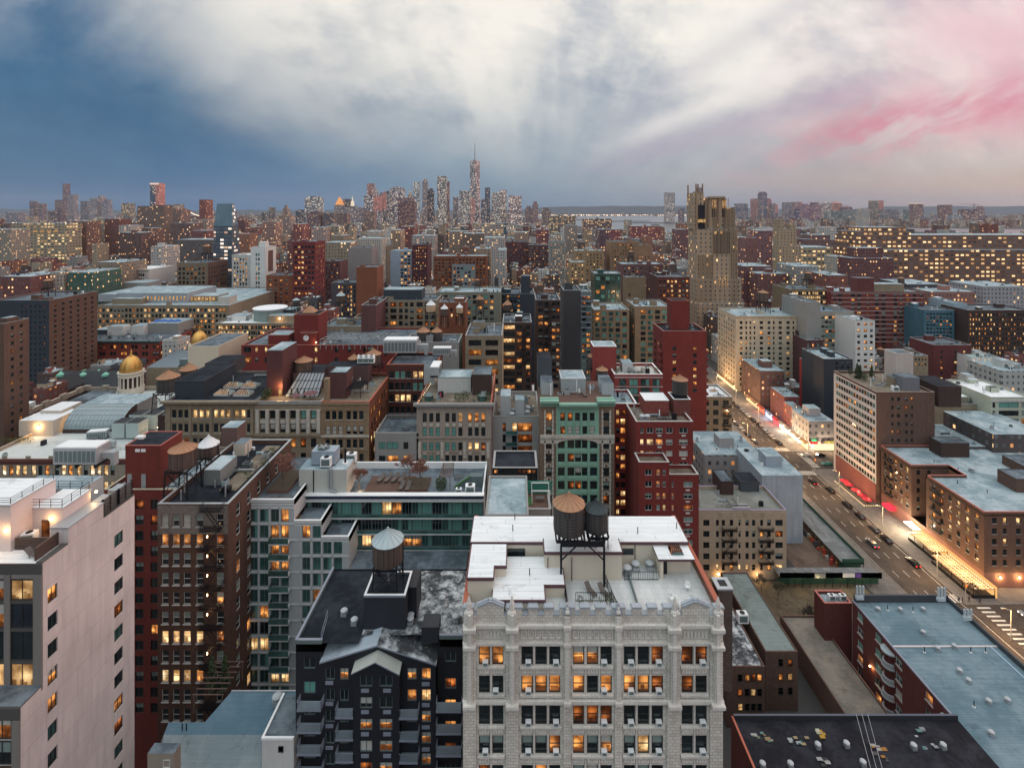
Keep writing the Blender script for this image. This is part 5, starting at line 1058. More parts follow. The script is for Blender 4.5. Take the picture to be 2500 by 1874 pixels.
def greenb():
 root = thing('loft_building', 'ornate loft with green copper bays and arched white stone trim', 'building', (X(1410, Yg), Yg, 0)); Y = Yg; wb = MB(); z1 = Z(976, Y); dk = z1-.8; xa, xb = X(1319, Y), X(1500, Y); Yb = 158
 rows = [(1007, 1027), (1040, 1059), (1075, 1095), (1108, 1128), (1142, 1162), (1175, 1195), (1209, 1229), (1242, 1262), (1276, 1296)]
 RR = [(Z(b_, Y), Z(a_, Y)) for a_, b_ in rows]; BK = brick((.30, .22, .16))
 mixg = {'D': 9, 'H': 2, 'R': 1.5, 'h': .6}
 sts = ['s', 's'] + ['w']*8
 for (x0, x1, cc, m, stt, s) in ((1319, 1358, [(1333, 1347)], BK, ['sa', 's', 'sa']+['s']*7, ['O']), (1462, 1500, [(1473, 1487)], BK, ['sa', 's', 'sa']+['s']*7, ['D'])):
  facade(root, wb, 'F', Y, X(x0, Y), X(x1, Y), 0, dk, [(X(a, Y), X(b_, Y)) for a, b_ in cc], RR, m, mixg, stt, FRM, states=s, dep=.4)
 facade(root, wb, 'F', Y, X(1358, Y), X(1462, Y), Z(1062, Y), dk, [(X(a, Y), X(b_, Y)) for a, b_ in [(1368+o, 1368+o+11.5) for o in (0, 18, 36, 54, 72)]], RR[:2], COPG, mixg, ['sa', 's'], FRM, states=['RRDDD', 'RWWDW'], dep=.4)
 facade(root, wb, 'F', Y+.25, X(1358, Y), X(1462, Y), 0, Z(1068, Y), [(X(a, Y), X(b_, Y)) for a, b_ in ((1361, 1378.5), (1386, 1402), (1404, 1419), (1421, 1434), (1441, 1458))], RR[2:], COPG, mixg, 's', FRM, states=['DDDDD', 'DRHDD', 'DDhDD'], dep=.4)
 for pl, fc in ((xa, 'L'), (xb, 'R')):
  p = [(pl, Y, 0), (pl, Yb, 0), (pl, Yb, dk), (pl, Y, dk)]; wb.poly(p if fc == 'R' else p[::-1], BK)
 wb.poly([(xb, Yb, 0), (xa, Yb, 0), (xa, Yb, dk), (xb, Yb, dk)], BK); wb.build('wall', root)
 b = MB(); b.poly([(xa, Y, dk), (xb, Y, dk), (xb, Yb, dk), (xa, Yb, dk)], DECK); b.build('roof', root)
 b = MB()
 def bx_(x0, x1, y0, y1, pr, m, bk=.003): b.box(X(x0, Y), X(x1, Y), Y-pr, Y-bk, Z(y1, Y), Z(y0, Y), m)
 for (x0, x1, t_) in ((1318, 1364, 974), (1364.2, 1456.8, 982), (1457, 1501, 974)):
  bx_(x0, x1, t_, t_+5, 1.5, COPG); bx_(x0+1, x1-1, t_+5.2, t_+9, 1., COPG); bx_(x0+2, x1-2, t_+9.2, t_+17, .4, COPG)
  n = int((x1-x0)/4)
  for i in range(n): bx_(x0+2+i*4, x0+3.8+i*4, t_+9.2, t_+14, .8, COPG, .41)
 b.box(X(1319, Y), X(1364, Y), Y, Y+1., dk, Z(972, Y), COPG); b.box(X(1457, Y), X(1500, Y), Y, Y+1., dk, Z(972, Y), COPG); b.build('cornice', root)
 b = MB()
 bx_(1319, 1500, 1061, 1068, .5, LTR); bx_(1319, 1358, 1068.2, 1082, .15, LTR); bx_(1462, 1500, 1068.2, 1082, .15, LTR)
 n = 14
 for i in range(n):
  u0, u1 = i/n, (i+1)/n; f_ = lambda u: 1085-13*math.sqrt(max(0, 1-(2*u-1)**2)); xs0, xs1 = 1358+104*u0, 1358+104*u1
  P = [(X(xs0, Y), Z(1068.2, Y)), (X(xs1, Y), Z(1068.2, Y)), (X(xs1, Y), Z(f_(u1), Y)), (X(xs0, Y), Z(f_(u0), Y))]; b.ext(P, Y-.2, Y+.2, LTR)
 for x in (1329, 1348, 1469, 1488):
  bx_(x, x+3, 1000, 1300, .15, LTR)
  for k in range(22): bx_(x-1, x+4, 1004+k*11, 1008+k*11, .22, LTR, .152)
 for c in (1340, 1480):
  for k, yy in enumerate((1101, 1135, 1169, 1203, 1237, 1271)):
   bx_(c-6, c+6, yy-4, yy+4, .12, LTR); x = X(c, Y); b.poly([(x+.4*math.cos(a_*.785), Y-.16, Z(yy, Y)+.4*math.sin(a_*.785)) for a_ in range(8)], BBR)
 b.build('trim', root); b = MB()
 for x in (1358, 1380, 1435, 1459): b.box(X(x, Y), X(x+4, Y), Y-.05, Y+.245, 0, Z(1086 if x in (1358, 1459) else 1078, Y), COPG)
 for yy in (1096, 1129, 1163, 1197, 1230, 1264):
  b.box(X(1362, Y), X(1459, Y), Y+.1, Y+.247, Z(yy+11, Y), Z(yy+1, Y), COPG)
  for k in range(24):
   x = X(1364+k*3.9, Y); zc = Z(yy+6, Y); s = .3; b.bar((x-s*.6, Y+.06, zc-s), (x+s*.6, Y+.06, zc+s), .07, plain((.30, .50, .38))); b.bar((x+s*.6, Y+.06, zc-s), (x-s*.6, Y+.06, zc+s), .07, plain((.30, .50, .38)))
 for o in (0, 18, 36, 54, 72): b.box(X(1368+o-4, Y), X(1368+o-2, Y), Y-.3, Y-.003, Z(1060, Y), Z(1002, Y), COPG)
 b.build('copper_bay', root)
 for k in ('dk', 'xa', 'xb'): root[k] = {'dk': dk, 'xa': xa, 'xb': xb}[k]
 NB.append((1319, 1500, 976, 1245, Y, Yb, xa, xb, 'green copper loft', root)); return root
A8 = greenb(); z = A8['dk']
sub_box(A8, 'penthouse', X(1370, 149), X(1430, 149), 149, 157, z, z+3.6, plain((.30, .34, .35)), RG, FRL); sub_box(A8, 'stair_head', X(1320, 150), X(1348, 150), 146, 157, z, z+3.4, plain((.34, .38, .38)), RM); sub_box(A8, 'stair_head', X(1312, 157), X(1345, 157), 153, 162, z, z+8, plain((.06, .07, .08)), RD); sub_box(A8, 'stair_head', X(1465, 150), X(1492, 150), 146, 154, z, z+3.2, plain((.40, .46, .48)), RM)
umbrella('folded white parasol on the green copper loft deck', X(1414, 144), 144, z, 1., WHT, True); lounger('grey lounger by folded parasol on copper loft deck', (X(1427, 145), 145.5, z), .2, 1.3); dining('dark table on the green copper loft deck', X(1384, 146), 146.5, z)
RF = plain((.25, .042, .036), .7, .35)
A9 = B('apartment_building', 'red brick slab with planted roof and water tower above, right of copper loft', 1500, 1618, 914, 165, 886, wall=RF, roof=plain((.5, .5, .46)), rows=[(925, 942), (946, 963), (966, 984), (988, 1005), (1008, 1024), (1030, 1046), (1052, 1068), (1073, 1090), (1095, 1110)], cols=[(1512, 1529), (1536, 1558), (1564, 1586), (1593, 1611)], st='v', mix={'K': 3, 'C': 3, 'T': 3, 'D': 2, 'O': 1}, cop=WHT, bands=[(920, 922, .1, WST), (943, 944.5, .1, WST), (964, 965.5, .1, WST), (985, 986.5, .1, WST)])
z = A9['dk']; sub_box(A9, 'bulkhead', X(1449, 171), X(1505, 171), 171, 178, 55, Z(846, 171), RF, RG, WHT); sub_box(A9, 'stair_head', X(1520, 170), X(1545, 170), 170, 175, z, z+3, plain((.5, .52, .52)), RG)
for i in range(7): leafy('clipped dark shrub on the red slab roof, number by place from left' .replace(', number by place from left', (' at left edge', ' near left corner', ' left of centre', ' at centre', ' right of centre', ' near right planter', ' at right edge')[i]), X(1505+i*16, 168), 168+(i % 2)*3, z, 2.2, .8, 100+i, name='shrub', cat='shrub', n=130, trunk=False)
A10 = B('apartment_building', 'dark red apartment block with white banding below the tall bulkhead', 1455, 1555, 985, 152, D=12, wall=RF, roof=RG, rows=R(1000, 22, 14, 12), cols=[(1504, 1512), (1515, 1527), (1532, 1545)], st='v', mix=MIXP, cop=WHT)
B1 = B('apartment_building', 'stepped red brick apartment building with white grilles under windows', 1553, 1692, 1029, 135, 985, wall=RBK, roof=RT, rows=R(1044, 28, 13.5, 6), cols=[(1563, 1571), (1579, 1595), (1601, 1618), (1626, 1642), (1658, 1679)], st='v', mix=MIXB, fr=FRL, states=['DDHDD', 'YYOhh', 'YRDWW', 'DDDDD'], cop=plain((.45, .44, .42)), piers=[(x, x+10, y, y+4, .06, WST) for x in (1605, 1664) for y in (1061, 1089, 1117)])
z = B1['dk']; sub_box(B1, 'penthouse', X(1575, 141), X(1633, 141), 141, 147, z, z+4.2, brick((.34, .10, .08)), RW, WHT); sub_box(B1, 'tank_tower', X(1640, 143), X(1680, 143), 141, 146.5, z, Z(975, 141), brick((.26, .09, .075)), RD, WHT)
water_tower('dark wooden water tower with orange cone on square red brick shaft', 1660, 915, 930, 966, 37, 144, Z(975, 141)+.2, CONE_O, WOOD2, legs=True, spread=.8)
vent('round fan pair left on stepped red brick roof', (X(1568, 138), 138, z), 0, 1.4); vent('round fan pair right on stepped red brick roof', (X(1580, 138), 138, z), 0, 1.4)
B2 = B('apartment_wing', 'lower red brick wing with small terrace, left of stepped block', 1560, 1634, 1128, 130, D=5.2, wall=RBK, roof=RT, rows=R(1146, 28.6, 14, 12), cols=[(1575, 1591), (1603, 1611), (1618, 1625)], st='v', mix=MIXB, fr=FRL, cop=plain((.45, .44, .42)), side={'L': dict(n=1, w=.1, rows=[(3000, 3001)])}, cat='building wing')
B3 = B('apartment_wing', 'lower red brick wing with stacked windows and dark terrace above', 1634.5, 1706, 1158, 130, D=5.2, wall=RBK, roof=RT, rows=R(1175, 28.6, 14, 12), cols=[(1618+22, 1645), (1669, 1691)], st='v', mix=MIXB, fr=FRL, cop=plain((.45, .44, .42)), piers=[(1674, 1684, y, y+4, .06, WST) for y in range(1194, 1400, 28)], cat='building wing')
B4 = B('loft_building', 'tan six storey building with white roof left of the avenue', 1678, 1787, 968, 255, 938, wall=BEI, roof=RW, rows=[(977, 990), (1000, 1013), (1022, 1036), (1046, 1058), (1068, 1081), (1092, 1105)], cols=[(1682, 1694), (1704, 1709), (1717, 1731), (1741, 1754), (1765, 1779)], st='v', mix=MIXD, cop=WHT, acs=.5, bands=[(972, 974, .2), (1086, 1088, .3)])
fire_escape(B4, X(1763, 255), X(1784, 255), 255, [Z(y, 255) for y in (992, 1015, 1038, 1060)], 1.1)
for i, px_ in enumerate((1714, 1742)): skylight('grey domed skylight on the tan corner roof, %s one' % ('left', 'right')[i], (X(px_, 265), 265, B4['dk']), 0, .9)
B5 = B('apartment_building', 'tall red brick tower block with windowless shaft and side balconies', 1619, 1725, 808, 240, 788, wall=RBK, roof=RD, rows=R(846, 17, 9, 7), cols=[(1642, 1651), (1692, 1701)], st='v', mix=MIXP, cop=plain((.4, .2, .18)), side={'L': dict(n=3, w=2, st='v')})
sub_box(B5, 'tower', X(1639, 246), X(1682, 246), 246, 253, 55, Z(734, 246), RBK, RD, plain((.38, .14, .10)))
for k in range(8): b = MB(); zz = Z(865+k*17, 240); b.box(B5['xa']-1.3, B5['xa'], 241, 246, zz, zz+1, RBK); b.box(B5['xb'], B5['xb']+1.3, 241, 246, zz, zz+1, RBK); b.build('balcony', B5)
B6 = B('apartment_building', 'beige art deco building with black fire escapes and ribbed frieze', 1706, 1920, 1245, 167, 1185, wall=brick((.46, .37, .27), (.42, .34, .25)), roof=roofm((.18, .19, .17), (.26, .27, .25), .1, 1.), rows=R(1268.5, 27.2, 14.5, 6), cols=[(1717, 1732), (1748, 1755), (1762, 1770), (1782, 1790), (1803, 1808), (1820, 1828), (1836, 1844), (1856, 1863), (1873, 1882), (1893, 1911)], st='s', mix=MIXD, states=['D', 'D', 'D', 'D', 'DYDOYYDDOY'], cop=plain((.30, .26, .36)), acs=.35, par=1.1,
  piers=[(1815+k*3, 1816.4+k*3, 1250, 1262, .1) for k in range(4)]+[(1754+k*3, 1755.4+k*3, 1251, 1261, .1) for k in range(4)]+[(1856+k*3, 1857.4+k*3, 1250, 1262, .1) for k in range(4)]+[(1834, 1852, y, y+1.2, .1) for y in (1250, 1254, 1258)]+[(1782, 1806, y, y+1.2, .1) for y in (1250, 1254, 1258)])
fire_escape(B6, X(1762, 167), X(1797, 167), 167, [Z(y, 167) for y in (1291, 1318, 1345.5, 1372)], 1.2); fire_escape(B6, X(1851, 167), X(1886, 167), 167, [Z(y, 167) for y in (1291, 1318, 1345.5, 1372)], 1.2)
z = B6['dk']; sub_box(B6, 'stair_head', X(1755, 180), X(1785, 180), 178, 186, z, z+4.6, DBR, RM, STL); sub_box(B6, 'stair_head', X(1802, 182), X(1848, 182), 180, 187, z, z+3.2, plain((.06, .07, .08)), RD, STL)
sub_box(B6, 'cresting', X(1790, 167.4), X(1830, 167.4), 167.1, 167.5, z+1.2, z+2., stone((.5, .45, .5)))
for px_ in (1754, 1848): wall_lamp(B6, X(px_, 166.8), 166.6, Z(1400, 166.8), 350, .3)
B7 = B('hotel', 'tall brown brick hotel with white ribbon window flank facing the avenue', 2139, 2282, 957, 210, 905, wall=BBR, roof=RT, rows=R(970, 20.1, 8.5, 12), cols=[(2176, 2182), (2190, 2198), (2209, 2216), (2224, 2229)], st='s', mix=MIXD, cop=plain((.3, .22, .2)),
  side={'L': dict(cols=[(210.6+i*1.72, 210.6+i*1.72+1.55) for i in range(15)], rows=R(967, 20.1, 11, 13), wall=plain((.62, .58, .56)), mix={'D': 6, 'T': 4, 'C': 2, 'O': .8, 'R': 1, 'H': 1}, st='v')}, sill=None)
z = B7['dk']; b = MB()
for k in range(13):
 zt_3 = Z(967+20.1*k, 210); zb_3 = Z(978+20.1*k, 210)
 for i in range(15): pass
sub_box(B7, 'tower', X(2175, 225), X(2217, 225), 222, 229, z, Z(863, 222), plain((.50, .44, .40)), RM, WHW); sub_box(B7, 'penthouse', X(2168, 221), X(2212, 221), 218, 222, z, z+4.2, TAN, RM); sub_box(B7, 'tank_enclosure', X(2196, 216), X(2236, 216), 214, 220, z, z+5.6, plain((.16, .17, .19)), RM); sub_box(B7, 'wing', X(2236, 224), X(2289, 224), 212, 226, z-6, z+2.4, DBR, RD, STL)
b = MB(); b.box(B7['xa']-.4, B7['xa']-.003, 210, 236, 0.02, 8, plain((.22, .08, .07))); b.build('shop_front', B7)
for i, (px_, yy, h) in enumerate(((2093, 233, 6), (2100, 229, 6.5), (2128, 232, 5.5), (2076, 234, 3), (2112, 226, 3.5))): leafy('conifer on hotel roof garden, %s' % ('tallest pair left', 'tallest pair right', 'beside pale tower', 'low bush at left edge', 'low bush at front')[i], X(px_, yy), yy, z, h, h*.3, 140+i, cone=i < 3, n=260)
condenser('white unit at front of the hotel roof', (X(2185, 213), 213, z), 0, 1.6)
def complexb():
 root = thing('apartment_building', 'big brown brick apartment block with grey roof above lit dining sheds', 'building', (152, 164, 0)); z1 = 24.2; wb = MB(); RC = plain((.45, .14, .11), .7, .2)
 L = 149.
 faces = [(L, 172., 232.)]
 rows = [(z1-3.6-3.35*i, z1-1.8-3.35*i) for i in range(6)]
 Yf = 163.; xr = 215
 fcols = [(151.5, 153), (155., 156.2), (159.2, 160.6), (163.2, 164.6), (167.6, 169.2), (171.8, 173.4), (176, 177.6), (181, 182.6)]
 facade(root, wb, 'F', Yf, L, xr, 5., z1-.9, fcols, rows[:-1], BBR, MIXP, 's', FRM, dep=.25, states=['DYYDD', 'DDDRRD', 'DYDDD', 'DDDDD', 'DDDYD'], acs=.3, sill=GALV)
 facade(root, wb, 'L', L, Yf, 186, 5., z1-.9, [(165+i*3.4, 166.3+i*3.4) for i in range(6)], rows[:-1], BBR, MIXP, 's', FRM, dep=.25, acs=.5, sill=GALV)
 wb.poly([(L, 186, 0), (L+14, 186, 0), (L+14, 186, z1), (L, 186, z1)][::-1], BBR); wb.poly([(L+14, 186, 0), (L+14, 193, 0), (L+14, 193, z1), (L+14, 186, z1)][::-1], BBR)
 facade(root, wb, 'F', 193, L, L+14, 5., z1-.9, [(L+2, L+3.3), (L+6, L+7.3)], rows[:-1], BBR, MIXD, 's', FRM)
 facade(root, wb, 'L', L, 193, 209, 5., z1-.9, [(194.5+i*2.9, 195.8+i*2.9) for i in range(5)], rows[:-1], BBR, MIXP, 's', FRM, acs=.5, sill=GALV)
 wb.build('wall', root); b = MB()
 b.box(L, xr, Yf, 186, z1-1.2, z1-.9, RG); b.box(L+14, xr, 186, 193, z1-1.2, z1-.9, RG); b.box(L, xr, 193, 209.5, z1-1.2, z1-.9, RG); b.build('roof', root); b = MB()
 for (x0, x1, y0, y1) in ((L, xr, Yf, Yf+.4), (L, L+.4, Yf+.4, 186), (L, L+14.4, 185.6, 186), (L+14, L+14.4, 186.002, 193), (L, L+14.4, 193, 193.4), (L, L+.4, 193.4, 209.), (L, 190, 209.1, 209.5)):
  b.box(x0, x1, y0, y1, z1-.9, z1, BBR, skip='D'); b.box(x0-.05, x1+.05, y0-.05, y1+.05, z1+.002, z1+.1, RC)
 b.build('parapet', root)
 b = MB(); b.box(L-.02, xr, Yf-.02, 209, 0, 5., plain((.20, .10, .08)), skip='DT'); b.build('ground_floor', root)
 for (x0, x1, y0, y1, h, m) in ((172, 181, 176, 183, 4.5, BBR), (167, 178, 201, 207, 5.5, DBR), (186, 200, 180, 196, 3.2, BBR), (184, 200, 170, 174, 1.2, BBR)): sub_box(root, 'stair_head', x0, x1, y0, y1, z1-.9, z1-.9+h, m, RM, STL)
 fire_escape(root, 164., 170.5, Yf, [z1-3.8-3.35*i for i in range(5)], 1.1); 
 for y0 in (179, 202):
  for i in range(5):
   b = MB(); zz = z1-3.8-3.35*i; b.box(L-1.1, L, y0, y0+4.4, zz-.08, zz, STL); railing(b, [(L, y0), (L-1.1, y0), (L-1.1, y0+4.4), (L, y0+4.4)], zz, .95, STL, .3, 2); b.build('fire_escape', root)
 for x in (154, 160, 166, 172): wall_lamp(root, x, Yf-.3, 3.6, 900, .3)
 NB.append((2237, 2500, 1254, 1430, 163, 210, L, xr, 'big brown brick block', root)); return root
B9 = complexb()
for i, (x, y) in enumerate(((160, 196), (164, 190), (161, 175), (170, 168), (156, 181))): pipe('thin vent pipe on big brown block roof, %s' % ('farthest', 'by the light well', 'near left edge', 'near front', 'middle left')[i], (x, y, 23.3), 0, 1.6)
vent('white fan by the light well on big brown block', (169, 190, 23.3), 0, 1.5); vent('white fan at right front of big brown block roof', (186, 167, 23.3), 0, 2.); vent('second white fan at right front of big brown block roof', (190, 167, 23.3), 0, 2.)
B7s = B('row_building', 'white walled low building between big block and hotel with green coping', 2290, 2420, 1110, 212, D=14, wall=BBR, roof=RW, cop=COPG, rows=[], cols=[])
BRK2 = brick((.20, .055, .045)); 
def bigroof():
 root = thing('apartment_building', 'long red brick building with large blue grey roof, bottom right', 'building', (90, 100, 0)); z1 = 20.; xl = .867*100; xr = 111.5; y0, y1 = 62., 132.; wb = MB()
 rows = [(z1-3.2-3.55*i, z1-1.3-3.55*i) for i in range(5)]
 facade(root, wb, 'L', xl, y0, y1, 0, z1-.5, [(y, y+2.) for y in (128, 121.6, 115.0, 106.5, 99., 92, 84)], rows, BRK2, {'W': 1, 'D': 3, 'O': 2, 'H': 2, 'C': 2}, 'v', FRW, dep=.2, sill=FRW)
 wb.poly([(xl, y0, 0), (xr, y0, 0), (xr, y0, z1-.5), (xl, y0, z1-.5)], BRK2); wb.poly([(xr, y0, 0), (xr, y1, 0), (xr, y1, z1-.5), (xr, y0, z1-.5)], BRK2); wb.poly([(xr, y1, 0), (xl, y1, 0), (xl, y1, z1-.5), (xr, y1, z1-.5)], BRK2); wb.build('wall', root)
 b = MB(); b.poly([(xl, y0, z1-.5), (xr, y0, z1-.5), (xr, y1, z1-.5), (xl, y1, z1-.5)], RB); b.build('roof', root)
 b = MB(); b.box(xl-.1, xl+.3, y0, y1, z1-.5, z1-.2, GRL); b.box(xr-.5, xr, y0, y1, z1-.5, z1+.6, plain((.05, .06, .07))); b.box(xl+.3, xr-.5, y1-.5, y1, z1-.5, z1+1.3, plain((.05, .055, .065))); b.box(xl+.3, xr-.5, 118, 118.35, z1-.499, z1-.3, plain((.6, .55, .55))); b.box(xr-2.3, xr-1.9, y0, 118, z1-.499, z1-.35, plain((.3, .42, .5))); b.build('parapet', root)
 for y in (118.8, 102.2):
  for k in range(4):
   z = z1-2.5-3.55*k; b = MB(); b.lathe(xl, y, [(1.7, z-2.9), (1.7, z-2.6), (1.5, z-2.6), (1.5, z-1.7)], plain((.33, .35, .37)), 14, cap=True); b.build('balcony', root)
   b = MB(); b.lathe(xl, y, [(1.1, z-1.7), (1.1, z+.6)], brick((.16, .035, .03)), 12); b.build('bay', root)
  b = MB(); b.lathe(xl, y, [(1.8, z1-2.), (1.8, z1-1.7)], plain((.30, .36, .38)), 14); b.build('bay_roof', root)
 wall_lamp(root, xl-.3, 125, 9, 130, .2); wall_lamp(root, xl-.3, 112, 3.5, 200, .2)
 NB.append((2078, 2500, 1450, 1800, 62, 132, xl, xr, 'blue grey roof', root))
bigroof()
for i, (px_, py) in enumerate(((2144, 1486), (2198, 1487), (2254, 1486), (2254, 1543), (2289, 1582), (2330, 1577), (2343, 1637), (2365, 1661), (2414, 1712), (2460, 1709), (2420, 1790))):
 yy = YZ(py+5, 19.5); vent('white mushroom vent on blue grey roof, ' + ('back row left', 'back row middle', 'back row right', 'alone below the back seam', 'left of the middle pair', 'right of the middle pair', 'upper of the close diagonal pair', 'lower of the close diagonal pair', 'left of the near pair', 'right of the near pair', 'nearest by the brick corner')[i], (X(px_, yy), yy, 19.5), 0, .9)
for i, (px_, py) in enumerate(((2167, 1489), (2229, 1493), (2257, 1592), (2370, 1592), (2406, 1592), (2378, 1725))): yy = YZ(py, 19.5); pipe('dark stub pipe on blue grey roof, ' + ('back left', 'back right', 'middle left', 'middle right', 'far right', 'near')[i], (X(px_, yy), yy, 19.5), 0, 1.3)
def antenna(label, px_, py, zr, h=3.4):
 yy = YZ(py, zr); x = X(px_, yy); r = thing('cell_antenna', label, 'antenna', (x, yy, zr), 'pale mobile antennas on roof edges'); m = plain((.45, .52, .55))
 for k in range(3): b = MB(); b.box(x-.9+k*.8, x-.5+k*.8, yy-.15, yy+.15, zr+1, zr+h, m); b.build('antenna_panel', r)
 b = MB(); b.bar((x, yy+.2, zr), (x, yy+.2, zr+h), .1, GALV); b.box(x-.9, x+1.1, yy+.1, yy+.2, zr+1.5, zr+1.7, GALV); b.box(x-1, x+.9, yy-.3, yy+.4, zr, zr+.8, m); b.build('mast', r)
antenna('pale antenna cluster at back left corner of blue grey roof', 2099, 1462, 21.3); antenna('pale antenna cluster at back right corner of blue grey roof', 2298, 1466, 21.3); antenna('pale antenna cluster on right parapet of blue grey roof', 2362, 1512, 20.6, 2.6)
B10 = B('low_building', 'small dark red brick building with cluttered roof behind blue grey roof', 2013, 2080, 1472, 136, 1440, wall=BRK2, roof=RG, rows=[], cols=[], cop=plain((.45, .15, .12)), par=.8)
for i, (px_, yy) in enumerate(((2030, 138), (2042, 138.5), (2057, 138))): (condenser if i != 1 else vent)(('dark condenser left on the cluttered red roof', 'bright fan middle on the cluttered red roof', 'condenser right on the cluttered red roof')[i], (X(px_, yy), yy, B10['dk']), 0, 1.1)
def simple_box(name, label, x0, x1, y0, y1, z1, wall, roof, par=.4, cat='building', npx=None, zb=0.):
 r = thing(name, label, cat, ((x0+x1)/2, y0, zb)); b = MB(); b.box(x0, x1, y0, y1, zb, z1, wall, skip='TD'); b.build('wall', r); b = MB(); b.poly([(x0, y0, z1), (x1, y0, z1), (x1, y1, z1), (x0, y1, z1)], roof); b.build('roof', r)
 if par: b = MB(); t_ = .3; b.box(x0, x1, y0, y0+t_, z1, z1+par, wall); b.box(x0, x1, y1-t_, y1, z1, z1+par, wall); b.box(x0, x0+t_, y0+t_, y1-t_, z1, z1+par, wall); b.box(x1-t_, x1, y0+t_, y1-t_, z1, z1+par, wall); b.build('parapet', r)
 NB.append((X_px(x0, y0), X_px(x1, y0), HY+F*(H-z1)/y1, HY+F*(H-z1)/y0+30, y0, y1, x0, x1, label.split(' with')[0], r)); return r
def X_px(x, Y): return VX+F*x/Y
simple_box('low_building', 'flat beige asphalt roofed building in the alley between red wall and townhouses', 74.3, 84.2, 100, 144, 6., plain((.14, .08, .06)), roofm((.16, .15, .13), (.26, .23, .19), .12), .5)
def slab_roof(label, px0, px1, ya, yb_, z, wall, roof, seam=False):
 x0 = X(px0, ya); x1 = X(px1, ya); return simple_box('townhouse', label, x0, x1, ya, yb_, z, wall, roof, .25)
t1 = slab_roof('narrow townhouse with snow white roof right of the battlements', 1775, 1868, 119, 143, 14., BBR, RPAT); t2 = slab_roof('townhouse with green grey ribbed roof beside the white one', 1869, 1948, 123, 150, 14., BBR, roofm((.15, .19, .18), (.22, .27, .26), .1, 1.2))
for t_, xs, yq in ((t1, (1803, 1820, 1835, 1850), 119), (t2, (1902, 1925), 123)):
 for k in range(3):
  for xx in xs: place_window(t_, 'F', (X(xx+4, yq), yq-.05, 14-3.2-3.4*k), 1.1, 1.7, 's', 'DYODHR'[(k*2+xx) % 6], FRM)
condenser('upright grey metal cabinet between the two townhouse roofs', (X(1812, 132), 132, 14), 0, 1.7)
for i in range(3): vent('small vent on snow white townhouse roof, %s' % ('front', 'middle', 'back')[i], (X(1815-i*6, 124+i*5), 124+i*5, 14), 0, .7)
def umb2(label, x, y): umbrella(label, x, y, 0, 1.6, WHT)
umb2('cream hexagonal parasol in dark backyard', 69, 113); 
def blackroof():
 r = thing('low_building', 'wide black roofed building with scattered junk, bottom right corner', 'building', (80, 99, 0)); z = 22.; xl, xr = X(1790, 99), X(2335, 99); b = MB(); BRF = roofm((.012, .013, .018), (.03, .032, .04), .2)
 b.poly([(xl, 50, z), (xr-22, 50, z), (xr, 99, z), (xl, 99, z)][:0] or [(xl, 50, z), (xr+.02, 50, z), (xr+.02, 99, z), (xl, 99, z)], BRF); b.build('roof', r); b = MB()
 b.box(xl, xr, 98.6, 99, 0, z+.9, plain((.02, .022, .03)), top=plain((.09, .10, .13))); b.box(xl-.4, xl, 50, 99, 0, z+.5, BRK2, top=REDC); b.build('parapet', r); b = MB(); b.poly([(xr, 50, 0), (xr, 98.6, 0), (xr, 98.6, z), (xr, 50, z)], BRK2); b.poly([(xl, 50, 0), (xr, 50, 0), (xr, 50, z), (xl, 50, z)], BRK2); b.build('wall', r)
 NB.append((1790, 2335, 1748, 1874, 50, 99, xl, xr, 'black roof', r))
blackroof()
for i, (px_, py) in enumerate(((1997, 1825), (2067, 1822), (2231, 1827), (2303, 1826), (1930, 1872), (2107, 1868), (1862, 1872))): yy = YZ(py, 22.); vent('white vent on the black foreground roof, ' + ('beside yellow crate', 'second from left in row', 'left of long junk sheet', 'right of long junk sheet', 'at bottom edge left', 'at bottom edge middle', 'at bottom corner')[i], (X(px_, yy), yy, 22.), 0, .9)
def junk(label, px_, py, w, d, cols_, rz=0.3, seed=1):
 yy = YZ(py, 22.); x = X(px_, yy); r = thing('junk_pile', label, 'junk pile', (x, yy, 22.02), 'junk left on the black roof'); rr = random.Random(seed)
 for k in range(9):
  c = cols_[k % len(cols_)]; u = rr.uniform(-w, w)/2; v = rr.uniform(-d, d)/2; a = rr.uniform(.3, .9); b = MB(); a *= .6; b.box(x+u-a, x+u+a, yy+v-a*.6, yy+v+a*.6, 22.02+k*.03, 22.08+k*.035, plain(tuple(q*.6 for q in c), .7, .3)); b.build('scrap', r)
junk('white and beige junk heap on black roof at far left', 1862, 1800, 3.5, 1.4, [(.55, .55, .5), (.2, .35, .3), (.4, .3, .15)], seed=1); junk('teal board with rubbish on black roof', 1952, 1812, 3.5, 1.6, [(.05, .2, .15), (.5, .55, .55), (.45, .35, .2)], seed=2); junk('yellow crate on black roof', 2005, 1792, 1., 1.5, [(.6, .35, .03), (.65, .65, .5)], seed=3); junk('long pale sheets strewn on black roof at right', 2250, 1800, 3., 4.6, [(.5, .52, .55), (.15, .3, .3), (.35, .36, .38)], seed=4); junk('orange and white rubbish on black roof centre', 2150, 1838, 2.4, 2.8, [(.55, .5, .45), (.5, .22, .04), (.12, .1, .1)], seed=5); junk('small white frame scrap on black roof', 2012, 1860, 1.6, 1., [(.5, .5, .5), (.05, .05, .05)], seed=6)
def cable(label, pts):
 p0 = pts[0]; r = thing('overhead_cable', label, 'cable', p0, 'cables over the black roof'); b = MB()
 for p, q in zip(pts, pts[1:]): b.bar(p, q, .06, GALV)
 b.build('wire', r)
for i in range(3): cable('thin grey cable crossing the black roof diagonally, ' + ('left', 'middle', 'right')[i], [(X(2090+i*14, 98.7), 98.7, 23.2), (X(2150+i*14, 84), 84, 22.6), (X(2190+i*16, 70), 70, 22.9)])
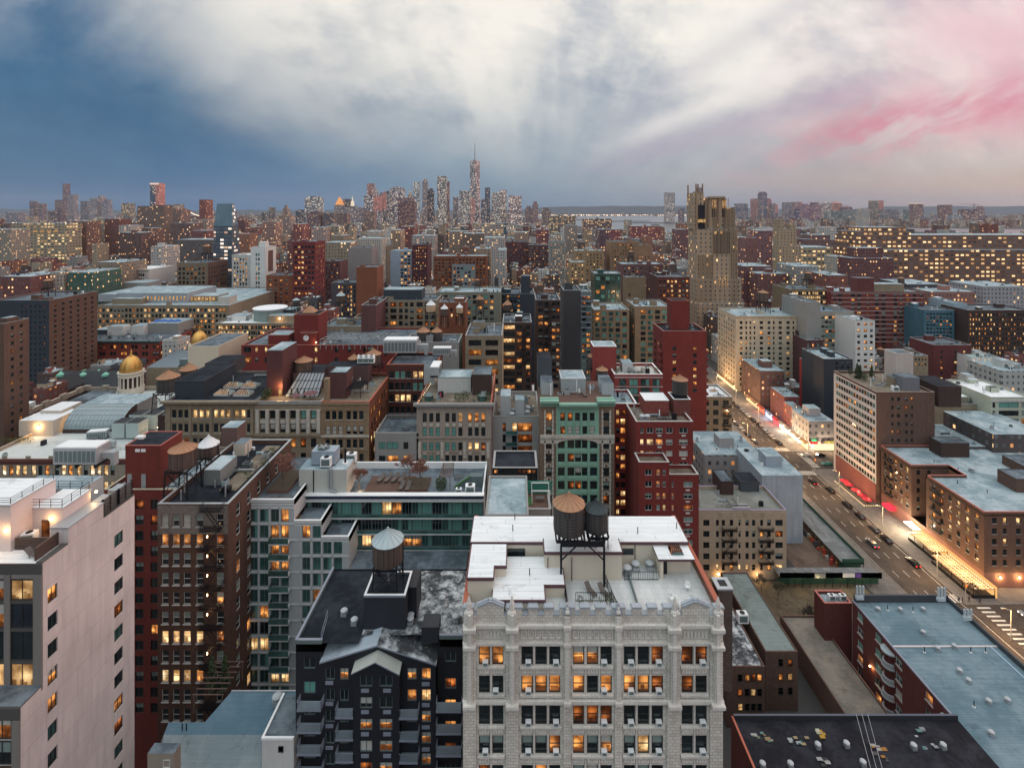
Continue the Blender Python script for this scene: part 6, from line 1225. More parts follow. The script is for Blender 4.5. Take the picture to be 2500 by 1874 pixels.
def brickcorner():
 r = simple_box('stair_tower', 'red brick rooftop hut at the bottom right corner', 81, 92, 75.5, 84, 24.6, BRK2, RD, 0, zb=18); return r
brickcorner()
DS = stone((.44, .38, .31))
D1 = B('department_store', 'white roofed department store with glass vault and gold domed corner', -60, 420, 1120, 181, 942, wall=DS, roof=roofm((.54, .58, .57), (.68, .71, .69), .08, 2.5, .6), rows=[(1136, 1160), (1176, 1200), (1214, 1238)], cols=[(x+o, x+o+10) for x in (-28, 22, 77, 134, 188, 237) for o in (0, 16.5, 33)][:18], mix=MIXL, cop=plain((.50, .42, .34)), par=1.2, corn=(1119, 1133, .6, brick((.24, .10, .08))), trim=DS, piers=[(x, x+11, 1112, 1126, .3, DS) for x in (7, 64, 120, 190)], D=70)
z = D1['dk']; xa_d = X(205, 254)
def leftpar():
 b = MB(); x0 = D1['xa']; x0 = -214; b.box(x0, x0+.8, 181, 254, z, z+1.8, DS, top=plain((.55, .47, .38)))
 for k in range(8): y = 186+k*9; b.box(x0-.3, x0+1.3, y, y+3, z, z+2.6, DS)
 for k in range(9): xx = -214+k*9.; b.box(xx, xx+3, 253, 254.5, z, z+2.4, DS)
 b.box(-214, -140, 253.4, 254.2, z, z+1.6, DS); b.build('balustrade', D1)
leftpar()
def vault():
 b = MB(); x0, x1 = X(155, 205), X(335, 214); yc = 214.; r_ = 9.; n = 12; GV = plain((.28, .36, .38), .25, .25)
 for i in range(n):
  a0 = math.pi*.5*i/n; a1 = math.pi*.5*(i+1)/n
  b.poly([(x0, 205+r_-r_*math.cos(a0), z+.8+7.5*math.sin(a0)), (x1, 205+r_-r_*math.cos(a0), z+.8+7.5*math.sin(a0)), (x1, 205+r_-r_*math.cos(a1), z+.8+7.5*math.sin(a1)), (x0, 205+r_-r_*math.cos(a1), z+.8+7.5*math.sin(a1))], GV)
 b.build('glass_vault', D1); b = MB()
 for i in range(0, n+1, 2):
  a0 = math.pi*.5*i/n; b.bar((x0, 204.95+r_-r_*math.cos(a0), z+.86+7.5*math.sin(a0)), (x1, 204.95+r_-r_*math.cos(a0), z+.86+7.5*math.sin(a0)), .16, GALV)
 for k in range(16):
  u = x0+(x1-x0)*k/15
  for i in range(n): a0 = math.pi*.5*i/n; a1 = math.pi*.5*(i+1)/n; b.bar((u, 204.95+r_-r_*math.cos(a0), z+.86+7.5*math.sin(a0)), (u, 204.95+r_-r_*math.cos(a1), z+.86+7.5*math.sin(a1)), .1, GALV)
 b.build('glazing_bars', D1)
 b = MB(); b.box(x0, x1, 204.6, 205, z, z+1.4, DBR); b.poly([(x1, 205, z), (x1, 214, z), (x1, 214, z+8.2), (x1, 209.5, z+7.2), (x1, 206.3, z+4.6)], DBR); b.box(x0, x1, 214, 226, z, z+8.2, GRY, top=RG); b.build('vault_base', D1)
vault()
sub_box(D1, 'penthouse', X(52, 203), X(135, 203), 202, 214, z, z+6.2, plain((.52, .46, .38)), RW); sub_box(D1, 'penthouse', X(115, 212), X(165, 212), 209, 219, z, z+7.4, plain((.52, .46, .38)), RW); sub_box(D1, 'penthouse', X(190, 235), X(250, 235), 231, 243, z, z+3.6, plain((.20, .20, .22)), RM); sub_box(D1, 'penthouse', X(360, 212), X(420, 212), 212, 240, z, z+5, GRY, RD)
for i, (a, yy) in enumerate(((273, 199), (307, 199), (315, 207), (350, 207))):
 x = X(a, yy); r = thing('cooling_tower', 'pale grey cooling tower box with dark top on white store roof, ' + ('front left', 'front right', 'rear left', 'rear right')[i], 'cooling tower', (x, yy, z), 'cooling towers on the store roof'); b = MB(); b.box(x, x+4.8, yy, yy+5.5, z+.6, z+6.4, plain((.42, .50, .48), .5, .25), top=STL); b.build('casing', r)
 b = MB()
 for q in (.9, 2.4, 3.9):
  for k in range(8): a0 = k*.785; b.bar((x+4.85, yy+q+.6*math.cos(a0), z+2.2+.6*math.sin(a0)), (x+4.85, yy+q+.6*math.cos(a0+.785), z+2.2+.6*math.sin(a0+.785)), .12, GALV)
 b.build('fan_ring', r)
wall_lamp(D1, X(93, 201.8), 201.7, z+3.8, 1500, .35); wall_lamp(D1, X(148, 201.8)+2, 208, z+4.2, 600, .25); wall_lamp(D1, X(372, 200), 203, z+3, 400, .2)
def duct(label, x, y, L, rz):
 r = thing('roof_duct', label, 'duct', (x, y, z), 'big roof ducts'); b = MB()
 for k in range(6): b.box(x+k*1.2, x+k*1.2+1.1, y+k*.5, y+1.6+k*.5, z+.5, z+2.4, GALV)
 b.lathe(x-.4, y+.8, [(.9, z), (1., z+1.4), (.7, z+2.3)], GALV, 12); b.build('duct', r)
duct('ribbed silver duct snaking on white store roof', X(222, 190), 189, 8, .3); airhandler('steel frame pipework with grey unit on white store roof', (X(235, 199), 200, z), .2, 1.3)
for i in range(9): leafy('hedge bush in planter on store roof terrace, ' + ('far left', 'second', 'third', 'fourth', 'fifth', 'sixth', 'seventh', 'eighth', 'beside lit hut')[i], X(4+i*9, 196), 196, z, 2., 1.4, 170+i, LEAF2, name='hedge', cat='hedge', n=130, trunk=False)
for i in range(7): leafy('small shrub along red furnished roof garden, ' + ('first', 'second', 'third', 'fourth', 'fifth', 'sixth', 'seventh')[i]+' from left', X(120+i*24, 228+i*3), 228+i*3, z, 2.2, 1.6, 190+i, LEAF, name='shrub', cat='shrub', n=130, trunk=False)
GOLD = mk('old gold', lambda g: g.bsdf(Base_Color=stain(g, uvn(g), (.70, .40, .12), .45), Roughness=.38, Metallic=.85))
IV = plain((.66, .60, .50), .7, .2)
def dome(label, px_, Y, zb0):
 x = X(px_, Y); r = thing('domed_turret', label, 'dome', (x, Y, zb0), 'gold domed turrets'); b = MB(); b.lathe(x, Y, [(4.6*math.cos(a*.157)+.02 if a < 10 else .1, zb0+7.6+7.4*math.sin(a*.157)) for a in range(11)], GOLD, 24); b.build('dome', r, smooth=True)
 b = MB()
 for k in range(12): 
  A = k*math.pi/6
  for i in range(8): a0, a1 = i*.157, (i+1)*.157; b.bar((x+4.66*math.cos(a0)*math.cos(A), Y+4.66*math.cos(a0)*math.sin(A), zb0+7.6+7.4*math.sin(a0)), (x+4.66*math.cos(a1)*math.cos(A), Y+4.66*math.cos(a1)*math.sin(A), zb0+7.6+7.4*math.sin(a1)), .1, GOLD)
 b.build('rib', r); b = MB(); b.lathe(x, Y, [(.7, zb0+14.7), (.8, zb0+15.3), (.3, zb0+15.6), (.45, zb0+16.4), (.06, zb0+18.2)], GOLD, 10); b.build('finial', r)
 b = MB(); b.lathe(x, Y, [(5.2, zb0+5.2), (5.3, zb0+6), (4.9, zb0+6.1), (4.9, zb0+6.9), (5.5, zb0+7.), (5.5, zb0+7.6)], IV, 28); b.build('drum', r)
 b = MB()
 for k in range(16): A = k*math.pi/8; b.lathe(x+4.7*math.cos(A), Y+4.7*math.sin(A), [(.42, zb0), (.34, zb0+5.2)], IV, 8)
 b.build('column', r); b = MB(); b.lathe(x, Y, [(4.1, zb0-2), (4.1, zb0+5.2)], DBR, 20); b.lathe(x, Y, [(5.4, zb0-3), (5.4, zb0)], IV, 20); b.build('core', r)
dome('larger gold domed turret, nearer on left above white store roof', 320, 250, 34.5); dome('smaller gold domed turret, farther beside cream wall', 487, 312, 32.)
water_tower('grey water tower with orange cone, left of pair beside steel frame', 411, 903, 925, 962, 48, 186, 48, CONE_O, WOOD2); water_tower('grey water tower with orange cone, right of pair near black stair heads', 461, 886, 905, 934, 38, 196, 48, CONE_O, WOOD2)
simple_box('loft_building', 'dark loft under the pair of grey water towers', X(385, 180), X(450, 180), 180, 205, 47.8, DBR, RM)
D2 = B('commercial_building', 'long dark red ironwork emporium with green cornice and rooftop sheds', 157, 388, 834, 375, 805, wall=IRN, roof=RM, rows=[(842, 851), (859, 868), (876, 885), (892, 901)], cols=[(165+o+k*26, 165+o+k*26+6.5) for k in range(9) for o in (0, 8.)][:18], mix=MIXD, states=['OOD', 'DDOOODDDDDOO', 'D', 'YY'], cop=plain((.06, .10, .09)), side={'R': dict(n=9, w=2.6, mix=MIXP)}, par=1., corn=(832, 838, 1., plain((.05, .08, .075))))
sub_box(D2, 'shop_row', X(160, 374), X(388, 374), 373.5, 374.9, 0, 5, LY)
for (a, c, y0, y1, h, m) in ((160, 190, 380, 388, 6, GALV), (262, 300, 398, 406, 7, WHW), (320, 350, 400, 410, 7, WHW), (360, 435, 405, 425, 8, GRY), (230, 262, 400, 410, 4, NVY)): sub_box(D2, 'roof_shed', X(a, y0), X(c, y0), y0, y1, D2['dk'], D2['dk']+h, m, RG)
BLUE = plain((.03, .12, .40), .7, .3)
for i in range(4): b = MB(); x = X(385+i*16, 412); b.lathe(x, 412, [(3.2, D2['dk']+7), (2.8, D2['dk']+8.6), (.6, D2['dk']+9.6)], BLUE, 9); tag(b.build('tarpaulin', loc=(x, 412, D2['dk']+7)), 'bright blue tarpaulin bundle on emporium roof, ' + ('first', 'second', 'third', 'last')[i]+' from left', 'tarpaulin', 'blue tarpaulins')
for i in range(8): leafy('dark roof garden shrub on emporium, ' + ('first', 'second', 'third', 'fourth', 'fifth', 'sixth', 'seventh', 'eighth')[i]+' from left', X(200+i*22, 385), 385+(i % 3)*4, D2['dk'], 3.4, 2.4, 210+i, name='shrub', cat='shrub', n=110, trunk=False)
def church():
 r = thing('church', 'dark roofed church with green copper gable edges', 'church', (X(200, 300), 290, 0)); K = plain((.035, .04, .045), .8, .3); CG = plain((.20, .50, .38), .6, .2)
 def gab(x0, x1, y0, y1, ze, zr, along='x'):
  b = MB()
  if along == 'x':
   ym = (y0+y1)/2; b.poly([(x0, y0, ze), (x1, y0, ze), (x1-3, ym, zr), (x0+3, ym, zr)], K); b.poly([(x1, y1, ze), (x0, y1, ze), (x0+3, ym, zr), (x1-3, ym, zr)], K); b.poly([(x0, y1, ze), (x0, y0, ze), (x0+3, ym, zr)], K); b.poly([(x1, y0, ze), (x1, y1, ze), (x1-3, ym, zr)], K); b.box(x0+.2, x1-.2, y0+.2, y1-.2, 0, ze-.01, DBR); b.build('roof', r)
   b = MB(); b.bar((x0, y0-.1, ze), (x0+3, ym, zr+.2), .7, CG); b.bar((x1, y0-.1, ze), (x1-3, ym, zr+.2), .7, CG); b.build('copper_edge', r)
  else:
   xm = (x0+x1)/2; b.ext([(x0, ze), (x1, ze), (xm, zr)], y0, y1, K); b.box(x0+.2, x1-.2, y0+.2, y1-.2, 0, ze-.01, DBR); b.build('roof', r); b = MB(); b.bar((x0, y0-.1, ze), (xm, y0-.1, zr), .6, CG); b.bar((x1, y0-.1, ze), (xm, y0-.1, zr), .6, CG); b.build('copper_edge', r)
 Yq = 300; gab(X(110, Yq), X(298, Yq), Yq, Yq+16, Z(948, Yq), Z(905, Yq+8)); gab(X(118, 285), X(155, 285), 283, 299, Z(955, 285), Z(925, 285), 'y'); gab(X(175, 316), X(232, 316), 316.1, 330, Z(915, 316), Z(902, 324))
 for k in range(3): x = X(148+k*55, 306); b = MB(); b.lathe(x, 306, [(2, Z(918, 306)), (2, Z(913, 306)), (.2, Z(908, 306))], CG, 8); b.build('copper_vent', r)
 NB.append((105, 298, 900, 950, 283, 330, X(110, 300), X(298, 300), 'church', r))
church()
def greyhall():
 r = thing('hall', 'blue grey gabled hall beside the gold domes', 'building', (X(400, 262), 262, 0)); m = plain((.22, .26, .30), .5, .25); b = MB(); Y = 262
 x0, x1 = X(357, Y), X(432, Y); ze, zr = Z(897, Y), Z(858, 268); b.poly([(x0, Y, ze), (x1, Y, ze), (x1+3, 271, zr), (x0+10, 271, zr)], m); b.poly([(x0, 282, ze), (x0, Y, ze), (x0+10, 271, zr)], m); b.box(x0, x1+4, Y, 282, 0, ze-.01, TAN); b.box(x1, X(475, Y), Y+2, 275, 0, Z(880, Y), FRG, top=m); b.build('roof', r)
 b = MB()
 for i in range(14): u = i/13; b.bar((x0+(x1-x0)*u, Y-.05, ze), (x0+10+(x1+3-x0-10)*u, 271, zr+.05), .15, FRG)
 b.build('roof_seams', r); NB.append((357, 480, 858, 950, 262, 282, x0, x1, 'blue grey hall', r))
greyhall()
simple_box('building', 'cream blank walled building in front of the smaller gold dome', X(472, 240), X(545, 240), 236, 262, Z(842, 240), CRM, RM, .5)
simple_box('building', 'cream annex with small lit windows left of clock tower', X(545, 262), X(589, 262), 262, 275, Z(850, 262), CRM, RM, .5)
CLK = B('clock_tower_building', 'red brick complex with square clock tower and curved roof trellis', 589, 1000, 842, 240, 800, wall=RBK, roof=RM, rows=[(847, 860), (872, 885)], cols=[(595, 613), (623, 629), (646, 653), (664, 671), (768, 775), (817, 826), (849, 857), (886, 892), (897, 912), (955, 961)], st='v', mix=MIXP, cop=plain((.42, .16, .12)))
z = CLK['dk']; sub_box(CLK, 'clock_tower', X(718, 245), X(778, 245), 245, 256, z-5, Z(768, 245), RBK, RD, plain((.46, .2, .16))); b = MB(); xm, ym = X(756, 250), 250.5; b.lathe(xm, ym, [(4.2, Z(768, 245)+.3), (.1, Z(768, 245)+3.4)], CONE_O, 4, ph=.785); b.build('pyramid_roof', CLK)
sub_box(CLK, 'clock_block', X(735, 243), X(772, 243), 242.2, 244.9, z-5, Z(812, 243), RBK, RD, plain((.46, .2, .16))); sub_box(CLK, 'setback', X(667, 248), X(716, 248), 243, 252, z-4, Z(812, 248), RBK, RG, plain((.46, .2, .16)))
b = MB(); xc, zc = X(747, 242), Z(825, 242); b.poly([(xc+1.35*math.cos(a*.262), 242.05, zc+1.35*math.sin(a*.262)) for a in range(24)][::1], WHT); b.bar((xc, 242., zc), (xc-.5, 242., zc-.35), .14, STL); b.bar((xc, 242., zc), (xc+.2, 242., zc+1.), .12, STL)
for k in range(12): b.bar((xc+1.05*math.cos(k*.5236), 242., zc+1.05*math.sin(k*.5236)), (xc+1.25*math.cos(k*.5236), 242., zc+1.25*math.sin(k*.5236)), .1, STL)
b.build('clock_face', CLK); wall_lamp(CLK, X(773, 242), 241.5, Z(835, 242), 300, .25)
b = MB(); xs = [X(782+i*14, 236) for i in range(13)]
for i, x in enumerate(xs): b.bar((x, 236, z), (x, 236, z+4.6), .22, GALV); b.bar((x, 236, z+4.6), (x+2, 247, z+4.6), .18, GALV)
for q in (0, 3.6, 7.3, 11): b.bar((xs[0]+q*.18, 236+q, z+4.7), (xs[-1]+q*.18, 236+q, z+4.7), .2, GALV)
b.build('trellis', CLK); b = MB(); xc = X(976, 240)
for k in range(24):
 a0 = k*.262
 for h in (2, 5): b.bar((xc+5*math.cos(a0), 243+5*math.sin(a0), z-3+h), (xc+5*math.cos(a0+.262), 243+5*math.sin(a0+.262), z-3+h), .16, GALV)
 if k % 3 == 0: b.bar((xc+5*math.cos(a0), 243+5*math.sin(a0), z-3), (xc+5*math.cos(a0), 243+5*math.sin(a0), z+2), .12, GALV)
b.build('ring_trellis', CLK)
for (cx, ya, yr, yb_, w, Y, l, cn, wd) in ((696, 838, 850, 882, 34, 172, 'brick red water tower with orange cone behind dark red bulkhead', CONE_O, WOOD), (742, 869, 884, 914, 41, 160, 'broad wooden water tower with orange cone above studio glass', CONE_O, WOOD), (864, 864, 877, 905, 27, 168, 'wooden water tower with orange cone, left of the two by cream condensers', CONE_O, WOOD), (912, 851, 867, 893, 37, 170, 'wooden water tower with orange cone, right of the two by cream condensers', CONE_O, WOOD),
  (1034, 797, 811, 837, 32, 205, 'grey wooden water tower, left of twin tanks on grey plinth', CONE_O, WOOD2), (1066, 798, 811, 836, 27, 206, 'grey wooden water tower, right of twin tanks on grey plinth', CONE_O, WOOD2), (1052, 732, 745, 762, 23, 246, 'bright tan water tower with white cone on high legs', CONE_W, TAN_T), (1085, 743, 754, 771, 18, 246, 'small brown water tower with white cone between two tan ones', CONE_W, WOOD), (1122, 741, 751, 765, 17, 250, 'small tan water tower with white cone, right of three', CONE_W, TAN_T),
  (1171, 719, 731, 747, 19, 300, 'brown water tower on black frame behind tan loft', CONE_O, WOOD), (1239, 731, 744, 759, 21, 262, 'brown water tower with orange cone above red brown loft', CONE_O, WOOD), (1450, 859, 872, 898, 31, 176, 'pale wooden water tower on tall frame left of red roof garden', CONE_O, WOOD), (1470, 893, 905, 932, 28, 162, 'dark wooden water tower just below the pale one', CONE_O, WOOD2), (832, 712, 722, 738, 21, 300, 'grey wooden water tower with grey cone on loft roof', CONE_S, WOOD), (723, 727, 733, 746, 17, 300, 'small grey water tower near white drum roof', CONE_S, WOOD2)):
 d = F/Y; water_tower(l, cx, ya, yr, yb_, w, Y, Z(yb_+ (28 if w < 25 else 12), Y), cn, wd)
def bb(label, x0, x1, yt, Y, D, wall, roof, rows, cols, name='building', **k): return B(name, label, x0, x1, yt, Y, D=D, wall=wall, roof=roof, rows=rows, cols=cols, **k)
LOFT = [
 ('brown brick building with black scaffolded front, left side', -20, 120, 733, 330, 38, NVY, RM, R(745, 13, 6, 12), C(52, 11, 3, 6)),
 ('brick tower at left edge with few lit windows', -60, 10, 790, 205, 10.5, BBR, RM, R(800, 19.4, 9, 5), C(-50, 14, 6, 4)),
 ('grey plinth building carrying twin tanks', 985, 1120, 836, 200, 14, GRY, RM, [], []),
 ('tan loft with wide lit windows right of twin tanks', 1136, 1226, 819, 200, 22, TAN, RM, R(830, 23.5, 14, 5), [(1144, 1175), (1185, 1216)]),
 ('brown loft with light window bands left of iron fire escape', 1227, 1298, 787, 235, 20, DBR, RM, R(794, 16.2, 10, 6), [(1229, 1257), (1261, 1274), (1284, 1294)]),
 ('tall dark brown building covered by black fire escape', 1308, 1368, 732, 250, 22, DBR, RM, R(737, 16.3, 9, 8), [(1314, 1326), (1329, 1339), (1347, 1357), (1358, 1366)]),
 ('dark windowless slab with stacked balconies', 1376, 1418, 709, 280, 20, plain((.05, .05, .055)), RM, [], []),
 ('slim grey glass building with balconies beside dark slab', 1418, 1444, 712, 280, 20, FRG, RG, R(722, 13, 9, 9), [(1421, 1430), (1432, 1441)]),
 ('tan grid apartment building with teal windows and planted top', 1450, 1536, 756, 300, 24, TAN2, RG, R(761, 13.3, 9.5, 11), C(1453, 16.6, 11, 5)),
 ('tan grid apartment tower wing with corner balconies', 1550, 1637, 748, 300, 24, TAN2, RG, R(757, 13.1, 9, 11), C(1564, 17.6, 12, 4)),
 ('beige blank water tank tower block', 1527, 1577, 676, 330, 20, TAN2, RG, R(716, 13, 7, 1), [(1535, 1539)]),
 ('dark emerald glass office block with glints of light', 1452, 1516, 668, 340, 22, plain((.02, .06, .05), .2), RG, R(675, 11, 9, 8), C(1455, 12, 10, 5)),
 ('dark red brick block with white window rows near deco tower', 1606, 1684, 676, 390, 26, DRB, RM, R(684, 11.4, 6.5, 8), C(1610, 9.3, 5.5, 8)),
 ('dark slate building with windowless shaft at its right', 1213, 1305, 717, 330, 24, NVY, RM, R(721, 11, 7, 4), C(1218, 9, 7, 6)),
 ('tan grid loft with dark penthouse behind three small tanks', 919, 1066, 733, 290, 24, TAN, RM, R(738, 15.3, 10.5, 5), [(925, 934), (938, 947), (953, 968), (974, 983), (988, 996), (1001, 1010), (1017, 1032), (1037, 1046), (1050, 1062)]),
 ('grey green loft with square windows behind red bulkhead', 1066, 1222, 713, 310, 22, plain((.20, .20, .16)), RG, R(720, 13, 9, 6), C(1070, 14, 9, 10)),
 ('brick red low building above three small tanks', 1072, 1136, 738, 262, 14, OBR, RM, R(752, 14, 9, 2), C(1100, 12, 5, 3)),
 ('stone loft with tall lit studio window in its roof', 785, 882, 796, 270, 20, TAN, RM, R(799, 13, 9, 3), C(796, 11.5, 8.5, 8)),
 ('dark brick party wall building beside tan grid loft', 882, 918, 745, 270, 26, PBR, RM, [], []),
 ('cream department store with brightly lit window rows', 525, 720, 789, 290, 30, TAN, RW, R(795, 13, 9, 4), [(528+k*17+o, 528+k*17+o+4.6) for k in range(11) for o in (0, 5.2, 10.4)]),
 ('white flat roofed store with deep lit cornice windows', 238, 560, 745, 430, 100, TAN, RG, R(753, 13.5, 8, 3), [(241+k*9.2, 247+k*9.2) for k in range(34)]),
 ('cream white corner building with blank side and round arch windows', 295, 363, 658, 420, 42, WST, RW, R(668, 11.2, 7, 4), [(299+k*19+o, 303.6+k*19+o) for k in range(3) for o in (0, 5.4, 10.8)]),
 ('ornate brown building with arcaded top floor', 432, 507, 641, 400, 38, stone((.28, .22, .16)), RM, R(653, 11, 7, 5), C(436, 9.6, 6, 7)),
 ('white stepped loft with painted sign panel on its flank', 612, 648, 603, 350, 24, WHW, RW, R(618, 11.5, 7, 8), [(624, 628), (630, 634)]),
 ('white lower loft left of the painted sign', 566, 612, 622, 360, 26, WST, RW, R(630, 10, 6, 7), C(571, 7, 4, 5)),
 ('tall red brick setback building with lit floors', 715, 770, 590, 340, 26, brick((.26, .05, .05)), RM, R(600, 12.6, 6, 10), C(719, 8.3, 6, 6)),
 ('squat orange brick apartment house', 650, 718, 672, 335, 26, OBR, RM, R(682, 10.5, 5, 4), C(657, 13, 6, 4)),
 ('purple brown brick block right of tall red building', 785, 830, 637, 380, 26, PBR, RM, R(645, 9.5, 4.5, 6), C(789, 6.6, 3, 6)),
 ('dark charcoal building with orange lit windows', 809, 920, 690, 330, 22, plain((.06, .055, .065)), RM, R(697, 11, 7, 3), C(825, 7.6, 4.4, 11)),
 ('grey stucco stepped block with loft windows at right', 850, 908, 605, 420, 30, plain((.24, .22, .22)), RM, [], []),
 ('stone loft with tall windows right of grey stepped block', 908, 945, 601, 420, 34, TAN, RM, R(610, 12, 8, 4), C(911, 11, 8, 3)),
 ('brick red windowless block beside slim white tower', 870, 920, 652, 365, 24, OBR, RM, [], []),
 ('blue tinted stepped building with rounded glass balconies', 953, 1005, 612, 420, 28, plain((.30, .36, .44)), RG, R(616, 8, 5, 7), C(978, 8.5, 7, 3)),
 ('maroon brick apartment block with scattered lit windows', 1006, 1044, 597, 430, 30, brick((.16, .05, .06)), RM, R(603, 7.4, 3.6, 10), C(1010, 5.4, 2.4, 6)),
 ('long orange brown apartment slab', 1058, 1188, 625, 460, 26, OBR, RG, R(632, 8.2, 4.4, 8), C(1062, 8.4, 5, 15)),
 ('grey gridded building before the orange slab', 1104, 1160, 645, 400, 24, plain((.20, .22, .24)), RG, R(652, 9.4, 6, 5), C(1107, 9, 6.4, 6)),
 ('pale grey apartment block with dense windows', 1342, 1380, 590, 560, 30, GRY, RM, R(596, 6.8, 3, 9), C(1345, 4.8, 2.2, 7)),
 ('beige setback apartment house left of orange towers', 1404, 1475, 612, 480, 30, stone((.42, .30, .18)), RG, R(620, 7.8, 4, 8), C(1408, 8.2, 3.4, 8)),
 ('tan apartment house nearer with ridge of lit windows', 1393, 1430, 640, 450, 26, stone((.44, .32, .19)), RG, R(646, 8.4, 4, 6), C(1396, 8, 3.4, 4)),
 ('orange tan prewar tower with round tank housing', 1490, 1560, 590, 520, 34, stone((.40, .25, .15)), RM, R(596, 7.2, 3.6, 12), C(1494, 6.5, 3, 10)),
 ('ribbed orange tower with tall crown vents', 1550, 1590, 598, 480, 30, stone((.38, .24, .16)), RM, R(626, 7.6, 3.6, 8), C(1554, 7, 3, 5)),
 ('rose brown apartment block with light cornice', 1518, 1620, 645, 430, 28, brick((.24, .12, .12)), RG, R(652, 8.6, 5, 8), C(1524, 10, 4, 9)),
 ('purple brick apartment block left of long low wing', 1234, 1290, 590, 600, 34, brick((.20, .09, .10)), RM, R(596, 6.4, 3, 7), C(1237, 5.4, 2.6, 10)),
 ('long purple brown wing right of purple block', 1290, 1345, 598, 600, 34, brick((.18, .09, .09)), RM, R(604, 6.6, 3, 6), C(1293, 5.4, 2.6, 10)),
 ('tan fifteen storey apartment house at the avenue corner', 1797, 1968, 772, 341, 31, stone((.52, .45, .34)), RG, R(784, 12.5, 6.8, 13), [(1806, 1813), (1820, 1824), (1830, 1834), (1840, 1844), (1855, 1863), (1874, 1881), (1887, 1891), (1901, 1909), (1920, 1928), (1935, 1939), (1947, 1955)]),
 ('lit tan loft with green cornice behind tan apartment house', 1928, 2030, 706, 395, 28, stone((.30, .23, .15)), RM, R(712, 10.5, 7.5, 6), [(1930+k*19.8+o, 1930+k*19.8+o+4) for k in range(5) for o in (0, 4.7, 9.4, 14)]),
 ('beige blank walled loft left of banded glass building', 1968, 2003, 738, 330, 30, GRY, RM, [], []),
 ('banded glass office building with blue roof canopy', 2003, 2084, 760, 330, 22, plain((.30, .28, .24)), plain((.12, .20, .28)), R(771, 11.3, 7, 6), C(2005, 9, 8.2, 7)),
 ('small white block with scattered square windows', 2088, 2136, 783, 310, 22, WHW, RG, [(788, 794), (803, 810), (817, 824), (832, 839), (847, 854)], [(2093, 2100), (2109, 2117), (2124, 2131)]),
 ('red brick apartment slab with thin white floor lines', 2030, 2256, 712, 400, 26, brick((.26, .06, .05)), RG, R(718, 10.7, 6, 12), [(2036, 2041), (2046, 2055), (2078, 2087), (2093, 2102), (2117, 2121), (2136, 2146), (2152, 2162), (2182, 2190), (2196, 2203), (2212, 2220), (2228, 2236), (2246, 2252)]),
 ('teal mural painted building with dark steel terrace', 2257, 2330, 757, 380, 22, plain((.06, .15, .20), .6, .7), RM, R(764, 9, 4.6, 3), C(2262, 8, 6, 8)),
 ('pale blue grey annex right of teal mural building', 2330, 2360, 740, 385, 24, plain((.30, .40, .46)), RG, R(752, 12, 4, 3), [(2334, 2338)]),
 ('dark brown loft with two rows of lit windows', 2364, 2520, 757, 370, 24, DBR, RM, R(766, 11.5, 6, 8), C(2368, 7.2, 3.6, 20)),
 ('deep red brick block with stair tower and two lit windows', 2280, 2371, 842, 320, 20, brick((.20, .05, .05)), RM, R(856, 13, 6, 4), [(2296, 2302), (2330, 2337), (2351, 2357)]),
 ('white cornered building with green metal roof and lit windows', 2371, 2442, 872, 310, 18, WHW, plain((.34, .44, .42)), R(877, 17, 7, 3), C(2377, 13, 5, 5)),
 ('pale green loft with wide reddish windows', 2420, 2520, 970, 225, 24, PGR, RW, R(982, 20, 13, 6), [(2423, 2430), (2438, 2487), (2494, 2512)]),
 ('tan walk up with black fire escape left of pale green loft', 2330, 2417, 986, 232, 22, stone((.40, .36, .28)), RM, R(1002, 19, 11, 5), [(2337, 2348), (2355, 2361), (2370, 2377), (2386, 2393), (2400, 2411)]),
 ('maroon ornate tenement squeezed beside hotel', 2284, 2329, 964, 246, 22, brick((.14, .03, .035)), RW, R(994, 15, 9, 5), C(2289, 9, 5, 4)),
 ('low tan shop building behind hotel conifers', 2232, 2266, 868, 300, 14, TAN, RM, R(874, 12, 6, 2), C(2234, 8, 4, 4)),
 ('purple brick tenement right of tan apartment house', 1969, 2010, 830, 325, 24, brick((.16, .07, .08)), RG, R(838, 15, 10, 3), C(1971, 12, 5, 3)),
 ('bright red fronted small house before dark gravel roof', 1984, 2017, 890, 300, 14, plain((.30, .03, .03)), RM, R(895, 8, 5, 2), C(1987, 8, 5, 3)),
 ('low dark building with pale skylights behind hotel', 2011, 2082, 876, 285, 22, NVY, RG, R(884, 10, 6, 2), C(2040, 14, 6, 3)),
]
MX = [MIXP, MIXA, MIXD, MIXB]
LB = {}
